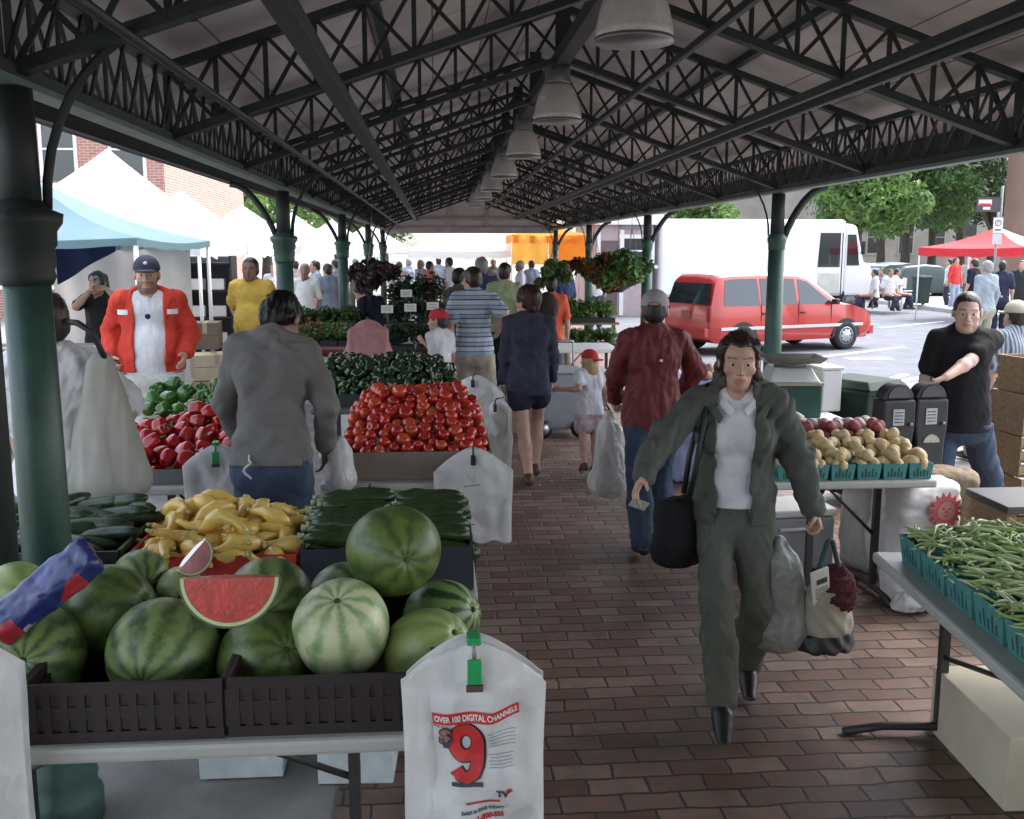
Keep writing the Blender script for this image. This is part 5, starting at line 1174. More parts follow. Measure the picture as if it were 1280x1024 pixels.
# --- striped polo man and bandana girl
STR = bpy.data.materials.new('striped_polo'); STR.use_nodes = True; N, L, b = nodes_of(STR)
tc = N.new('ShaderNodeTexCoord'); sx = N.new('ShaderNodeSeparateXYZ'); L.new(tc.outputs['Object'], sx.inputs[0])
mu = N.new('ShaderNodeMath'); mu.operation = 'MULTIPLY'; mu.inputs[1].default_value = 10.5; L.new(sx.outputs[2], mu.inputs[0])
fr = N.new('ShaderNodeMath'); fr.operation = 'FRACT'; L.new(mu.outputs[0], fr.inputs[0])
cr = N.new('ShaderNodeValToRGB'); cr.color_ramp.interpolation = 'CONSTANT'; e = cr.color_ramp.elements; e[0].color = (.42, .46, .48, 1); e[1].position = .36; e[1].color = (.05, .06, .16, 1)
for p_, c_ in ((.50, (.27, .36, .46, 1)), (.82, (.16, .09, .16, 1)), (.92, (.42, .46, .48, 1))): q_ = e.new(p_); q_.color = c_
L.new(fr.outputs[0], cr.inputs[0]); L.new(cr.outputs[0], b.inputs['Base Color']); b.inputs['Roughness'].default_value = .9
sm = Vector((atY(592, 400, 10.4).x, 10.4, 0))
P9 = person('man in blue and white striped polo and khaki shorts walking away', sm, .05, 1.80, 1.06, yaw=.3, skin=SK_FAIR, wl=atY(563, 432, 10.35), wr=atY(624, 412, 10.4), top=dict(m=STR, sleeve=.40, hem=.84, inf=.022, fold=.008, name='polo_shirt', loose=.015, flare=.01), low=dict(m=KHAKI, inf=.03, len=.85, flare=.03, name='shorts'), hair=('short', HAIR_BR), h=.009, seed=19, fat=.005)
bg = Vector((atY(549, 430, 10.1).x, 10.1, 0))
P10 = person('girl in red bandana and white t-shirt beside the striped polo man', bg, .9, 1.36, 1.05, yaw=.3, wl=atY(530, 428, 10.2), skin=SK_FAIR, top=dict(m=WHT, sleeve=.35, hem=.72, inf=.035, fold=.010, name='t_shirt'), low=dict(m=KHAKI, inf=.02, len=.7, flare=.02, name='shorts'), hair=('short', HAIR_BR), cap=(REDC_, 0), h=.009, seed=21)
# --- yellow shirt man, photographer
ym = Vector((atY(316, 400, 12.0).x, 12.0, 0))
person('man in yellow t-shirt and jeans with a hand on his hip among the stalls', ym, PI - .1, 1.88, 1.1, wr=atY(303, 404, 11.95), er=(.6, -.8, 0), skin=SK_BROWN, top=dict(m=cloth('yellow_tee', (.62, .40, .08)), sleeve=.34, hem=.86, inf=.025, fold=.01, loose=.012, name='t_shirt'), low=dict(m=JEAN, inf=.02, flare=.02, name='jeans'), hair=('buzz', HAIR_BK), h=.010, seed=23, belly=.02)
pm = Vector((atY(124, 380, 11.3).x, 11.3, 0))
P12 = person('dark haired woman in black top holding a camera to her face behind a table', pm, PI - .15, 1.74, 1.0, wr=atY(114, 362, 11.05), wl=atY(134, 362, 11.05), er=(1, 0, -1), el=(-1, 0, -1), hdR=(-.6, .4, .6), hdL=(.6, .4, .6), skin=SK_FAIR, top=dict(m=cloth('black_top', (.02, .017, .02)), sleeve=.4, hem=.84, inf=.02, fold=.006), low=dict(m=JEAN, inf=.02), hair=('long', HAIR_BR), h=.010, seed=25)
c_ = thing('camera_body', 'small black camera held up by the dark haired woman', 'camera', atY(124, 352, 11.03)); b = MB(); b.box((0, 0, 0), (.11, .04, .07)); b.build('housing', BLACK, c_, bevel=.006); b = MB(); b.tube([(0, -.015, 0), (0, -.06, 0)], .026, 14); b.build('lens', METALG, c_)

# --- people farther down the aisle and across the street
def far(label, px, Y, H, rz, topc, lowc, hair=HAIR_BR, skin=SK_FAIR, sleeve=.45, h=.014, z0=0, py=400, short=False, **k):
    x = atY(px, py, Y).x; nm = 'c%02d%02d%02d' % tuple(int(99 * v) for v in topc)
    return person(label, (x, Y, z0), rz, H, 1.02, skin=skin, top=dict(m=cloth('top_' + nm, topc), sleeve=sleeve, hem=.84, inf=.02, fold=.01), low=dict(m=cloth('low_%02d%02d%02d' % tuple(int(99 * v) for v in lowc), lowc), inf=.02, **({'len': .8} if short else {})), hair=('short', hair) if hair else None, h=h, seed=px % 89, **k)
far('woman in pale green top and dark trousers seen from behind, past the striped polo man', 631, 13.4, 1.80, -.2, (.42, .50, .30), (.02, .02, .035), sleeve=.95)
far('person in red orange shirt with dark backpack walking away down the aisle', 689, 13.2, 1.62, -.1, (.58, .10, .05), (.10, .12, .16), HAIR_BK)
x_ = atY(684, 375, 13.0).x; bp_ = thing('backpack', 'dark backpack on the person in red orange shirt', 'backpack', (x_, 13.02, 1.22)); S = SDF().ell((0, 0, 0), (.15, .09, .22), .02).box((0, -.06, -.06), (.10, .05, .08), .03, .03); V, Q = S.mesh(.014); link('pack', npmesh('pack', V, Q, cloth('pack_dark', (.03, .02, .02))), bp_)
far('small boy in navy vest over white shirt by the hanging flowers', 705, 16.5, 1.80, .9, (.03, .045, .12), (.3, .28, .26), HAIR_BK)
far('dark haired man half hidden behind the striped polo man', 575, 13.0, 1.74, -.9, (.16, .13, .13), (.06, .07, .09), HAIR_BK)
far('tall man in navy blue shirt behind the striped polo man', 602, 14.2, 1.87, .1, (.05, .06, .14), (.2, .18, .16), HAIR_GY)
far('man in dark navy jacket stooping over the plant benches near the pink cloth', 488, 13.4, 1.72, 1.0, (.012, .014, .03), (.09, .13, .22), HAIR_BK, lean=.75)
CR = (((.55, .55, .58), (.1, .11, .14)), ((.35, .40, .48), (.2, .2, .2)), ((.20, .22, .28), (.05, .05, .06)), ((.6, .5, .5), (.12, .14, .2)), ((.42, .10, .10), (.08, .09, .12)), ((.28, .33, .42), (.3, .28, .24)), ((.65, .65, .62), (.05, .06, .1)), ((.12, .12, .13), (.1, .1, .1)))
CL = ['white', 'grey blue', 'dark grey', 'pale pink', 'red', 'blue grey', 'cream', 'black']
spots = [(383, 17, 1.75, PI, 6, 'beside a pushchair left of the aisle'), (396, 21, 1.76, 2.0, 1, 'under the white tents left of the aisle'), (411, 19, 1.72, .6, 2, 'by the second column on the left'), (421, 24, 1.75, 1.2, 5, 'behind the third column on the left'), (372, 26, 1.7, 0, 3, 'far back under the white tents at left'),
         (345, 22, 1.7, PI, 0, 'behind the yellow shirt man'), (446, 27, 1.75, .3, 7, 'beyond the purple hanging basket'), (500, 24, 1.7, PI, 3, 'at the far end left of the tent opening'), (512, 29, 1.74, .4, 1, 'at the far end under the white awning'), (527, 27, 1.72, 2.2, 2, 'far end, beside a dark haired walker'), (538, 25, 1.7, 5.2, 4, 'far end, in front of the white awning'), (549, 30, 1.76, .2, 5, 'far end, centre of the crowd'), (562, 26, 1.78, 1.0, 0, 'far end, left of the striped polo man'), (617, 28, 1.74, PI, 7, 'far end, under the white tent right of the navy man'),
         (650, 24, 1.72, 1.5, 0, 'in front of the orange awning'), (664, 27, 1.7, .4, 2, 'far back below the orange awning'), (744, 25, 1.7, PI, 6, 'behind the hanging flower baskets')]
for px, Y, H_, rz_, k, wh in spots: far('%s shirt walker %s' % (CL[k], wh), px, Y, H_, rz_, CR[k][0], CR[k][1], [HAIR_BR, HAIR_BK, HAIR_GY][px % 3], [SK_FAIR, SK_TAN, SK_BROWN][px % 3], h=.018, z0=.0, group='distant market visitors')
# across the street at right
far('man in red top and pale jeans standing beyond the street', 1190, 32, 1.72, PI + .3, (.55, .05, .05), (.25, .32, .42), HAIR_BK, sleeve=.95, h=.016)
far('woman in white top just left of the man in red', 1182, 33, 1.68, 1.2, (.65, .65, .65), (.04, .04, .06), HAIR_BK, h=.018)
far('man in light grey long sleeved shirt, back turned, by the street', 1229, 17.5, 1.78, .2, (.28, .32, .36), (.30, .29, .23), HAIR_GY, sleeve=.97, h=.011)
far('person in navy top right behind the light grey shirt man', 1248, 21, 1.74, -.4, (.025, .03, .06), (.02, .025, .04), HAIR_BK, h=.014)
far('person in black top left behind the light grey shirt man', 1213, 24, 1.76, .5, (.02, .02, .03), (.03, .03, .04), HAIR_BR, h=.016)
far('person in dark shirt under the red and white tent', 1272, 24, 1.72, 2.5, (.03, .035, .03), (.03, .03, .03), HAIR_BK, h=.016)
far('standing person in grey under the edge of the red and white tent', 1206, 33, 1.72, PI, (.3, .3, .3), (.1, .1, .12), HAIR_GY, h=.018)
km = Vector((atY(1268, 420, 8.6).x, 8.6, 0))
STR2 = bpy.data.materials.new('pinstripe_shirt'); STR2.use_nodes = True; N, L, b = nodes_of(STR2)
tc = N.new('ShaderNodeTexCoord'); wv_ = N.new('ShaderNodeTexWave'); wv_.inputs['Scale'].default_value = 9; L.new(tc.outputs['Object'], wv_.inputs['Vector']); cr = N.new('ShaderNodeValToRGB'); cr.color_ramp.elements[0].color = (.06, .08, .12, 1); cr.color_ramp.elements[1].color = (.34, .38, .42, 1); L.new(wv_.outputs['Fac'], cr.inputs[0]); L.new(cr.outputs[0], b.inputs['Base Color']); b.inputs['Roughness'].default_value = .9
person('man in khaki cap and striped blue shirt near the wooden crates at the right edge', km, .35, 1.75, 1.15, drop=.24, skin=SK_FAIR, top=dict(m=STR2, sleeve=.45, hem=.86, inf=.035, fold=.008), low=dict(m=KHAKI, inf=.02), ar=(km.x + .15, 8.95, .09), al=(km.x - .12, 8.95, .09), hair=('short', HAIR_BK), cap=(mat('cap_khaki', (.42, .40, .30), .85), 1), h=.010, seed=31, yaw=-.3)
for i, (px, Y, c_, lab) in enumerate(((1093, 30, 0, 'seated person in white at the outdoor table left of the green bin'), (1101, 32, 2, 'seated person in dark grey at the far side of the outdoor table'), (1112, 30.5, 6, 'seated person in cream leaning back right of the outdoor table'), (1120, 31, 0, 'seated person in white right beside the green bin'))):
    x = atY(px, 360, Y).x
    person(lab, (x, Y, .13), 1.2 + i, 1.7, 1.05, drop=.45, top=dict(m=cloth('top_seated%d' % c_, CR[c_][0]), sleeve=.5, hem=.86, inf=.03), low=dict(m=cloth('low_seated', (.04, .045, .07)), inf=.02), ar=(x + .40 * math.sin(-1.2 - i) + .1, Y + .40 * math.cos(1.2 + i), .2), al=(x + .40 * math.sin(-1.2 - i) - .1, Y + .40 * math.cos(1.2 + i), .2), hair=('short', HAIR_BK), skin=SK_TAN, h=.018, seed=40 + i, group='people seated at the outdoor table')
# ------------------------------------------------------------------ foliage helper: many small leaf faces
def leaves(name, clumps, n, size, m, parent=None, seed=1, flat=.3, shell=.55):
    g = np.random.RandomState(seed); W_ = np.array([c[3] * c[4] * c[5] for c in clumps]) ** .67; W_ /= W_.sum()
    idx = g.choice(len(clumps), n, p=W_); C_ = np.array([c[:3] for c in clumps])[idx]; Rr = np.array([c[3:6] for c in clumps])[idx]
    d = g.normal(size=(n, 3)); d /= np.linalg.norm(d, axis=1)[:, None]; r = shell + (1 - shell) * g.rand(n) ** .6; r *= 1 + .10 * g.normal(size=n)
    P = C_ + d * r[:, None] * Rr
    nr = d * .6 + g.normal(size=(n, 3)) * .7 + [0, 0, flat]; nr /= np.linalg.norm(nr, axis=1)[:, None]
    u = np.cross(nr, g.normal(size=(n, 3))); u /= np.linalg.norm(u, axis=1)[:, None]; v = np.cross(nr, u)
    s = size * (.6 + .8 * g.rand(n))[:, None]
    V = np.stack([P - u * s, P - v * s * .45 + nr * s * .12, P + u * s, P + v * s * .45 + nr * s * .12], 1).reshape(-1, 3)
    Q = np.arange(n * 4).reshape(-1, 4)
    o = link(name, npmesh(name, V, Q, m, smooth=False), parent); return o
LEAF = mat('leaf_green', (.060, .125, .030), .6, .55, .8, translucent=.25); LEAF_Y = mat('leaf_light', (.13, .23, .06), .6, .5, .7, translucent=.3)
LEAF_D = mat('leaf_dark', (.022, .05, .018), .6, .6, 5, translucent=.15); LEAF_P = mat('leaf_purple', (.045, .032, .030), .6, .6, 7, translucent=.1); FLOW_R = mat('flower_red', (.6, .05, .04), .6, .3, 5, translucent=.3); FLOW_P = mat('flower_purple', (.12, .06, .09), .6, .4, 5); FLOW_O = mat('flower_orange', (.65, .22, .08), .6, .4, 5)
POT = mat('pot_dark', (.02, .02, .02), .6, .2, 9); CARD = mat('card_white', (.68, .67, .63), .7, .08, 8); WOOD = mat('crate_wood', (.26, .18, .10), .8, .3, 5, .2, 60, stretch=(1, 8, 8)); ALU = mat('brushed_metal', (.42, .43, .44), .35, .1, 6, metal=.7)

# ------------------------------------------------------------------ things carried
def cloth_bag(label, top, w, d, h, m, rz=0, seed=1, name='shopping_bag', cat='bag', pinch=.35, strap=None, res=.008, amp=.012, extra=None):
    t = thing(name, label, cat, top, rz); S = SDF()
    S.ecap((0, 0, -h * .22), (0, 0, -h + d * .6), (w * pinch, d * .35), (w * .48, d * .5), (1, 0, 0), .05); S.cap((0, 0, 0), (0, 0, -h * .25), .018, w * pinch * .45, .08)
    S.ell((0, 0, -h * .80), (w * .5, d * .5, h * .2), .05)
    if extra: extra(S)
    V, Q = S.mesh(res, lambda P: amp * (.6 * wav(P, 22, seed, 4, (1, 1, .35)) + .8 * (np.abs(wav(P, 34, seed + 4, 4, (1, 1, .30))) - .4) + .2 * wav(P, 120, seed + 9, 3)))
    link('sack', npmesh('sack', V, Q, m), t)
    if strap:
        for s_ in strap: b = MB(); b.tube([tuple(p) for p in s_[0]], s_[1], 8); b.build('handle', s_[2], t)
    return t
PLB = mat('grocery_plastic', (.66, .66, .65), .35, .06, 3, .1, 30, translucent=.3); PLG = mat('grey_plastic_bag', (.30, .30, .28), .4, .12, 5, .1, 30, translucent=.2); CANV = mat('cream_canvas', (.36, .33, .26), .9, .12, 8, .3, 300); BURG = mat('burgundy_knit', (.07, .012, .018), .95, .3, 40, .6, 130)
crinkle(PLB, 20, .5); crinkle(PLG, 20, .5)
hl = W['WL'] + Vector((-.01, -.02, -.11))
cloth_bag('full grey plastic carrier bag in the left hand of the jacket woman, nearer her leg', hl + Vector((-.125, .03, -.03)), .29, .22, .50, PLG, -.25, 4, 'plastic_carrier_bag', pinch=.33)
# tote with dark bottom, knit and newspaper on top
tb = thing('tote_bag', 'cream and black tote with burgundy knit and a newspaper on top', 'bag', hl + Vector((.075, -.02, -.01)), .15); tb.scale = (1.12, 1.12, 1.08)
for nm, m, z0, z1, k in (('canvas', CANV, -.36, -.235, 0), ('base_panel', BLACK, -.445, -.375, 1)):
    S = SDF().ecap((0, 0, z1), (0, 0, z0), (.090 + .015 * k, .058), (.108 + .012 * k, .066), (1, 0, 0), .03)
    if k: S.box((0, 0, -.46 - .2), (.3, .3, .2), .002, .005, True); S.box((0, 0, -.385 + .2), (.3, .3, .2), .002, .005, True)
    V, Q = S.mesh(.006, lambda P: .007 * wav(P, 35, 6, 4, (1, 1, .5))); link(nm, npmesh(nm, V, Q, m), tb)
b = MB(); b.tube([(-.075, -.03, -.24), (-.055, -.02, -.12), (-.01, 0, -.012), (.0, 0, -.01), (.01, 0, -.012), (.03, -.02, -.12), (.075, -.03, -.24)], .010, 8); b.build('handle', mat('teal_strap', (.02, .05, .055), .7), tb)
kn = thing('knit_garment', 'burgundy knit garment bulging out of the tote', 'knit garment', hl + Vector((.105, -.02, -.225)), 0)
S = SDF().ell((0, 0, 0), (.082, .075, .095), .03).ell((.02, -.02, -.05), (.06, .06, .06), .03); V, Q = S.mesh(.005, lambda P: .009 * wav(P, 50, 8, 4) + .004 * wav(P, 170, 9, 3)); link('knit', npmesh('knit', V, Q, BURG), kn)
npaper = thing('newspaper', 'folded printed newspaper tucked beside the burgundy knit', 'newspaper', hl + Vector((.015, -.085, -.20)), .25); npaper.rotation_euler = (.25, -.28, .2)
b = MB(); b.box((0, 0, 0), (.085, .014, .17)); b.build('pages', CARD, npaper, bevel=.004); b = MB(); b.box((.004, -.0085, .03), (.05, .002, .025)); b.build('photo_block', DARKP if 'DARKP' in globals() else BLACK, npaper)
for k in range(5): b = MB(); b.box((0, -.0083, -.005 - .012 * k), (.06, .0015, .005)); b.build('text_line', mat('newsprint', (.2, .2, .2), .8), npaper)
# black shoulder bag on her right hip
bgp = W['U']((.235, .02, .93)); sb = thing('shoulder_bag', 'black shoulder bag hanging at the right hip of the woman', 'bag', bgp, .5)
S = SDF().box((0, 0, -.09), (.14, .055, .15), .05, .02).ell((0, 0, -.16), (.15, .07, .10), .04); V, Q = S.mesh(.007, lambda P: .006 * wav(P, 30, 3)); link('pouch', npmesh('pouch', V, Q, cloth('black_bag', (.010, .010, .011))), sb)
b = MB(); iv = Matrix.Rotation(-.5, 3, 'Z'); pts = [W['U'](v) for v in ((.215, .10, .98), (.185, .135, 1.15), (.155, .125, 1.36), (.14, .02, 1.512), (.15, -.10, 1.40), (.20, -.12, 1.15), (.225, -.07, .98))]
b.tube([tuple(iv @ (p - bgp)) for p in pts], .013, 8); b.build('strap', BLACK, sb)
mo = thing('banknote', 'folded banknote held between the fingers of the right hand of the woman', 'banknote', W['WR'] + Vector((-.03, -.09, -.09)), .3); mo.rotation_euler = (.5, .4, .3); b = MB(); b.box((0, 0, 0), (.075, .004, .04)); b.build('note', mat('note_green', (.30, .34, .27), .7, .2, 30), mo)
# other shoppers' bags
p = P6['WL'] + Vector((-.03, .02, -.09)); cloth_bag('long white plastic bag in the left hand of the maroon jacket man', p, .27, .20, .60, PLB, .1, 12, 'plastic_carrier_bag', pinch=.30, res=.009, amp=.016)
p = P3['WR'] + Vector((0, -.02, -.08)); cloth_bag('small white plastic bag in the hand of the red jacket man', p, .17, .13, .36, PLB, .2, 14, 'plastic_carrier_bag', res=.010)
p = P2['WR'] + Vector((.075, .0, .03)); cloth_bag('white plastic bag by the right hand of the grey sweatshirt man', p, .15, .13, .25, PLB, .2, 16, 'plastic_carrier_bag', res=.009)
p = P7['WL'] + Vector((-.03, .0, -.06)); cloth_bag('white plastic bag in the left hand of the navy sweater woman', p, .13, .12, .38, PLB, .2, 18, 'plastic_carrier_bag', res=.010)
tt_ = atY(121, 432, 4.56); tp = thing('tote_bag', 'huge off white cloth tote hanging beside the white shirt person by the column', 'bag', tt_, .25)
S = SDF().ecap((.0, 0, -.10), (-.01, 0, -.60), (.055, .04), (.165, .12), (1, 0, 0), .05).ell((.0, 0, -.64), (.19, .11, .08), .06).cap((.13, 0, -.60), (.02, 0, -.05), .05, .02, .08)
V, Q = S.mesh(.009, lambda P: .016 * (.6 * wav(P, 16, 3, 4, (1, 1, .3)) + .8 * (np.abs(wav(P, 26, 9, 4, (1, 1, .22))) - .4))); link('sack', npmesh('sack', V, Q, mat('grey_cotton', (.36, .35, .31), .9, .1, 5, .2, 200)), tp)
b = MB(); b.tube([(.045, -.01, -.10), (-.01, -.03, .06), (-.07, -.04, .105), (-.14, .03, .11)], .014, 8); b.build('handle', BLACK, tp)

# ------------------------------------------------------------------ stall equipment at right
pmx, pmy = atY(1137, 520, 5.95).x, 5.95
pmt = thing('parking_meter', 'twin headed dark grey parking meter behind the potato table', 'parking meter', (pmx, pmy, 0), .12)
b = MB(); b.tube([(0, 0, 0), (0, 0, .62)], .035, 12); b.lathe([(.09, 0), (.09, .02), (.045, .05)], 16); b.build('post', METALG, pmt); b = MB(); b.box((0, 0, .60), (.36, .09, .06)); b.build('yoke', BLACK, pmt, bevel=.01)
MET = mat('meter_housing', (.016, .017, .019), .6, .2, 14, .1, 90)
for sx_ in (-.112, .112):
    b = MB(); b.prism([(-.095, .62), (.095, .62), (.098, .80), (.112, .90), (.108, 1.06), (-.108, 1.06), (-.112, .90), (-.098, .80)], -.07, .07, M=Matrix.Translation((sx_, 0, 0))); mh = b.build('meter_housing', MET, pmt, bevel=.014)
    b = MB(); n = 20; b.prism([(.104 * math.cos(PI * i / n), 1.062 + .098 * math.sin(PI * i / n)) for i in range(n + 1)], -.05, .05, M=Matrix.Translation((sx_, 0, 0))); b.build('dome', MET, mh, bevel=.008)
    b = MB(); b.prism([(.075 * math.cos(PI * i / n), 1.075 + .068 * math.sin(PI * i / n)) for i in range(n + 1)], -.058, -.051, M=Matrix.Translation((sx_, 0, 0))); b.build('window', mat('meter_glass', (.05, .055, .06), .08, .1), mh)
    b = MB(); b.box((sx_ - .01, -.0735, .955), (.075, .005, .10)); b.build('instruction_plate', mat('meter_plate', (.36, .37, .38), .4, .2, 30), mh)
    for k in range(4): b = MB(); b.box((sx_ - .01, -.0768, .985 - .02 * k), (.058, .0015, .006)); b.build('printed_line', BLACK, mh)
    b = MB(); b.prism([(.055 * math.cos(PI * i / n), .79 + .05 * math.sin(PI * i / n)) for i in range(n + 1)], -.0765, -.0705, M=Matrix.Translation((sx_, 0, 0))); b.build('coin_plate', mat('meter_badge', (.34, .36, .25), .5, .3, 50), mh)
    b = MB(); b.tube([(sx_ + .07, -.07, .91), (sx_ + .07, -.09, .91)], .012, 10); b.build('handle', METALG, mh)
bx, by = atY(1072, 510, 7.6).x, 7.6
def wheelie(label, loc, rz, m, s=1.0):
    t = thing('wheelie_bin', label, 'bin', loc, rz)
    b = MB(); A = [(-.22, -.26), (.22, -.26), (.22, .26), (-.22, .26)]; b.add([(x * .82 * s, y * .78 * s, .06 * s) for x, y in A] + [(x * s, y * s, .92 * s) for x, y in A], [(3, 2, 1, 0), (0, 1, 5, 4), (1, 2, 6, 5), (2, 3, 7, 6), (3, 0, 4, 7), (4, 5, 6, 7)]); b.build('bin_body', m, t, bevel=.02)
    b = MB(); b.box((0, 0, .915 * s), (.48 * s, .56 * s, .035 * s)); b.build('rim', m, t, bevel=.01)
    b = MB(); b.add([(-.245 * s, -.30 * s, .935 * s), (.245 * s, -.30 * s, .935 * s), (.245 * s, .28 * s, .935 * s), (-.245 * s, .28 * s, .935 * s), (-.20 * s, -.24 * s, 1.0 * s), (.20 * s, -.24 * s, 1.0 * s), (.20 * s, .24 * s, 1.0 * s), (-.20 * s, .24 * s, 1.0 * s)], [(3, 2, 1, 0), (0, 1, 5, 4), (1, 2, 6, 5), (2, 3, 7, 6), (3, 0, 4, 7), (4, 5, 6, 7)]); b.build('lid', m, t, bevel=.01)
    for q in (-1, 1): b = MB(); b.tube([(q * .19 * s, .21 * s, .09 * s), (q * .24 * s, .21 * s, .09 * s)], .09 * s, 16); b.build('wheel', BLACK, t)
    b = MB(); b.tube([(-.2 * s, .30 * s, .90 * s), (.2 * s, .30 * s, .90 * s)], .016 * s, 8); b.build('handle', BLACK, t)
    return t
BIN = mat('bin_green', (.014, .034, .026), .75, .2, 6)
wb = wheelie('dark green lidded bin behind the parking meter', (bx, by, 0), .5, BIN, .98)
for k, w_ in ((0, .16), (1, .13), (2, .10)): b = MB(); b.box((0, -.255, .75 - .045 * k), (w_, .003, .018)); b.build('printed_line', mat('bin_print', (.25, .3, .27), .7), wb)
# scale on its own small table
sx0 = atY(985, 520, 7.3).x
table('small white cloth covered table carrying the weighing scale', sx0 - .42, sx0 + .36, 7.0, 7.7, .74, legs=((.15, .5), (.85, .5)), m=WHITE)
scl = thing('weighing_scale', 'white and green market weighing scale with a dark pan on top', 'scale', (sx0, 7.3, .741), -.1)
b = MB(); b.box((0, 0, .12), (.40, .34, .24)); b.build('cabinet', mat('scale_green', (.02, .07, .055), .5), scl, bevel=.01)
b = MB(); b.box((0, 0, .252), (.42, .36, .022)); b.build('trim', mat('scale_trim', (.35, .33, .22), .5), scl)
b = MB(); b.add([(-.19, -.17, .264), (.19, -.17, .264), (.19, .17, .264), (-.19, .17, .264), (-.14, -.08, .37), (.14, -.08, .37), (.14, .16, .37), (-.14, .16, .37)], [(3, 2, 1, 0), (0, 1, 5, 4), (1, 2, 6, 5), (2, 3, 7, 6), (3, 0, 4, 7), (4, 5, 6, 7)]); b.build('housing', mat('scale_white', (.55, .55, .53), .4, .06), scl, bevel=.012)
b = MB(); b.lathe([(.12, .372), (.13, .40)], 20); b.build('stem', METALG, scl)
b = MB(); b.add([(x * k, y * k, z) for k, z in ((.19, .40), (.235, .445), (.225, .445), (.18, .408)) for x, y in ((-1, -.75), (1, -.75), (1, .75), (-1, .75))], [(3, 2, 1, 0), (12, 13, 14, 15)] + [(i * 4 + j, i * 4 + (j + 1) % 4, i * 4 + 4 + (j + 1) % 4, i * 4 + 4 + j) for i in range(3) for j in range(4)]); b.build('pan', mat('pan_grey', (.13, .13, .125), .35, .1, 5, metal=.5), scl, bevel=.008)
wc = thing('white_crate', 'white plastic crate standing on end right of the weighing scale', 'crate', (sx0 + .36, 7.55, .741), .1); b = MB(); b.box((0, 0, .16), (.16, .30, .32)); b.build('walls', WHITE, wc, bevel=.012); b = MB(); b.box((0, 0, .335), (.18, .32, .022)); b.build('rim', WHITE, wc, bevel=.006)
# bottle
bo = thing('water_bottle', 'small clear water bottle standing among the potatoes', 'bottle', atY(1089, 566, 5.62), 0); BOT = mat('clear_bottle', (.75, .80, .82), .06, .02, trans=.85)
b = MB(); b.lathe([(.022, 0), (.026, .01), (.026, .07), (.024, .08), (.026, .09), (.022, .115), (.011, .14), (.010, .152)], 18); b.build('bottle_body', BOT, bo); b = MB(); b.lathe([(.012, .150), (.012, .168)], 14); b.build('cap', WHITE, bo); b = MB(); b.lathe([(.0268, .035), (.0268, .065)], 18, capb=False, capt=False); b.build('label_band', mat('label_pale', (.55, .6, .62), .5), bo); bo.scale = (1.15, 1.15, 1.0)
# sacks under the potato table
def sack(label, loc, w, d, h, m, rz=0, seed=1, tilt=0, openm=None):
    t = thing('paper_sack', label, 'sack', loc, rz); t.rotation_euler = (0, tilt, rz)
    S = SDF().box((0, 0, h * .48), (w / 2, d / 2, h * .48), .06, .02).ell((0, 0, h * .3), (w * .52, d * .55, h * .32), .05)
    V, Q = S.mesh(.011, lambda P: .014 * (.7 * wav(P, 18, seed, 4) + .8 * (np.abs(wav(P, 28, seed + 3, 4)) - .4))); link('sack', npmesh('sack', V, Q, m), t); return t
SACKW = mat('white_sack', (.58, .58, .56), .6, .15, 5, .2, 40)
s1 = sack('white sack with a red sun print standing on the bricks by the bean table', Vector((atY(1152, 640, 5.25).x, 5.25, 0)), .36, .24, .74, SACKW, .1, 5)
b = MB(); n = 32; cxp = []
for i in range(n): a = 2 * PI * i / n; r_ = .105 if i % 2 else .075; cxp.append((r_ * math.cos(a), r_ * math.sin(a)))
b.prism(cxp, -.010, .0, M=Matrix.Translation((.045, -.146, .565))); b.build('sun_print', mat('sun_red', (.52, .12, .13), .7, .25, 30), s1)
b = MB(); b.prism([(.052 * math.cos(2 * PI * i / 20), .052 * math.sin(2 * PI * i / 20)) for i in range(20)], -.0125, -.010, M=Matrix.Translation((.045, -.146, .565))); b.build('sun_face', mat('sun_face', (.55, .25, .24), .7, .2, 60), s1)
for dx, dz, sx_, sz_ in ((-.018, .015, .012, .008), (.018, .015, .012, .008), (0, -.004, .007, .016), (0, -.026, .026, .006)): b = MB(); b.box((.045 + dx, -.1595, .565 + dz), (sx_, .002, sz_)); b.build('face_line', mat('sun_line', (.40, .06, .07), .7), s1)
sack('brown paper sack with an open mouth behind the red sun sack', Vector((atY(1180, 620, 5.6).x, 5.6, 0)), .34, .26, .72, mat('brown_sack', (.20, .15, .10), .8, .2, 6, .2, 40), -.2, 8)
sack('white crumpled sack against the inner leg of the potato table', Vector((atY(1085, 690, 5.9).x, 5.9, 0)), .30, .26, .55, mat('grey_white_sack', (.42, .42, .38), .6, .15, 5, .2, 40), .4, 11)
sack('white folded sack leaning behind the sun sack under the table end', Vector((atY(1130, 620, 5.75).x, 5.75, 0)), .42, .2, .70, SACKW, .0, 13)
pb = thing('plastic_bag', 'crumpled white plastic bag lying on the bricks under the bean table', 'plastic bag', at(1140, 752, .05), .3); S = SDF().ell((0, 0, 0), (.13, .09, .05), .03); V, Q = S.mesh(.009, lambda P: .016 * wav(P, 40, 5)); link('film', npmesh('film', V, Q, PLB), pb)
# cooler boxes beneath the potato table behind the woman
for px, Y, w_, h_, mm_, lab in ((985, 6.0, .46, .34, mat('cooler_grey', (.30, .31, .32), .5), 'grey cooler box under the potato table behind the woman'),):
    p = atY(px, 660, Y); t = thing('cooler_box', lab, 'cooler', (p.x, Y, 0), .1); b = MB(); b.box((0, 0, h_ / 2), (w_, .34, h_)); b.build('tub', mm_, t, bevel=.02); b = MB(); b.box((0, 0, h_ + .028), (w_ + .02, .36, .05)); b.build('lid', WHITE, t, bevel=.015); b = MB(); b.tube([(-w_ * .3, -.185, h_ * .8), (w_ * .3, -.185, h_ * .8)], .012, 8); b.build('handle', WHITE, t)
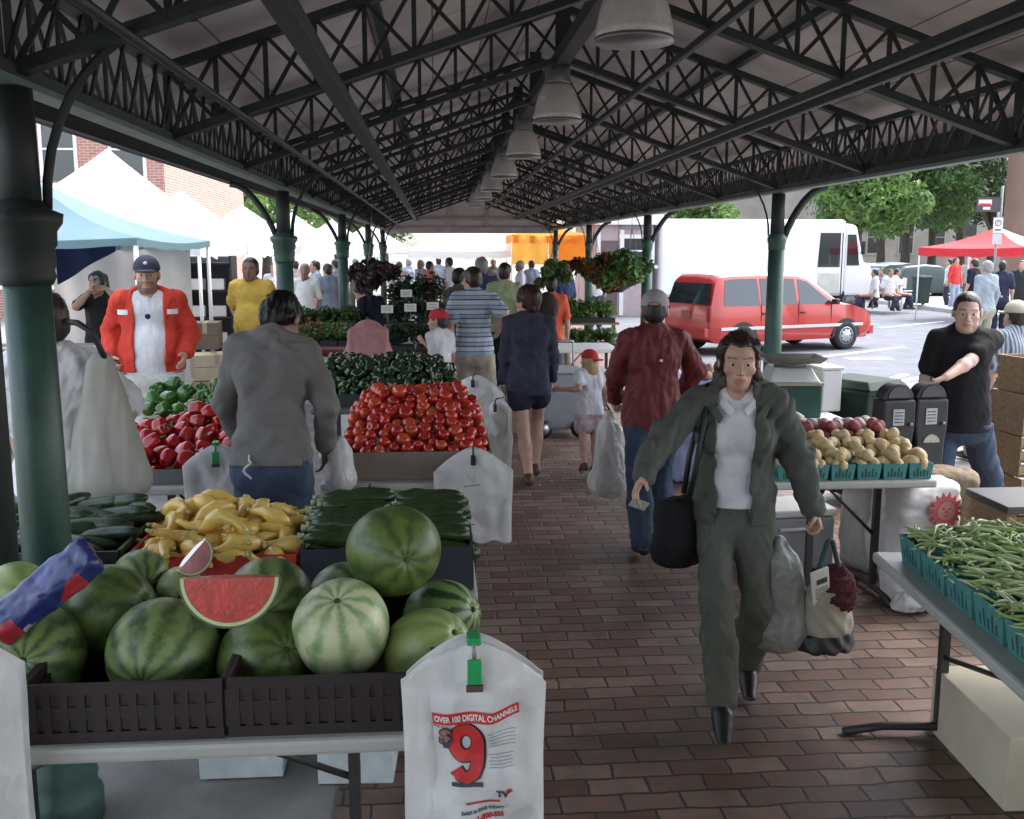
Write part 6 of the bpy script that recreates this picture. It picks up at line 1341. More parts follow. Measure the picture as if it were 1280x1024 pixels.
# cardboard boxes
def carton(label, c, d, rz, m, seam=True, name='cardboard_box', cat='box'):
    t = thing(name, label, cat, c, rz); b = MB(); b.box((0, 0, d[2] / 2), d); b.build('carton', m, t, bevel=.004)
    if seam:
        b = MB(); b.box((0, 0, d[2] + .0015), (.05, d[1] * .98, .003)); b.box((0, -d[1] / 2 - .0015, d[2] * .80), (.05, .003, d[2] * .4 - .002)); b.build('tape', mat('tape_tan', (.36, .30, .20), .3), t)
        b = MB(); b.box((0, -d[1] / 2 - .0012, d[2] * .53), (d[0] * .995, .0022, .006)); b.build('flap_edge', mat('card_edge', (.10, .085, .06), .9), t)
    return t
CARDB = mat('card_tan', (.40, .34, .24), .8, .1, 4, .1, 50)
b_ = at(1186, 940, 0); carton('cream cardboard box on the bricks under the bean table', (2.20, 3.44, 0), (.38, .62, .28), -.06, mat('card_cream', (.55, .50, .38), .8, .1, 4, .1, 50), False)
carton('tan cardboard box right of the cream one under the bean table', (2.62, 3.40, 0), (.40, .5, .26), .1, CARDB)
for i_, (y_, h_) in enumerate(((2.5, .30), (1.9, .27), (1.25, .32))): carton('unseen carton added under the bean table to block light, %s behind the front one' % ['just', 'second', 'last'][i_], (2.25, y_, 0), (.62, .52, h_), .04 * i_, CARDB)  # unseen cartons, added to keep side light off the near floor
BXW = mat('box_pale_blue', (.50, .54, .55), .7, .15, 10)
carton('white and pale blue carton on the floor under the watermelon table, nearer the column', (at(302, 973).x, at(302, 973).y + .2, 0), (.31, .40, .12), 0, BXW, False)
carton('white and pale blue carton on the floor under the watermelon table, near the printed bags', (at(448, 980).x, at(448, 980).y + .2, 0), (.28, .40, .13), -.05, BXW, False)
for i, (px, Y, z, w_, h_, c_, rz_, lab) in enumerate(((268, 11.2, 0, .50, .55, (.36, .24, .14), .1, 'brown cardboard carton at the bottom of the heap by the white tent leg'), (300, 11.5, 0, .5, .5, (.30, .22, .14), -.3, 'darker brown carton at the bottom of the heap right of the first'), (266, 11.3, .56, .48, .28, (.52, .43, .30), .35, 'tan carton lying tilted on top of the brown ones'), (290, 11.4, .51, .42, .2, (.55, .55, .52), -.2, 'white carton on top of the heap by the yellow shirt man'), (258, 11.7, .86, .3, .3, (.16, .12, .09), .1, 'dark carton at the very top of the heap of boxes'))):
    carton(lab, (atY(px, 400, Y).x, Y, z), (w_, .4, h_), rz_, mat('card_%d' % i, c_, .85, .12, 5), True)
# wooden crates stacked at the right edge
wx = atY(1262, 500, 7.0).x
k = 0
def wcrate(label, x, y, z, w_, d_, h_, rz):
    t = thing('wooden_crate', label, 'crate', (x, y, z), rz, 'wooden crates at the right edge')
    for sg in (-1, 1):
        for zz in (h_ * .2, h_ * .55, h_ * .88): b = MB(); b.box((0, sg * d_ / 2, zz), (w_, .014, h_ * .24)); b.build('slat', WOOD, t)
        b = MB(); b.box((sg * (w_ / 2 - .012), 0, h_ / 2), (.018, d_ - .016, h_)); b.build('end_panel', WOOD, t)
    b = MB(); b.box((0, 0, .006), (w_ - .04, d_ - .02, .012)); b.build('base', WOOD, t)
for i, (dx, dy, z, h_, rz_, lab) in enumerate(((.36, .1, 0, .30, .05, 'lowest wooden crate of the stack behind the young man'), (.37, .1, .31, .30, -.04, 'second wooden crate from the ground behind the young man'), (.36, .12, .62, .30, .03, 'third wooden crate from the ground behind the young man'), (.38, .1, .93, .26, .10, 'topmost wooden crate of the stack behind the young man'))): wcrate(lab, wx + dx, 7.0 + dy, z, .62, .42, h_, rz_)
stl = thing('low_bench', 'low dark topped wooden bench at the right edge behind the bean table', 'bench', (atY(1285, 640, 5.0).x + .1, 4.95, 0), 0); b = MB(); b.box((0, 0, .66), (.75, .42, .04)); b.build('seat', mat('dark_board', (.05, .05, .05), .6), stl, bevel=.005)
for sx_ in (-.33, .33): b = MB(); b.box((sx_, 0, .32), (.05, .36, .64)); b.build('leg', WOOD, stl)
b = MB(); b.box((0, -.1, .50), (.60, .03, .20)); b.build('rail', WOOD, stl)

# ------------------------------------------------------------------ middle distance along the aisle
# rolling cooler
cl = at(708, 545); t = thing('wheeled_cooler', 'grey wheeled cooler parked between the navy sweater woman and the small girl', 'cooler', (cl.x - .08, 10.6, 0), .05)
b = MB(); b.box((0, 0, .38), (.46, .40, .60)); b.build('tub', mat('cooler_body', (.30, .31, .33), .5, .1), t, bevel=.03); b = MB(); b.box((0, 0, .705), (.48, .42, .05)); b.build('lid', mat('cooler_lid', (.42, .43, .45), .5), t, bevel=.015)
for q in (-.20, .20): b = MB(); b.tube([(q, -.215, .10), (q, -.255, .10)], .10, 20); wq = b.build('wheel', BLACK, t); b = MB(); b.tube([(q, -.256, .10), (q, -.262, .10)], .06, 16); b.build('rim', ALU, wq)
b = MB(); b.tube([(-.18, .1, .72), (-.18, .1, 1.0), (.18, .1, 1.0), (.18, .1, .72)], .013, 8); b.build('handle', ALU, t)
# pink cloth over a bin standing on a white box
x_ = atY(447, 440, 9.6).x; t = thing('white_chest', 'white lidded chest carrying the pink cloth, behind the dark green peppers', 'chest', (x_, 9.6, 0)); b = MB(); b.box((0, 0, .44), (.74, .5, .84)); b.build('chest_body', WHITE, t, bevel=.02); b = MB(); b.box((0, 0, .885), (.78, .54, .05)); b.build('lid', WHITE, t, bevel=.012)
x2 = atY(460, 410, 9.7).x; t = thing('pink_cloth', 'faded pink cloth draped over a crate on the white chest', 'cloth', (x2, 9.7, .912)); S = SDF().ecap((0, 0, .27), (0, 0, .08), (.15, .13), (.24, .17), (1, 0, 0), .02).box((0, 0, .16), (.19, .15, .16), .04, .05).box((0, 0, -.15), (.5, .5, .15), .002, .004, True)
V, Q = S.mesh(.010, lambda P: .012 * (np.abs(wav(P, 26, 4, 4, (1, 1, .25))) - .3)); link('drape', npmesh('drape', V, Q, cloth('pink', (.42, .20, .21))), t)
# plants
def plant_tray(label, x, y, z, w_, d_, hgt, m, n, seed, leaf=.035, group='trays of seedlings for sale', flowers=None):
    t = thing('plant_tray', label, 'plant tray', (x, y, z), 0, group); b = MB(); b.box((0, 0, .035), (w_, d_, .07)); b.build('tray', POT, t, bevel=.006)
    g_ = random.Random(seed); cl_ = [(g_.uniform(-w_ / 2, w_ / 2) * .85, g_.uniform(-d_ / 2, d_ / 2) * .8, .08 + hgt * g_.uniform(.25, .65), .09, .09, hgt * .42) for _ in range(12)]
    leaves('foliage', cl_, n, leaf, m, t, seed, shell=.2)
    if flowers: leaves('blossoms', [(c[0], c[1], c[2] + .04, c[3], c[4], c[5]) for c in cl_], n // 6, leaf * .8, flowers, t, seed + 1, shell=.7)
def bench(label, x0, x1, y0, y1, zs):
    t = thing('plant_bench', label, 'plant bench', ((x0 + x1) / 2, (y0 + y1) / 2, 0)); dpt = (y1 - y0) / len(zs)
    for i, z in enumerate(zs): b = MB(); b.box((0, -(y1 - y0) / 2 + dpt * (i + .5), z - .015), (x1 - x0, dpt - .02, .03)); b.build('shelf', WOOD, t)
    for sx_ in (-1, 1):
        for i, z in enumerate(zs): b = MB(); b.box((sx_ * ((x1 - x0) / 2 - .04), -(y1 - y0) / 2 + dpt * (i + .5), (z - .03) / 2), (.05, .05, z - .03)); b.build('leg', WOOD, t)
bx0, bx1 = atY(478, 400, 11.6).x, atY(556, 400, 11.6).x
bench('stepped wooden plant bench left of the striped polo man', bx0, bx1, 11.2, 12.8, (.55, .80, 1.05, 1.25))
g = random.Random(4); nmz = ['bottom', 'second', 'third', 'top']
for i, z in enumerate((.55, .80, 1.05, 1.25)):
    for j in range(2): plant_tray('tray of dark green plants on the %s step of the stepped bench, %s' % (nmz[i], ['left', 'right'][j]), bx0 + .19 + j * .36, 11.4 + .4 * i, z, .34, .34, .24 + (.12 if i == 3 else 0), LEAF_D, 600, 60 + i * 3 + j)
for i, (px, py, Y) in enumerate(((484, 386, 11.75), (513, 384, 11.75), (541, 382, 11.8), (508, 366, 12.3))):
    t = thing('price_card', 'white price card %s' % ['at the left of the stepped plant bench', 'at the middle of the stepped plant bench', 'at the right end of the stepped plant bench', 'on the top step of the stepped plant bench'][i], 'card', atY(px, py + 6, Y), 0, 'price cards on the plant bench'); b = MB(); b.box((0, 0, .05), (.14, .004, .09)); b.build('card', CARD, t); b = MB(); b.tube([(0, .006, -.10), (0, .006, .06)], .004, 6); b.build('stick', WOOD, t)
    for k in range(2): b = MB(); b.box((0, -.003, .065 - .03 * k), (.09, .0015, .008)); b.build('written_line', GREYP if 'GREYP' in globals() else METALG, t)
lx0, lx1 = atY(376, 400, 12.5).x, atY(432, 400, 12.5).x
bench('low plant bench left of the pink cloth', lx0 - .3, lx1, 12.3, 13.6, (.80, .95))
for j in range(4): plant_tray('tray of seedlings on the low plant bench, %s from the left' % ['first', 'second', 'third', 'fourth'][j], lx0 - .1 + j * .22, 12.65, .80, .21, .5, .2, LEAF_Y, 500, 80 + j, flowers=FLOW_R if j == 1 else None)
for j in range(3): plant_tray('tray of leafy plants on the upper shelf of the low bench, %s from the left' % ['first', 'second', 'third'][j], lx0 - .05 + j * .3, 13.3, .95, .28, .5, .22, LEAF, 500, 90 + j)
rx0, rx1 = atY(706, 400, 14.0).x, atY(776, 400, 14.0).x
table('white cloth covered table under the seedlings right of the aisle', atY(690, 440, 12.2).x, atY(772, 440, 12.2).x, 12.0, 12.9, .78, m=WHITE)
bench('two tier plant bench right of the aisle under the hanging baskets', rx0 - .05, rx1, 13.6, 14.6, (.62, .95))
for j in range(3): plant_tray('tray of light green seedlings on the two tier bench at right, %s' % ['left end', 'middle', 'right end'][j], rx0 + .12 + j * .25, 14.35, .95, .25, .42, .26, LEAF_Y, 700, 100 + j); plant_tray('tray of small plants on the lower tier at right, %s' % ['left end', 'middle', 'right end'][j], rx0 + .12 + j * .25, 13.85, .62, .25, .42, .2, LEAF, 500, 110 + j)
def basket(label, px, py, Y, r, ml, mf, seed, ztop=None):
    p = atY(px, py, Y); t = thing('hanging_basket', label, 'hanging basket', p, 0, 'hanging flower baskets'); b = MB(); b.lathe([(.09, -.16), (.15, -.02), (.16, 0)], 16); b.build('pot', POT, t)
    for a in (0, 2.1, 4.2): b = MB(); b.tube([(.15 * math.cos(a), .15 * math.sin(a), 0), (0, 0, .55)], .004, 5); b.build('wire', METALG, t)
    b = MB(); b.tube([(0, 0, .55), (0, 0, 2.5 - p.z)], .004, 5); b.build('hook', METALG, t)
    g_ = random.Random(seed); cl_ = [(g_.gauss(0, r * .42), g_.gauss(0, r * .42), g_.gauss(.03, r * .30), r * .45, r * .45, r * .4) for _ in range(11)]
    leaves('foliage', cl_, 1700, .055, ml, t, seed, shell=.3); leaves('blossoms', cl_, 420, .045, mf, t, seed + 1, shell=.8)
basket('dark purple leaved hanging basket left of the aisle', 466, 342, 13.2, .28, LEAF_P, FLOW_P, 3)
basket('small yellow green hanging basket beside the orange awning', 692, 345, 15.5, .22, LEAF_Y, LEAF_Y, 5)
basket('hanging basket with red flowers right of the aisle', 742, 338, 14.6, .30, LEAF, FLOW_R, 7)
basket('big leafy hanging basket nearest the white truck', 789, 336, 14.2, .32, LEAF, LEAF_Y, 9)
basket('low hanging basket with orange flowers behind the big leafy one', 772, 352, 15.0, .24, LEAF, FLOW_O, 11)
# blue and white cool boxes, pale blue sheeted table right of maroon man
x_ = atY(880, 460, 8.6).x; t = thing('blue_sheet_table', 'table under a pale blue plastic sheet behind the woman', 'table', (x_ + .1, 8.6, 0)); S = SDF().box((0, 0, .44), (.42, .40, .44), .03, .02); V, Q = S.mesh(.014, lambda P: .014 * (np.abs(wav(P, 18, 4, 4, (1, 1, .3))) - .3)); link('sheet', npmesh('sheet', V, Q, mat('blue_sheet', (.30, .36, .58), .4, .1, 5)), t)
g = random.Random(2); on = single('onion', lump('onion', mat('onion_skin', (.42, .26, .17), .4, .25, 9), .04, 33), 'brown onion in the small heap on the pale blue sheet', 'onion', 'onions on the pale blue sheet')
for i in range(26): put(on, (x_ + g.uniform(-.25, .25), 8.45 + g.uniform(-.2, .15), .925 + .05 * (i % 3 == 0)), rrot(g), g.uniform(.8, 1.2))
# ------------------------------------------------------------------ red minivan
VR = bpy.data.materials.new('van_paint'); VR.use_nodes = True; N, L, b = nodes_of(VR); b.inputs['Base Color'].default_value = (.40, .022, .016, 1); b.inputs['Roughness'].default_value = .28; b.inputs['Coat Weight'].default_value = .7; b.inputs['Coat Roughness'].default_value = .05
GLS = mat('car_glass', (.020, .026, .03), .04, .05, spec=.9); CHR = mat('silver_trim', (.55, .55, .55), .3, .05, metal=.4); TYRE = mat('tyre', (.018, .018, .018), .85, .2, 20); TAIL = mat('tail_lamp', (.25, .012, .012), .2)
def interp(x, T):
    for (a, ya), (b_, yb) in zip(T, T[1:]):
        if x <= b_: return ya + (yb - ya) * (x - a) / (b_ - a)
    return T[-1][1]
def wheel(t, x, y, r, w_, rimm=ALU):
    b = MB(); n = 28; vs = []; fs = []; sg = 1 if y > 0 else -1
    prof = [(r * .62, 0), (r * .72, .012), (r * .96, .008), (r, -.03), (r, -w_ + .03), (r * .96, -w_), (r * .6, -w_)]
    M = Matrix.Translation((x, y, r)) @ Matrix.Rotation(-sg * PI / 2, 4, 'X')
    b.lathe(prof, n, M=M); o = b.build('wheel', TYRE, t)
    b = MB(); b.lathe([(r * .64, -.012), (r * .62, .004), (r * .50, -.004), (r * .42, .012), (r * .16, .020), (r * .13, .03), (.002, .032)], n, M=M); b.build('rim', rimm, o)
    b = MB()
    for i in range(9):
        a = 2 * PI * i / 9; b.box((r * .46 * math.cos(a), r * .46 * math.sin(a), .0085), (.055, .03, .012), rz=a, M=M)
    b.build('rim_slot', BLACK, o)
def van(label, loc, rz, paint, L_=4.5, group=None, name='minivan', cat='van', HT=1.0, detail=True, top=None):
    t = thing(name, label, cat, loc, rz, group)
    TOP = top or [(-2.27, .55), (-2.25, .70), (-2.21, 1.0), (-2.06, 1.58), (-1.98, 1.68), (-1.6, 1.72), (-.5, 1.73), (.15, 1.70), (.42, 1.63), (1.30, 1.07), (1.7, .99), (2.08, .88), (2.22, .70), (2.27, .5)]
    xs = []; 
    for (a, _), (b_, _) in zip(TOP, TOP[1:]):
        k = max(1, int((b_ - a) / .12)); xs += [a + (b_ - a) * i / k for i in range(k)]
    xs.append(TOP[-1][0]); B_ = 1.0
    def hw(x): e = min(1, (2.29 - abs(x)) / .35); return .90 - .13 * (1 - max(0, e)) ** 2
    rows = []
    for x in xs:
        zt = interp(x, TOP); w_ = hw(x); zb = min(B_, zt - .03); g_ = max(0, zt - B_); wt = w_ - .035 - .24 * g_
        z0 = .26 if abs(x) < 2.1 else .34
        for ax_ in (-1.42, 1.43): pass
        P = [(w_ - .06, z0), (w_ - .01, .40), (w_, .62 if zb > .62 else zb - .01), (w_ - .015, zb - .0), (wt + .03, max(zb + .005, zt - .09)), (wt - .03, zt - .03), (wt - .16, zt), (0, zt + .018)]
        rows.append([(x, y, z) for y, z in P] + [(x, -y, z) for y, z in reversed(P[:-1])])
    b = MB(); n = len(rows[0]); vs = [v for r_ in rows for v in r_]; fs = []
    for i in range(len(rows) - 1):
        for j in range(n - 1): fs.append((i * n + j, i * n + j + 1, (i + 1) * n + j + 1, (i + 1) * n + j))
        fs.append((i * n + n - 1, i * n, (i + 1) * n, (i + 1) * n + n - 1))
    fs.append(tuple(range(n))); fs.append(tuple((len(rows) - 1) * n + j for j in range(n - 1, -1, -1)))
    b.add(vs, fs, True); o = b.build('body', paint, t)
    md = o.modifiers.new('edge', 'EDGE_SPLIT'); md.split_angle = R(35)
    def ys(x, z): zt = interp(x, TOP); w_ = hw(x); g_ = zt - B_; wt = w_ - .035 - .24 * g_; return (w_ - .015) + ((wt + .03) - (w_ - .015)) * min(1, max(0, (z - B_) / (g_ - .09)))
    def side_win(x0, x1, z1f=.13, z0=1.035, x1t=None, x0t=None):
        for sg in (-1, 1):
            b = MB(); K = 8; vs = []
            for i in range(K + 1):
                for zf in (0, 1):
                    xa = x0 + (x1 - x0) * i / K if zf == 0 else (x0t if x0t is not None else x0) + ((x1t if x1t is not None else x1) - (x0t if x0t is not None else x0)) * i / K
                    z = z0 if zf == 0 else interp(xa, TOP) - z1f
                    vs.append((xa, sg * (ys(xa, z) + .006), z))
            f = [(2 * i, 2 * i + 2, 2 * i + 3, 2 * i + 1) for i in range(K)]
            if sg > 0: f = [q[::-1] for q in f]
            b.add(vs, f); b.build('window', GLS, t)
    def cross(xa, za, xb, zb, wa, wb, nm, m, off=.008):
        d = Vector((xb - xa, 0, zb - za)).normalized(); nn_ = Vector((-d.z, 0, d.x)) * off
        if nn_.z < 0: nn_ = -nn_
        b = MB(); b.add([Vector((xa, -wa, za)) + nn_, Vector((xa, wa, za)) + nn_, Vector((xb, wb, zb)) + nn_, Vector((xb, -wb, zb)) + nn_], [(0, 1, 2, 3)]); b.build(nm, m, t, solid=.004)
    if detail:
        side_win(-1.92, -.98, x0t=-1.83); side_win(-.92, .02); side_win(.10, 1.02, x1t=.38)
        cross(-2.196, 1.055, -2.082, 1.50, .76, .68, 'window', GLS, .016); cross(1.24, 1.10, .50, 1.55, .74, .64, 'windscreen', GLS, .012)
        for sg in (-1, 1):
            b = MB(); b.box((-2.235, sg * .80, .86), (.05, .12, .30)); b.build('tail_lamp', TAIL, t, bevel=.01)
            b = MB(); b.box((2.16, sg * .62, .70), (.12, .34, .13)); b.build('headlight', mat('headlight', (.6, .62, .65), .1), t, bevel=.02)
            b = MB(); b.box((-.05, sg * .912, .56), (3.9, .016, .065)); b.build('side_moulding', CHR, t, bevel=.004)
            b = MB(); b.box((1.02, sg * .98, 1.08), (.10, .16, .12)); b.build('mirror', BLACK, t, bevel=.02)
            for hx in (-.86, .16): b = MB(); b.box((hx, sg * .908, .86), (.13, .02, .045)); b.build('handle', BLACK, t, bevel=.005)
            for hx in (.06, .98, -.95): b = MB(); b.box((hx, sg * .896, .80), (.010, .012, .62)); b.build('door_seam', BLACK, t)
            for wx_ in (-1.42, 1.43): b = MB(); b.prism([(.40 * math.cos(PI * i / 16), .30 + .40 * math.sin(PI * i / 16)) for i in range(17)], sg * .80, sg * .905, M=Matrix.Translation((wx_, 0, 0))); b.build('wheel_arch', BLACK, t)
        b = MB(); b.box((-2.29, 0, .48), (.10, 1.62, .20)); b.build('bumper', paint, t, bevel=.03); b = MB(); b.box((2.27, 0, .42), (.14, 1.62, .22)); b.build('bumper', paint, t, bevel=.03)
        b = MB(); b.box((-2.255, 0, .84), (.012, .32, .16)); b.build('licence_plate', mat('plate_grey', (.30, .10, .09), .5), t)
        b = MB(); b.box((-.9, .0, 1.735), (1.4, .95, .012)); b.build('roof_rail', BLACK, t) if False else None
        for wx_ in (-1.42, 1.43):
            for sg in (-1, 1): wheel(t, wx_, sg * .915, .315, .22)
    return t
hv = R(21); fw = at(1058, 437); fr_ = Vector((fw.x, fw.y, 0)); ctr = fr_ - Vector((math.cos(hv), math.sin(hv), 0)) * 1.30 - Vector((math.sin(hv), -math.cos(hv), 0)) * .83
van('red minivan parked at the kerb beyond the second right hand column', ctr, hv, VR).scale = (.90, .90, .90)
# ------------------------------------------------------------------ white step van
tw = mat('truck_white', (.78, .78, .78), .4, .04, 2); tx = atY(945, 330, 31.0).x
tk = thing('step_van', 'tall white delivery step van parked behind the red minivan', 'truck', (tx, 31.5, 0), R(4))
b = MB(); b.box((-.35, 0, 1.73), (6.0, 2.2, 2.35)); b.build('cargo_body', tw, tk, bevel=.14, seg=4)
b = MB(); b.prism([(2.652, .55), (2.652, 2.80), (3.0, 2.72), (3.28, 1.62), (3.55, 1.45), (3.62, .9), (3.6, .55)], -1.05, 1.05); b.build('cab', tw, tk, bevel=.08, seg=3)
b = MB(); b.add([(1.72, -1.106, 1.45), (2.45, -1.106, 1.45), (2.45, -1.106, 2.5), (1.78, -1.106, 2.5)], [(0, 1, 2, 3)]); b.build('window', GLS, tk, solid=.006); b = MB(); b.add([(2.70, -1.058, 1.50), (3.12, -1.058, 1.50), (2.98, -1.058, 2.45), (2.70, -1.058, 2.45)], [(0, 1, 2, 3)]); b.build('window', GLS, tk, solid=.006)
b = MB(); b.add([(3.292, -.92, 1.66), (3.292, .92, 1.66), (3.03, .92, 2.62), (3.03, -.92, 2.62)], [(0, 1, 2, 3)]); b.build('windscreen', GLS, tk, solid=.008)
b = MB(); b.box((2.52, -1.104, 1.55), (.03, .012, 1.9)); b.build('door_seam', BLACK, tk); b = MB(); b.box((3.62, 0, .52), (.14, 2.1, .24)); b.build('bumper', METALG, tk, bevel=.02)
b = MB(); b.box((3.15, -1.20, 2.05), (.06, .20, .42)); b.build('mirror', BLACK, tk, bevel=.02)
for px in (-2.1, 2.9):
    for sg in (-1, 1): wheel(tk, px, sg * 1.02, .40, .26, METALG)
b = MB(); b.box((2.1, -1.108, .95), (.7, .012, .62)) ; b.build('side_panel', mat('truck_panel', (.55, .53, .48), .6), tk)

# ------------------------------------------------------------------ tents
TW = mat('tent_white', (.80, .80, .80), .7, .03, 2, translucent=.35); TB = mat('tent_blue', (.17, .28, .32), .7, .08, 2, translucent=.35); TR = mat('tent_red', (.62, .04, .05), .7, .08, 2, translucent=.3); TO = mat('tent_orange', (.80, .30, .03), .7, .15, 1.5, translucent=.55); TY = mat('tent_yellow', (.85, .58, .12), .7, .12, 1.5, translucent=.55)
def tent(label, x, y, half, eave, apex, m, rz=0, m2=None, val=.22, legs=True, group=None, depth=None):
    t = thing('market_tent', label, 'tent', (x, y, 0), rz, group); hy = depth or half
    C4 = [(-half, -hy), (half, -hy), (half, hy), (-half, hy)]
    for i in range(4):
        a, c = C4[i], C4[(i + 1) % 4]; b = MB(); K = 8
        def fn(u, v): 
            p = Vector((a[0] + (c[0] - a[0]) * u, a[1] + (c[1] - a[1]) * u, eave)); q = Vector((0, 0, apex)); r_ = p.lerp(q, v); r_.z -= .10 * math.sin(PI * v) * (1) + .04 * math.sin(PI * u) * (1 - v); return r_
        b.grid(fn, K, K, True); o = b.build('canopy_panel', (m2 if m2 and i == 0 else m), t)
        b = MB(); b.grid(lambda u, v: (a[0] + (c[0] - a[0]) * u, a[1] + (c[1] - a[1]) * u + (-.003 if i == 0 else 0), eave - .04 * math.sin(PI * u) - v * val * (1 + .08 * math.sin(u * 25))), 24, 1); b.build('valance', (m2 if m2 and i == 0 else m), t)
        if legs:
            b = MB(); b.tube([(a[0] * .985, a[1] * .985, 0), (a[0] * .985, a[1] * .985, eave - .02)], .022, 8); b.build('leg', WHITE, t)
    return t
tent('blue canopy tent beside the nearest green column', atY(40, 300, 10.6).x, 10.6, 1.45, 2.08, 2.72, TB, val=.07)
tent('big white peaked tent behind the red jacket man', atY(138, 250, 14.2).x, 14.2, 1.5, 2.12, 3.32, TW)
for i, (px, Y, ap, h_, lab) in enumerate(((228, 20, 3.1, 1.5, 'white tent just right of the big peaked one'), (303, 25, 3.05, 1.6, 'white tent above the yellow shirt man'), (365, 31, 3.1, 1.6, 'white tent half behind the second column on the left'), (415, 38, 3.1, 1.7, 'white tent seen between the second and third left columns'), (462, 45, 3.2, 1.8, 'farthest white tent behind the purple hanging basket'))):
    tent(lab, atY(px, 280, Y).x, Y, h_, 2.1, ap, TW, group='white tents along the left side')
tent('wide white tent closing the far end of the aisle', atY(578, 300, 31).x, 31.5, 1.65, 1.98, 3.1, TW)
ot = tent('orange and yellow tent beyond the far right end of the pavilion', atY(690, 300, 28.8).x, 30.2, 1.15, 2.42, 2.9, TO)
b = MB(); b.grid(lambda u, v: (-1.13 + 1.05 * u, -1.17 + .03 * math.sin(14 * u), 2.38 - .82 * v), 16, 4); b.build('side_curtain', TY, ot); b = MB(); b.grid(lambda u, v: (-.06 + 1.2 * u, -1.17 + .05 * math.sin(11 * u + 5 * v), 2.38 - .80 * v + .06 * math.sin(8 * u)), 16, 4); b.build('side_curtain', TO, ot)
rt = tent('red and white tent near the brown building across the street', atY(1246, 300, 27.5).x, 27.5, 1.5, 2.05, 2.62, TR, .62, m2=TW)
# tarp wall, jewellery table
tx0, tx1 = atY(66, 360, 12.0).x, atY(241, 360, 12.0).x
b = MB(); b.grid(lambda u, v: (tx0 + (tx1 - tx0) * u, 12.0 + .05 * math.sin(9 * u + 3 * v) + .02 * math.sin(31 * u), .35 + 1.72 * v), 40, 12); o = b.build('tarp_wall', mat('tarp_beige', (.50, .47, .46), .6, .08, 3, translucent=.3)); tag(o, 'beige tarp wall hanging behind the dark haired woman with the camera', 'tarp')
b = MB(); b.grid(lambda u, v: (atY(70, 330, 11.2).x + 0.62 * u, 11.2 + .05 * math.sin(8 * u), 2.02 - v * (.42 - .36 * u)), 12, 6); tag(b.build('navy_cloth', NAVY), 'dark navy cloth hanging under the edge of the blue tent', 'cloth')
jx0, jx1 = atY(-60, 400, 10.2).x, atY(152, 400, 10.2).x
FLOR = bpy.data.materials.new('floral_cloth'); FLOR.use_nodes = True; N, L, b = nodes_of(FLOR); tc = N.new('ShaderNodeTexCoord'); vo = N.new('ShaderNodeTexVoronoi'); vo.inputs['Scale'].default_value = 11; L.new(tc.outputs['Object'], vo.inputs['Vector']); cr = N.new('ShaderNodeValToRGB'); e = cr.color_ramp.elements; cr.color_ramp.interpolation = 'CONSTANT'; e[0].color = (.42, .12, .12, 1); e[1].position = .5; e[1].color = (.5, .30, .27, 1)
for p_, c_ in ((.7, (.12, .18, .08, 1)), (.82, (.5, .07, .08, 1))): q_ = e.new(p_); q_.color = c_
sx = N.new('ShaderNodeSeparateColor'); L.new(vo.outputs['Color'], sx.inputs[0]); L.new(sx.outputs[0], cr.inputs[0]); L.new(cr.outputs[0], b.inputs['Base Color']); b.inputs['Roughness'].default_value = .9
jt = thing('jewellery_table', 'display table under a flowered red cloth in front of the woman with the camera', 'table', ((jx0 + jx1) / 2, 10.4, 0)); b = MB(); b.box((0, 0, .98), (jx1 - jx0, 1.1, .03)); b.build('tabletop', mat('table_tan', (.42, .36, .28), .7), jt)
b = MB(); b.grid(lambda u, v: ((u - .5) * (jx1 - jx0), -.56 - .02 * math.sin(30 * u) * v, .99 - .62 * v), 40, 4); b.build('tablecloth', FLOR, jt)
for sx_ in (-1, 1): b = MB(); b.box((sx_ * ((jx1 - jx0) / 2 - .06), 0, .48), (.05, .9, .96)); b.build('leg', WOOD, jt)
g = random.Random(3)
for i in range(7):
    t = thing('display_dish', 'shallow white display dish on the flowered table, %s from the left' % ['first', 'second', 'third', 'fourth', 'fifth', 'sixth', 'seventh'][i], 'dish', ((jx0 + jx1) / 2 + (i - 3) * .24, 10.15 + .1 * (i % 2), .996), 0, 'display dishes on the flowered table'); b = MB(); b.lathe([(.05, 0), (.10, .02), (.105, .03)], 16); b.build('dish', WHITE if i % 3 else mat('dish_dark', (.06, .05, .06), .4), t)
# pushchair by the distant visitors
p_ = atY(404, 380, 15); t = thing('pushchair', 'red pushchair among the visitors left of the aisle', 'pushchair', (p_.x, 15, 0), .6); S = SDF().box((0, 0, .62), (.20, .24, .18), .06, .02); V, Q = S.mesh(.016); link('seat', npmesh('seat', V, Q, cloth('pushchair_red', (.35, .04, .06))), t)
for sx_ in (-.22, .22):
    b = MB(); b.tube([(sx_, -.35, .12), (sx_, .1, .6), (sx_, .38, 1.05)], .014, 6); b.build('frame', ALU, t)
    for yy_ in (-.35, .3): b = MB(); b.tube([(sx_ - .02, yy_, .11), (sx_ + .02, yy_, .11)], .11, 14); b.build('wheel', BLACK, t)
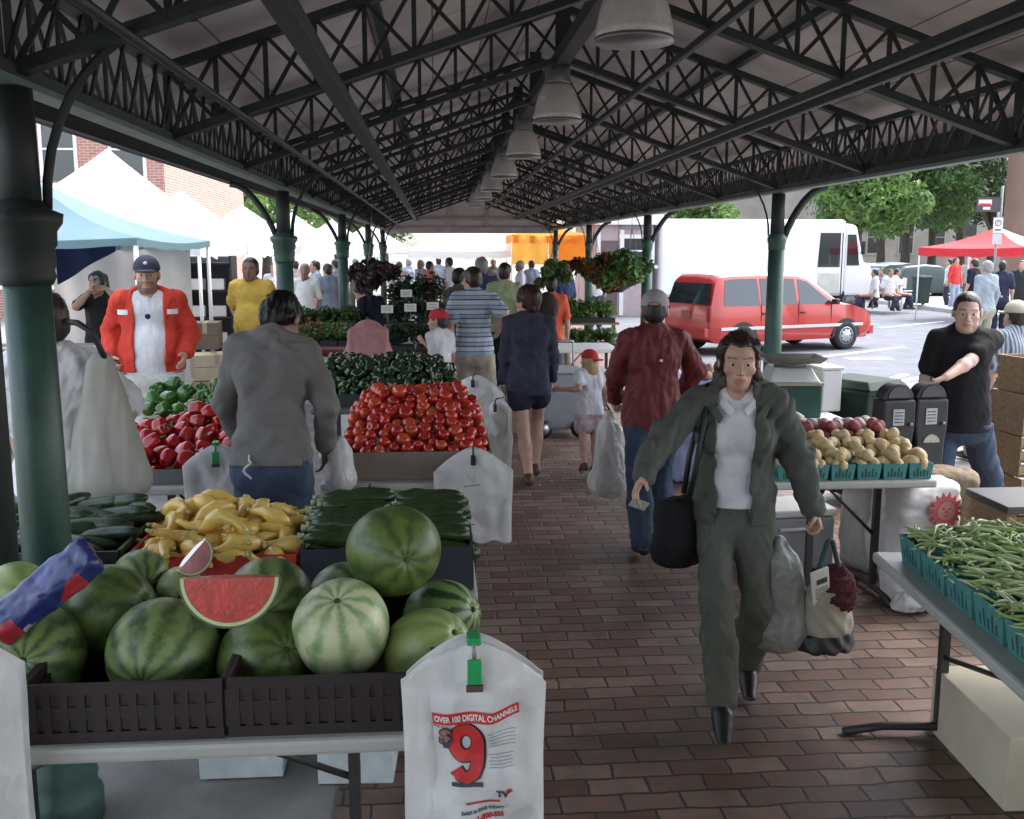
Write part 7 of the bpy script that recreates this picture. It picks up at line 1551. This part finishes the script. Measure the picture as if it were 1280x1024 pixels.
# ------------------------------------------------------------------ buildings
BRK = bpy.data.materials.new('red_brick_wall'); BRK.use_nodes = True; N, L, b = nodes_of(BRK); tc = N.new('ShaderNodeTexCoord'); sp_ = N.new('ShaderNodeSeparateXYZ'); L.new(tc.outputs['Object'], sp_.inputs[0]); ad_ = N.new('ShaderNodeMath'); L.new(sp_.outputs[0], ad_.inputs[0]); L.new(sp_.outputs[1], ad_.inputs[1]); cx_ = N.new('ShaderNodeCombineXYZ'); L.new(ad_.outputs[0], cx_.inputs[0]); L.new(sp_.outputs[2], cx_.inputs[1]); bt = N.new('ShaderNodeTexBrick'); L.new(cx_.outputs[0], bt.inputs['Vector']); bt.inputs['Scale'].default_value = 1; bt.inputs['Brick Width'].default_value = .24; bt.inputs['Row Height'].default_value = .08; bt.inputs['Mortar Size'].default_value = .01; bt.inputs['Color1'].default_value = (.34, .13, .10, 1); bt.inputs['Color2'].default_value = (.42, .19, .15, 1); bt.inputs['Mortar'].default_value = (.45, .38, .34, 1); L.new(bt.outputs['Color'], b.inputs['Base Color']); b.inputs['Roughness'].default_value = .9
def building(label, x0, x1, y0, y1, h_, m, wins, name='brick_building', frame=WHITE, sidewins=()):
    t = thing(name, label, 'building', ((x0 + x1) / 2, (y0 + y1) / 2, 0)); b = MB(); b.box((0, 0, h_ / 2), (x1 - x0, y1 - y0, h_)); b.build('wall', m, t)
    b = MB(); b.box((0, 0, h_ + .12), (x1 - x0 + .5, y1 - y0 + .5, .3)); b.build('cornice', frame, t)
    for cx_, cz_, w_, hh_ in wins:
        X = cx_ - (x0 + x1) / 2; Y = -(y1 - y0) / 2; b = MB(); fw_ = .09
        for a, c in (((X, Y - .02, cz_ + hh_ / 2), (w_ + .16, .06, .12)), ((X, Y - .03, cz_ - hh_ / 2 - .05), (w_ + .3, .10, .10)), ((X - w_ / 2, Y - .02, cz_), (fw_, .05, hh_ - .125)), ((X + w_ / 2, Y - .02, cz_), (fw_, .05, hh_ - .125)), ((X, Y - .018, cz_), (w_ - fw_ - .004, .04, .05))): b.box(a, c)
        f = b.build('window', frame, t); b = MB(); b.box((X, Y - .004, cz_), (w_ - .1, .012, hh_ - .12)); b.build('pane', GLS, f)
    return t
lx = atY(206, 230, 30).x
building('red brick building with white framed windows behind the tents at left', lx - 14, lx, 30, 42, 10.5, BRK, [(lx - 1.0 - 1.9 * i, 4.8, .95, 1.9) for i in range(6)] + [(lx - 1.0 - 1.9 * i, 8.0, .95, 1.9) for i in range(6)] + [(lx - 1.0 - 1.9 * i, 1.8, .95, 1.7) for i in range(6)])
rx = atY(1256, 250, 48).x
PINK = mat('brown_stucco', (.33, .21, .17), .9, .1, .8)
bd = building('brownish building at the right edge beyond the red and white tent', rx, rx + 16, 44, 48, 9.5, PINK, [(rx + 2.2 + 3 * i, 5.8, 1.4, 2) for i in range(4)], 'stucco_building', mat('teal_trim', (.10, .22, .22), .6))
b = MB(); b.box((0, -2.5, 3.3), (16.2, 1.0, .35)); b.build('awning', mat('teal_trim', (.10, .22, .22), .6), bd)
GB = mat('grey_stone', (.27, .25, .22), .9, .2, .6); gx = atY(1130, 300, 75).x
building('low grey stone building shaded behind the trees across the street', gx - 16, gx + 13, 78, 90, 7.0, GB, [(gx - 14 + 2.6 * i, 3.0, 1.2, 2.6) for i in range(10)], 'stone_building', mat('stone_trim', (.33, .31, .28), .9))
kx0, kx1 = atY(742, 320, 30).x, atY(816, 320, 30).x
kb = building('pale kiosk with a dark barred window behind the flower baskets', kx0, kx1, 30, 34, 2.75, mat('kiosk_wall', (.40, .33, .33), .8, .1), [((kx0 + kx1) / 2 + .42, 1.95, .95, .85)], 'kiosk')
b = MB(); b.box((-.05, -2.03, 1.3), (.12, .06, 2.55)); b.box((-.75, -2.03, 1.3), (.10, .06, 2.55)); b.build('door_frame', WHITE, kb); b = MB(); b.box((-.42, -2.012, 1.15), (.5, .03, 2.2)); b.build('door', mat('kiosk_door', (.12, .09, .09), .7), kb); b = MB(); b.box((.2, -2.03, 2.66), (.6, .05, .13)); b.build('sign', METALG, kb)
# distant blocks seen over the truck
x_ = atY(930, 262, 120).x; building('pale blue grey block far away above the white truck', x_ - 9, x_ + 9, 120, 135, 8.2, mat('far_block', (.30, .36, .44), .9), [(x_ - 7 + 2.4 * i, 6, 1.3, 1.6) for i in range(6)], 'office_block')
# ------------------------------------------------------------------ trees
BARK = mat('bark', (.06, .05, .04), .9, .3, 6, .3, 20)
def tree(label, px, py, Y, r, h_, m, seed, trunk_h=3.0, n=7000, lf=.17, ex=1.0):
    p = atY(px, py, Y); g_ = random.Random(seed); t = thing('street_tree', label, 'tree', (p.x, Y, 0), 0, 'trees around the market')
    b = MB(); tr = .16 + .02 * r; b.tube([(0, 0, 0), (.05, .03, trunk_h * .5), (-.05, .05, trunk_h), (.1, 0, h_ * .72), (.05, .1, h_ * .9)], [tr * 1.3, tr, tr * .85, tr * .45, tr * .12], 10)
    cl_ = []
    for i in range(16):
        a = g_.random() * 6.28; rr_ = r * ex * (g_.random() ** .5) * .75; z = trunk_h + (h_ - trunk_h) * (.10 + .78 * g_.random()); k = 1 - .55 * abs((z - trunk_h) / (h_ - trunk_h) - .40) * 1.2; q = r * g_.uniform(.26, .46)
        c = (rr_ * math.cos(a) * k, rr_ * math.sin(a) * k, z); cl_.append((*c, q, q, q * .75))
        if i < 9: b.tube([(0, 0, trunk_h * g_.uniform(.8, 1.2)), (c[0] * .5, c[1] * .5, (trunk_h + c[2]) / 2 + .1), c], [tr * .45, tr * .28, tr * .08], 6)
    b.build('trunk', BARK, t); leaves('crown', cl_, n, lf, m, t, seed, shell=.45)
tree('tall tree left of the brick building corner, behind the white tents', 240, 250, 46, 3.6, 8.0, LEAF_Y, 1); tree('broad light green tree behind the white tents at left', 330, 250, 52, 4.2, 7.2, LEAF_Y, 2); tree('tree farther right behind the left hand tents', 420, 262, 60, 4.2, 6.6, LEAF, 3)
tree('distant tree at the far end behind the left columns', 480, 280, 75, 4.5, 6.0, LEAF, 4)
tree('bright green tree just right of the white truck', 1075, 260, 46, 2.9, 6.6, LEAF_Y, 5, 3.0); tree('broad leafy tree across the street in the middle of the row', 1135, 250, 50, 4.0, 8.4, LEAF, 6, 3.2); tree('dark leafy tree across the street behind the banner', 1205, 240, 52, 4.4, 9.5, LEAF_D, 7, 3.2, ex=1.0); tree('small tree peeping over the roof of the white truck', 880, 264, 62, 2.6, 5.6, LEAF_Y, 8)
tree('dark tree in the second row across the street, left', 1105, 240, 64, 5.0, 10.5, LEAF, 9, 3.5); tree('dark tree in the second row across the street, right', 1170, 235, 66, 5.4, 11.5, LEAF_D, 10, 3.5); tree('deep green tree beside the brownish building', 1245, 230, 62, 4.5, 11.5, LEAF, 12, 3.5)
# ------------------------------------------------------------------ street furniture across the road
t = wheelie('green wheelie bin on the far pavement left of the man in red', (atY(1152, 360, 33).x, 33, .13), .1, BIN, 1.0)
def sedan(label, px, Y, m, rz=0): 
    t = van(label, (atY(px, 330, Y).x, Y, 0), rz, m, name='parked_car', cat='car', detail=False, group='cars parked under the trees', top=[(-2.27, .55), (-2.25, .80), (-2.1, .92), (-1.6, 1.0), (-1.1, 1.34), (-.2, 1.42), (.5, 1.36), (1.1, .98), (1.9, .86), (2.22, .70), (2.27, .5)])
    for sg in (-1, 1):
        b = MB(); b.add([(-1.35, sg * .862, 1.02), (.85, sg * .862, 1.02), (.42, sg * .80, 1.30), (-1.02, sg * .80, 1.30)], [(0, 1, 2, 3)]); b.build('window', GLS, t, solid=.01)
        for wx_ in (-1.42, 1.43): wheel(t, wx_, sg * .915, .30, .2)
    b = MB(); b.add([(.58, -.62, 1.345), (.58, .62, 1.345), (1.06, .72, 1.035), (1.06, -.72, 1.035)], [(0, 1, 2, 3)]); b.build('windscreen', GLS, t, solid=.01); return t
sedan('pale blue parked car under the trees, left of the others', 1088, 42, mat('car_blue', (.30, .38, .48), .3)); sedan('white parked car under the trees', 1120, 46, mat('car_white', (.7, .7, .7), .3)); sedan('dark green parked car right of the white one under the trees', 1150, 40, mat('car_dark', (.03, .05, .045), .3), .1)
ct = thing('cafe_table', 'outdoor table with the seated people across the street', 'table', (atY(1103, 350, 31.2).x, 31.2, .13)); b = MB(); b.box((0, 0, .73), (1.0, .8, .04)); b.build('tabletop', WOOD, ct)
for sx_ in (-.42, .42):
    for sy_ in (-.32, .32): b = MB(); b.box((sx_, sy_, .355), (.05, .05, .71)); b.build('leg', WOOD, ct)
for i, (px, Y, lab) in enumerate(((1128, 31.5, 'white folding chair right of the outdoor table'), (1138, 33.5, 'white folding chair next to the green wheelie bin'))):
    t = thing('folding_chair', lab, 'chair', (atY(px, 360, Y).x, Y, .13), .4 + i); b = MB(); b.box((0, 0, .45), (.42, .42, .03)); b.build('seat', WHITE, t); b = MB(); b.box((0, .20, .72), (.42, .025, .36)); b.build('backrest', WHITE, t)
    for sx_ in (-.19, .19):
        for sy_ in (-.19, .19): b = MB(); b.box((sx_, sy_, .2175), (.03, .03, .435)); b.build('leg', WHITE, t)
sg_ = thing('parking_sign', 'white parking sign with a ring symbol before the red and white tent', 'sign', (atY(1246, 290, 21).x, 21, 0), -.1)
b = MB(); b.tube([(0, 0, 0), (0, 0, 2.78)], .025, 8); b.build('post', METALG, sg_); b = MB(); b.box((0, -.035, 2.50), (.20, .012, .32)); b.build('plate', WHITE, sg_); b = MB(); b.box((0, -.035, 2.21), (.19, .012, .22)); b.build('plate', mat('sign_grey', (.5, .52, .55), .5), sg_)
b = MB(); b.tube([(.06 * math.cos(2 * PI * i / 20), -.043, 2.55 + .06 * math.sin(2 * PI * i / 20)) for i in range(20)], .009, 6, closed=True); b.build('ring_symbol', DARKP2 if 'DARKP2' in globals() else mat('sign_ink', (.04, .04, .05), .6), sg_)
P, Fs = textmesh('P', .10); b = MB(); b.add([(x, -.0425, 2.55 + y) for x, y in P], Fs); b.build('letter', mat('sign_ink', (.04, .04, .05), .6), sg_)
b = MB(); b.box((0, -.043, 2.40), (.13, .003, .03)); b.build('arrow_bar', mat('sign_ink', (.04, .04, .05), .6), sg_)
bn = thing('street_banner', 'dark banner with red and white print hanging before the brownish building', 'banner', (atY(1238, 256, 36).x, 36, 0)); b = MB(); b.tube([(.42, 0, 0), (.42, 0, 4.3)], .05, 8); b.build('post', METALG, bn); b = MB(); b.box((-.08, -.02, 3.62), (.90, .02, .52)); b.build('banner_cloth', mat('banner_dark', (.05, .045, .05), .7), bn); b = MB(); b.box((-.22, -.034, 3.70), (.50, .004, .20)); b.box((-.15, -.034, 3.49), (.28, .004, .10)); b.build('printed_block', mat('banner_white', (.6, .55, .55), .7), bn); b = MB(); b.box((-.22, -.038, 3.62), (.46, .004, .09)); b.build('printed_stripe', REDP2 if 'REDP2' in globals() else TR, bn)
t = thing('potted_shrub', 'small bright green shrub by the light grey shirt man', 'shrub', (atY(1212, 385, 20).x, 20, 0)); b = MB(); b.lathe([(.14, 0), (.18, .3)], 14); b.build('pot', POT, t); leaves('foliage', [(0, 0, .55, .25, .25, .28)], 700, .06, LEAF_Y, t, 3, shell=.3)

# dark display rack behind the tents at left
rk = thing('display_rack', 'tall dark display rack with white goods behind the tarp wall', 'rack', (atY(262, 350, 13.5).x, 13.5, 0))
for z in (.4, .75, 1.1, 1.45, 1.8): b = MB(); b.box((0, 0, z), (.62, .4, .025)); b.build('shelf', BLACK, rk)
for q in (-.31, .31): b = MB(); b.box((q, .0, .95), (.03, .38, 1.9)); b.build('side_panel', BLACK, rk)
b = MB(); b.box((0, .20, .95), (.58, .015, 1.88)); b.build('back_panel', mat('rack_back', (.10, .11, .14), .7), rk)
g = random.Random(5)
for i, z in enumerate((.4, .75, 1.1, 1.45)):
    for q in (-.15, .12): t = thing('stock_box', 'small pale box on the %s shelf of the dark rack, %s' % (['lowest', 'second', 'third', 'top'][i], 'left' if q < 0 else 'right'), 'box', (atY(262, 350, 13.5).x + q, 13.4, z + .013), g.uniform(-.2, .2), 'pale boxes on the dark rack'); b = MB(); b.box((0, 0, .07), (.2, .15, .14)); b.build('carton', CARD, t, bevel=.006)
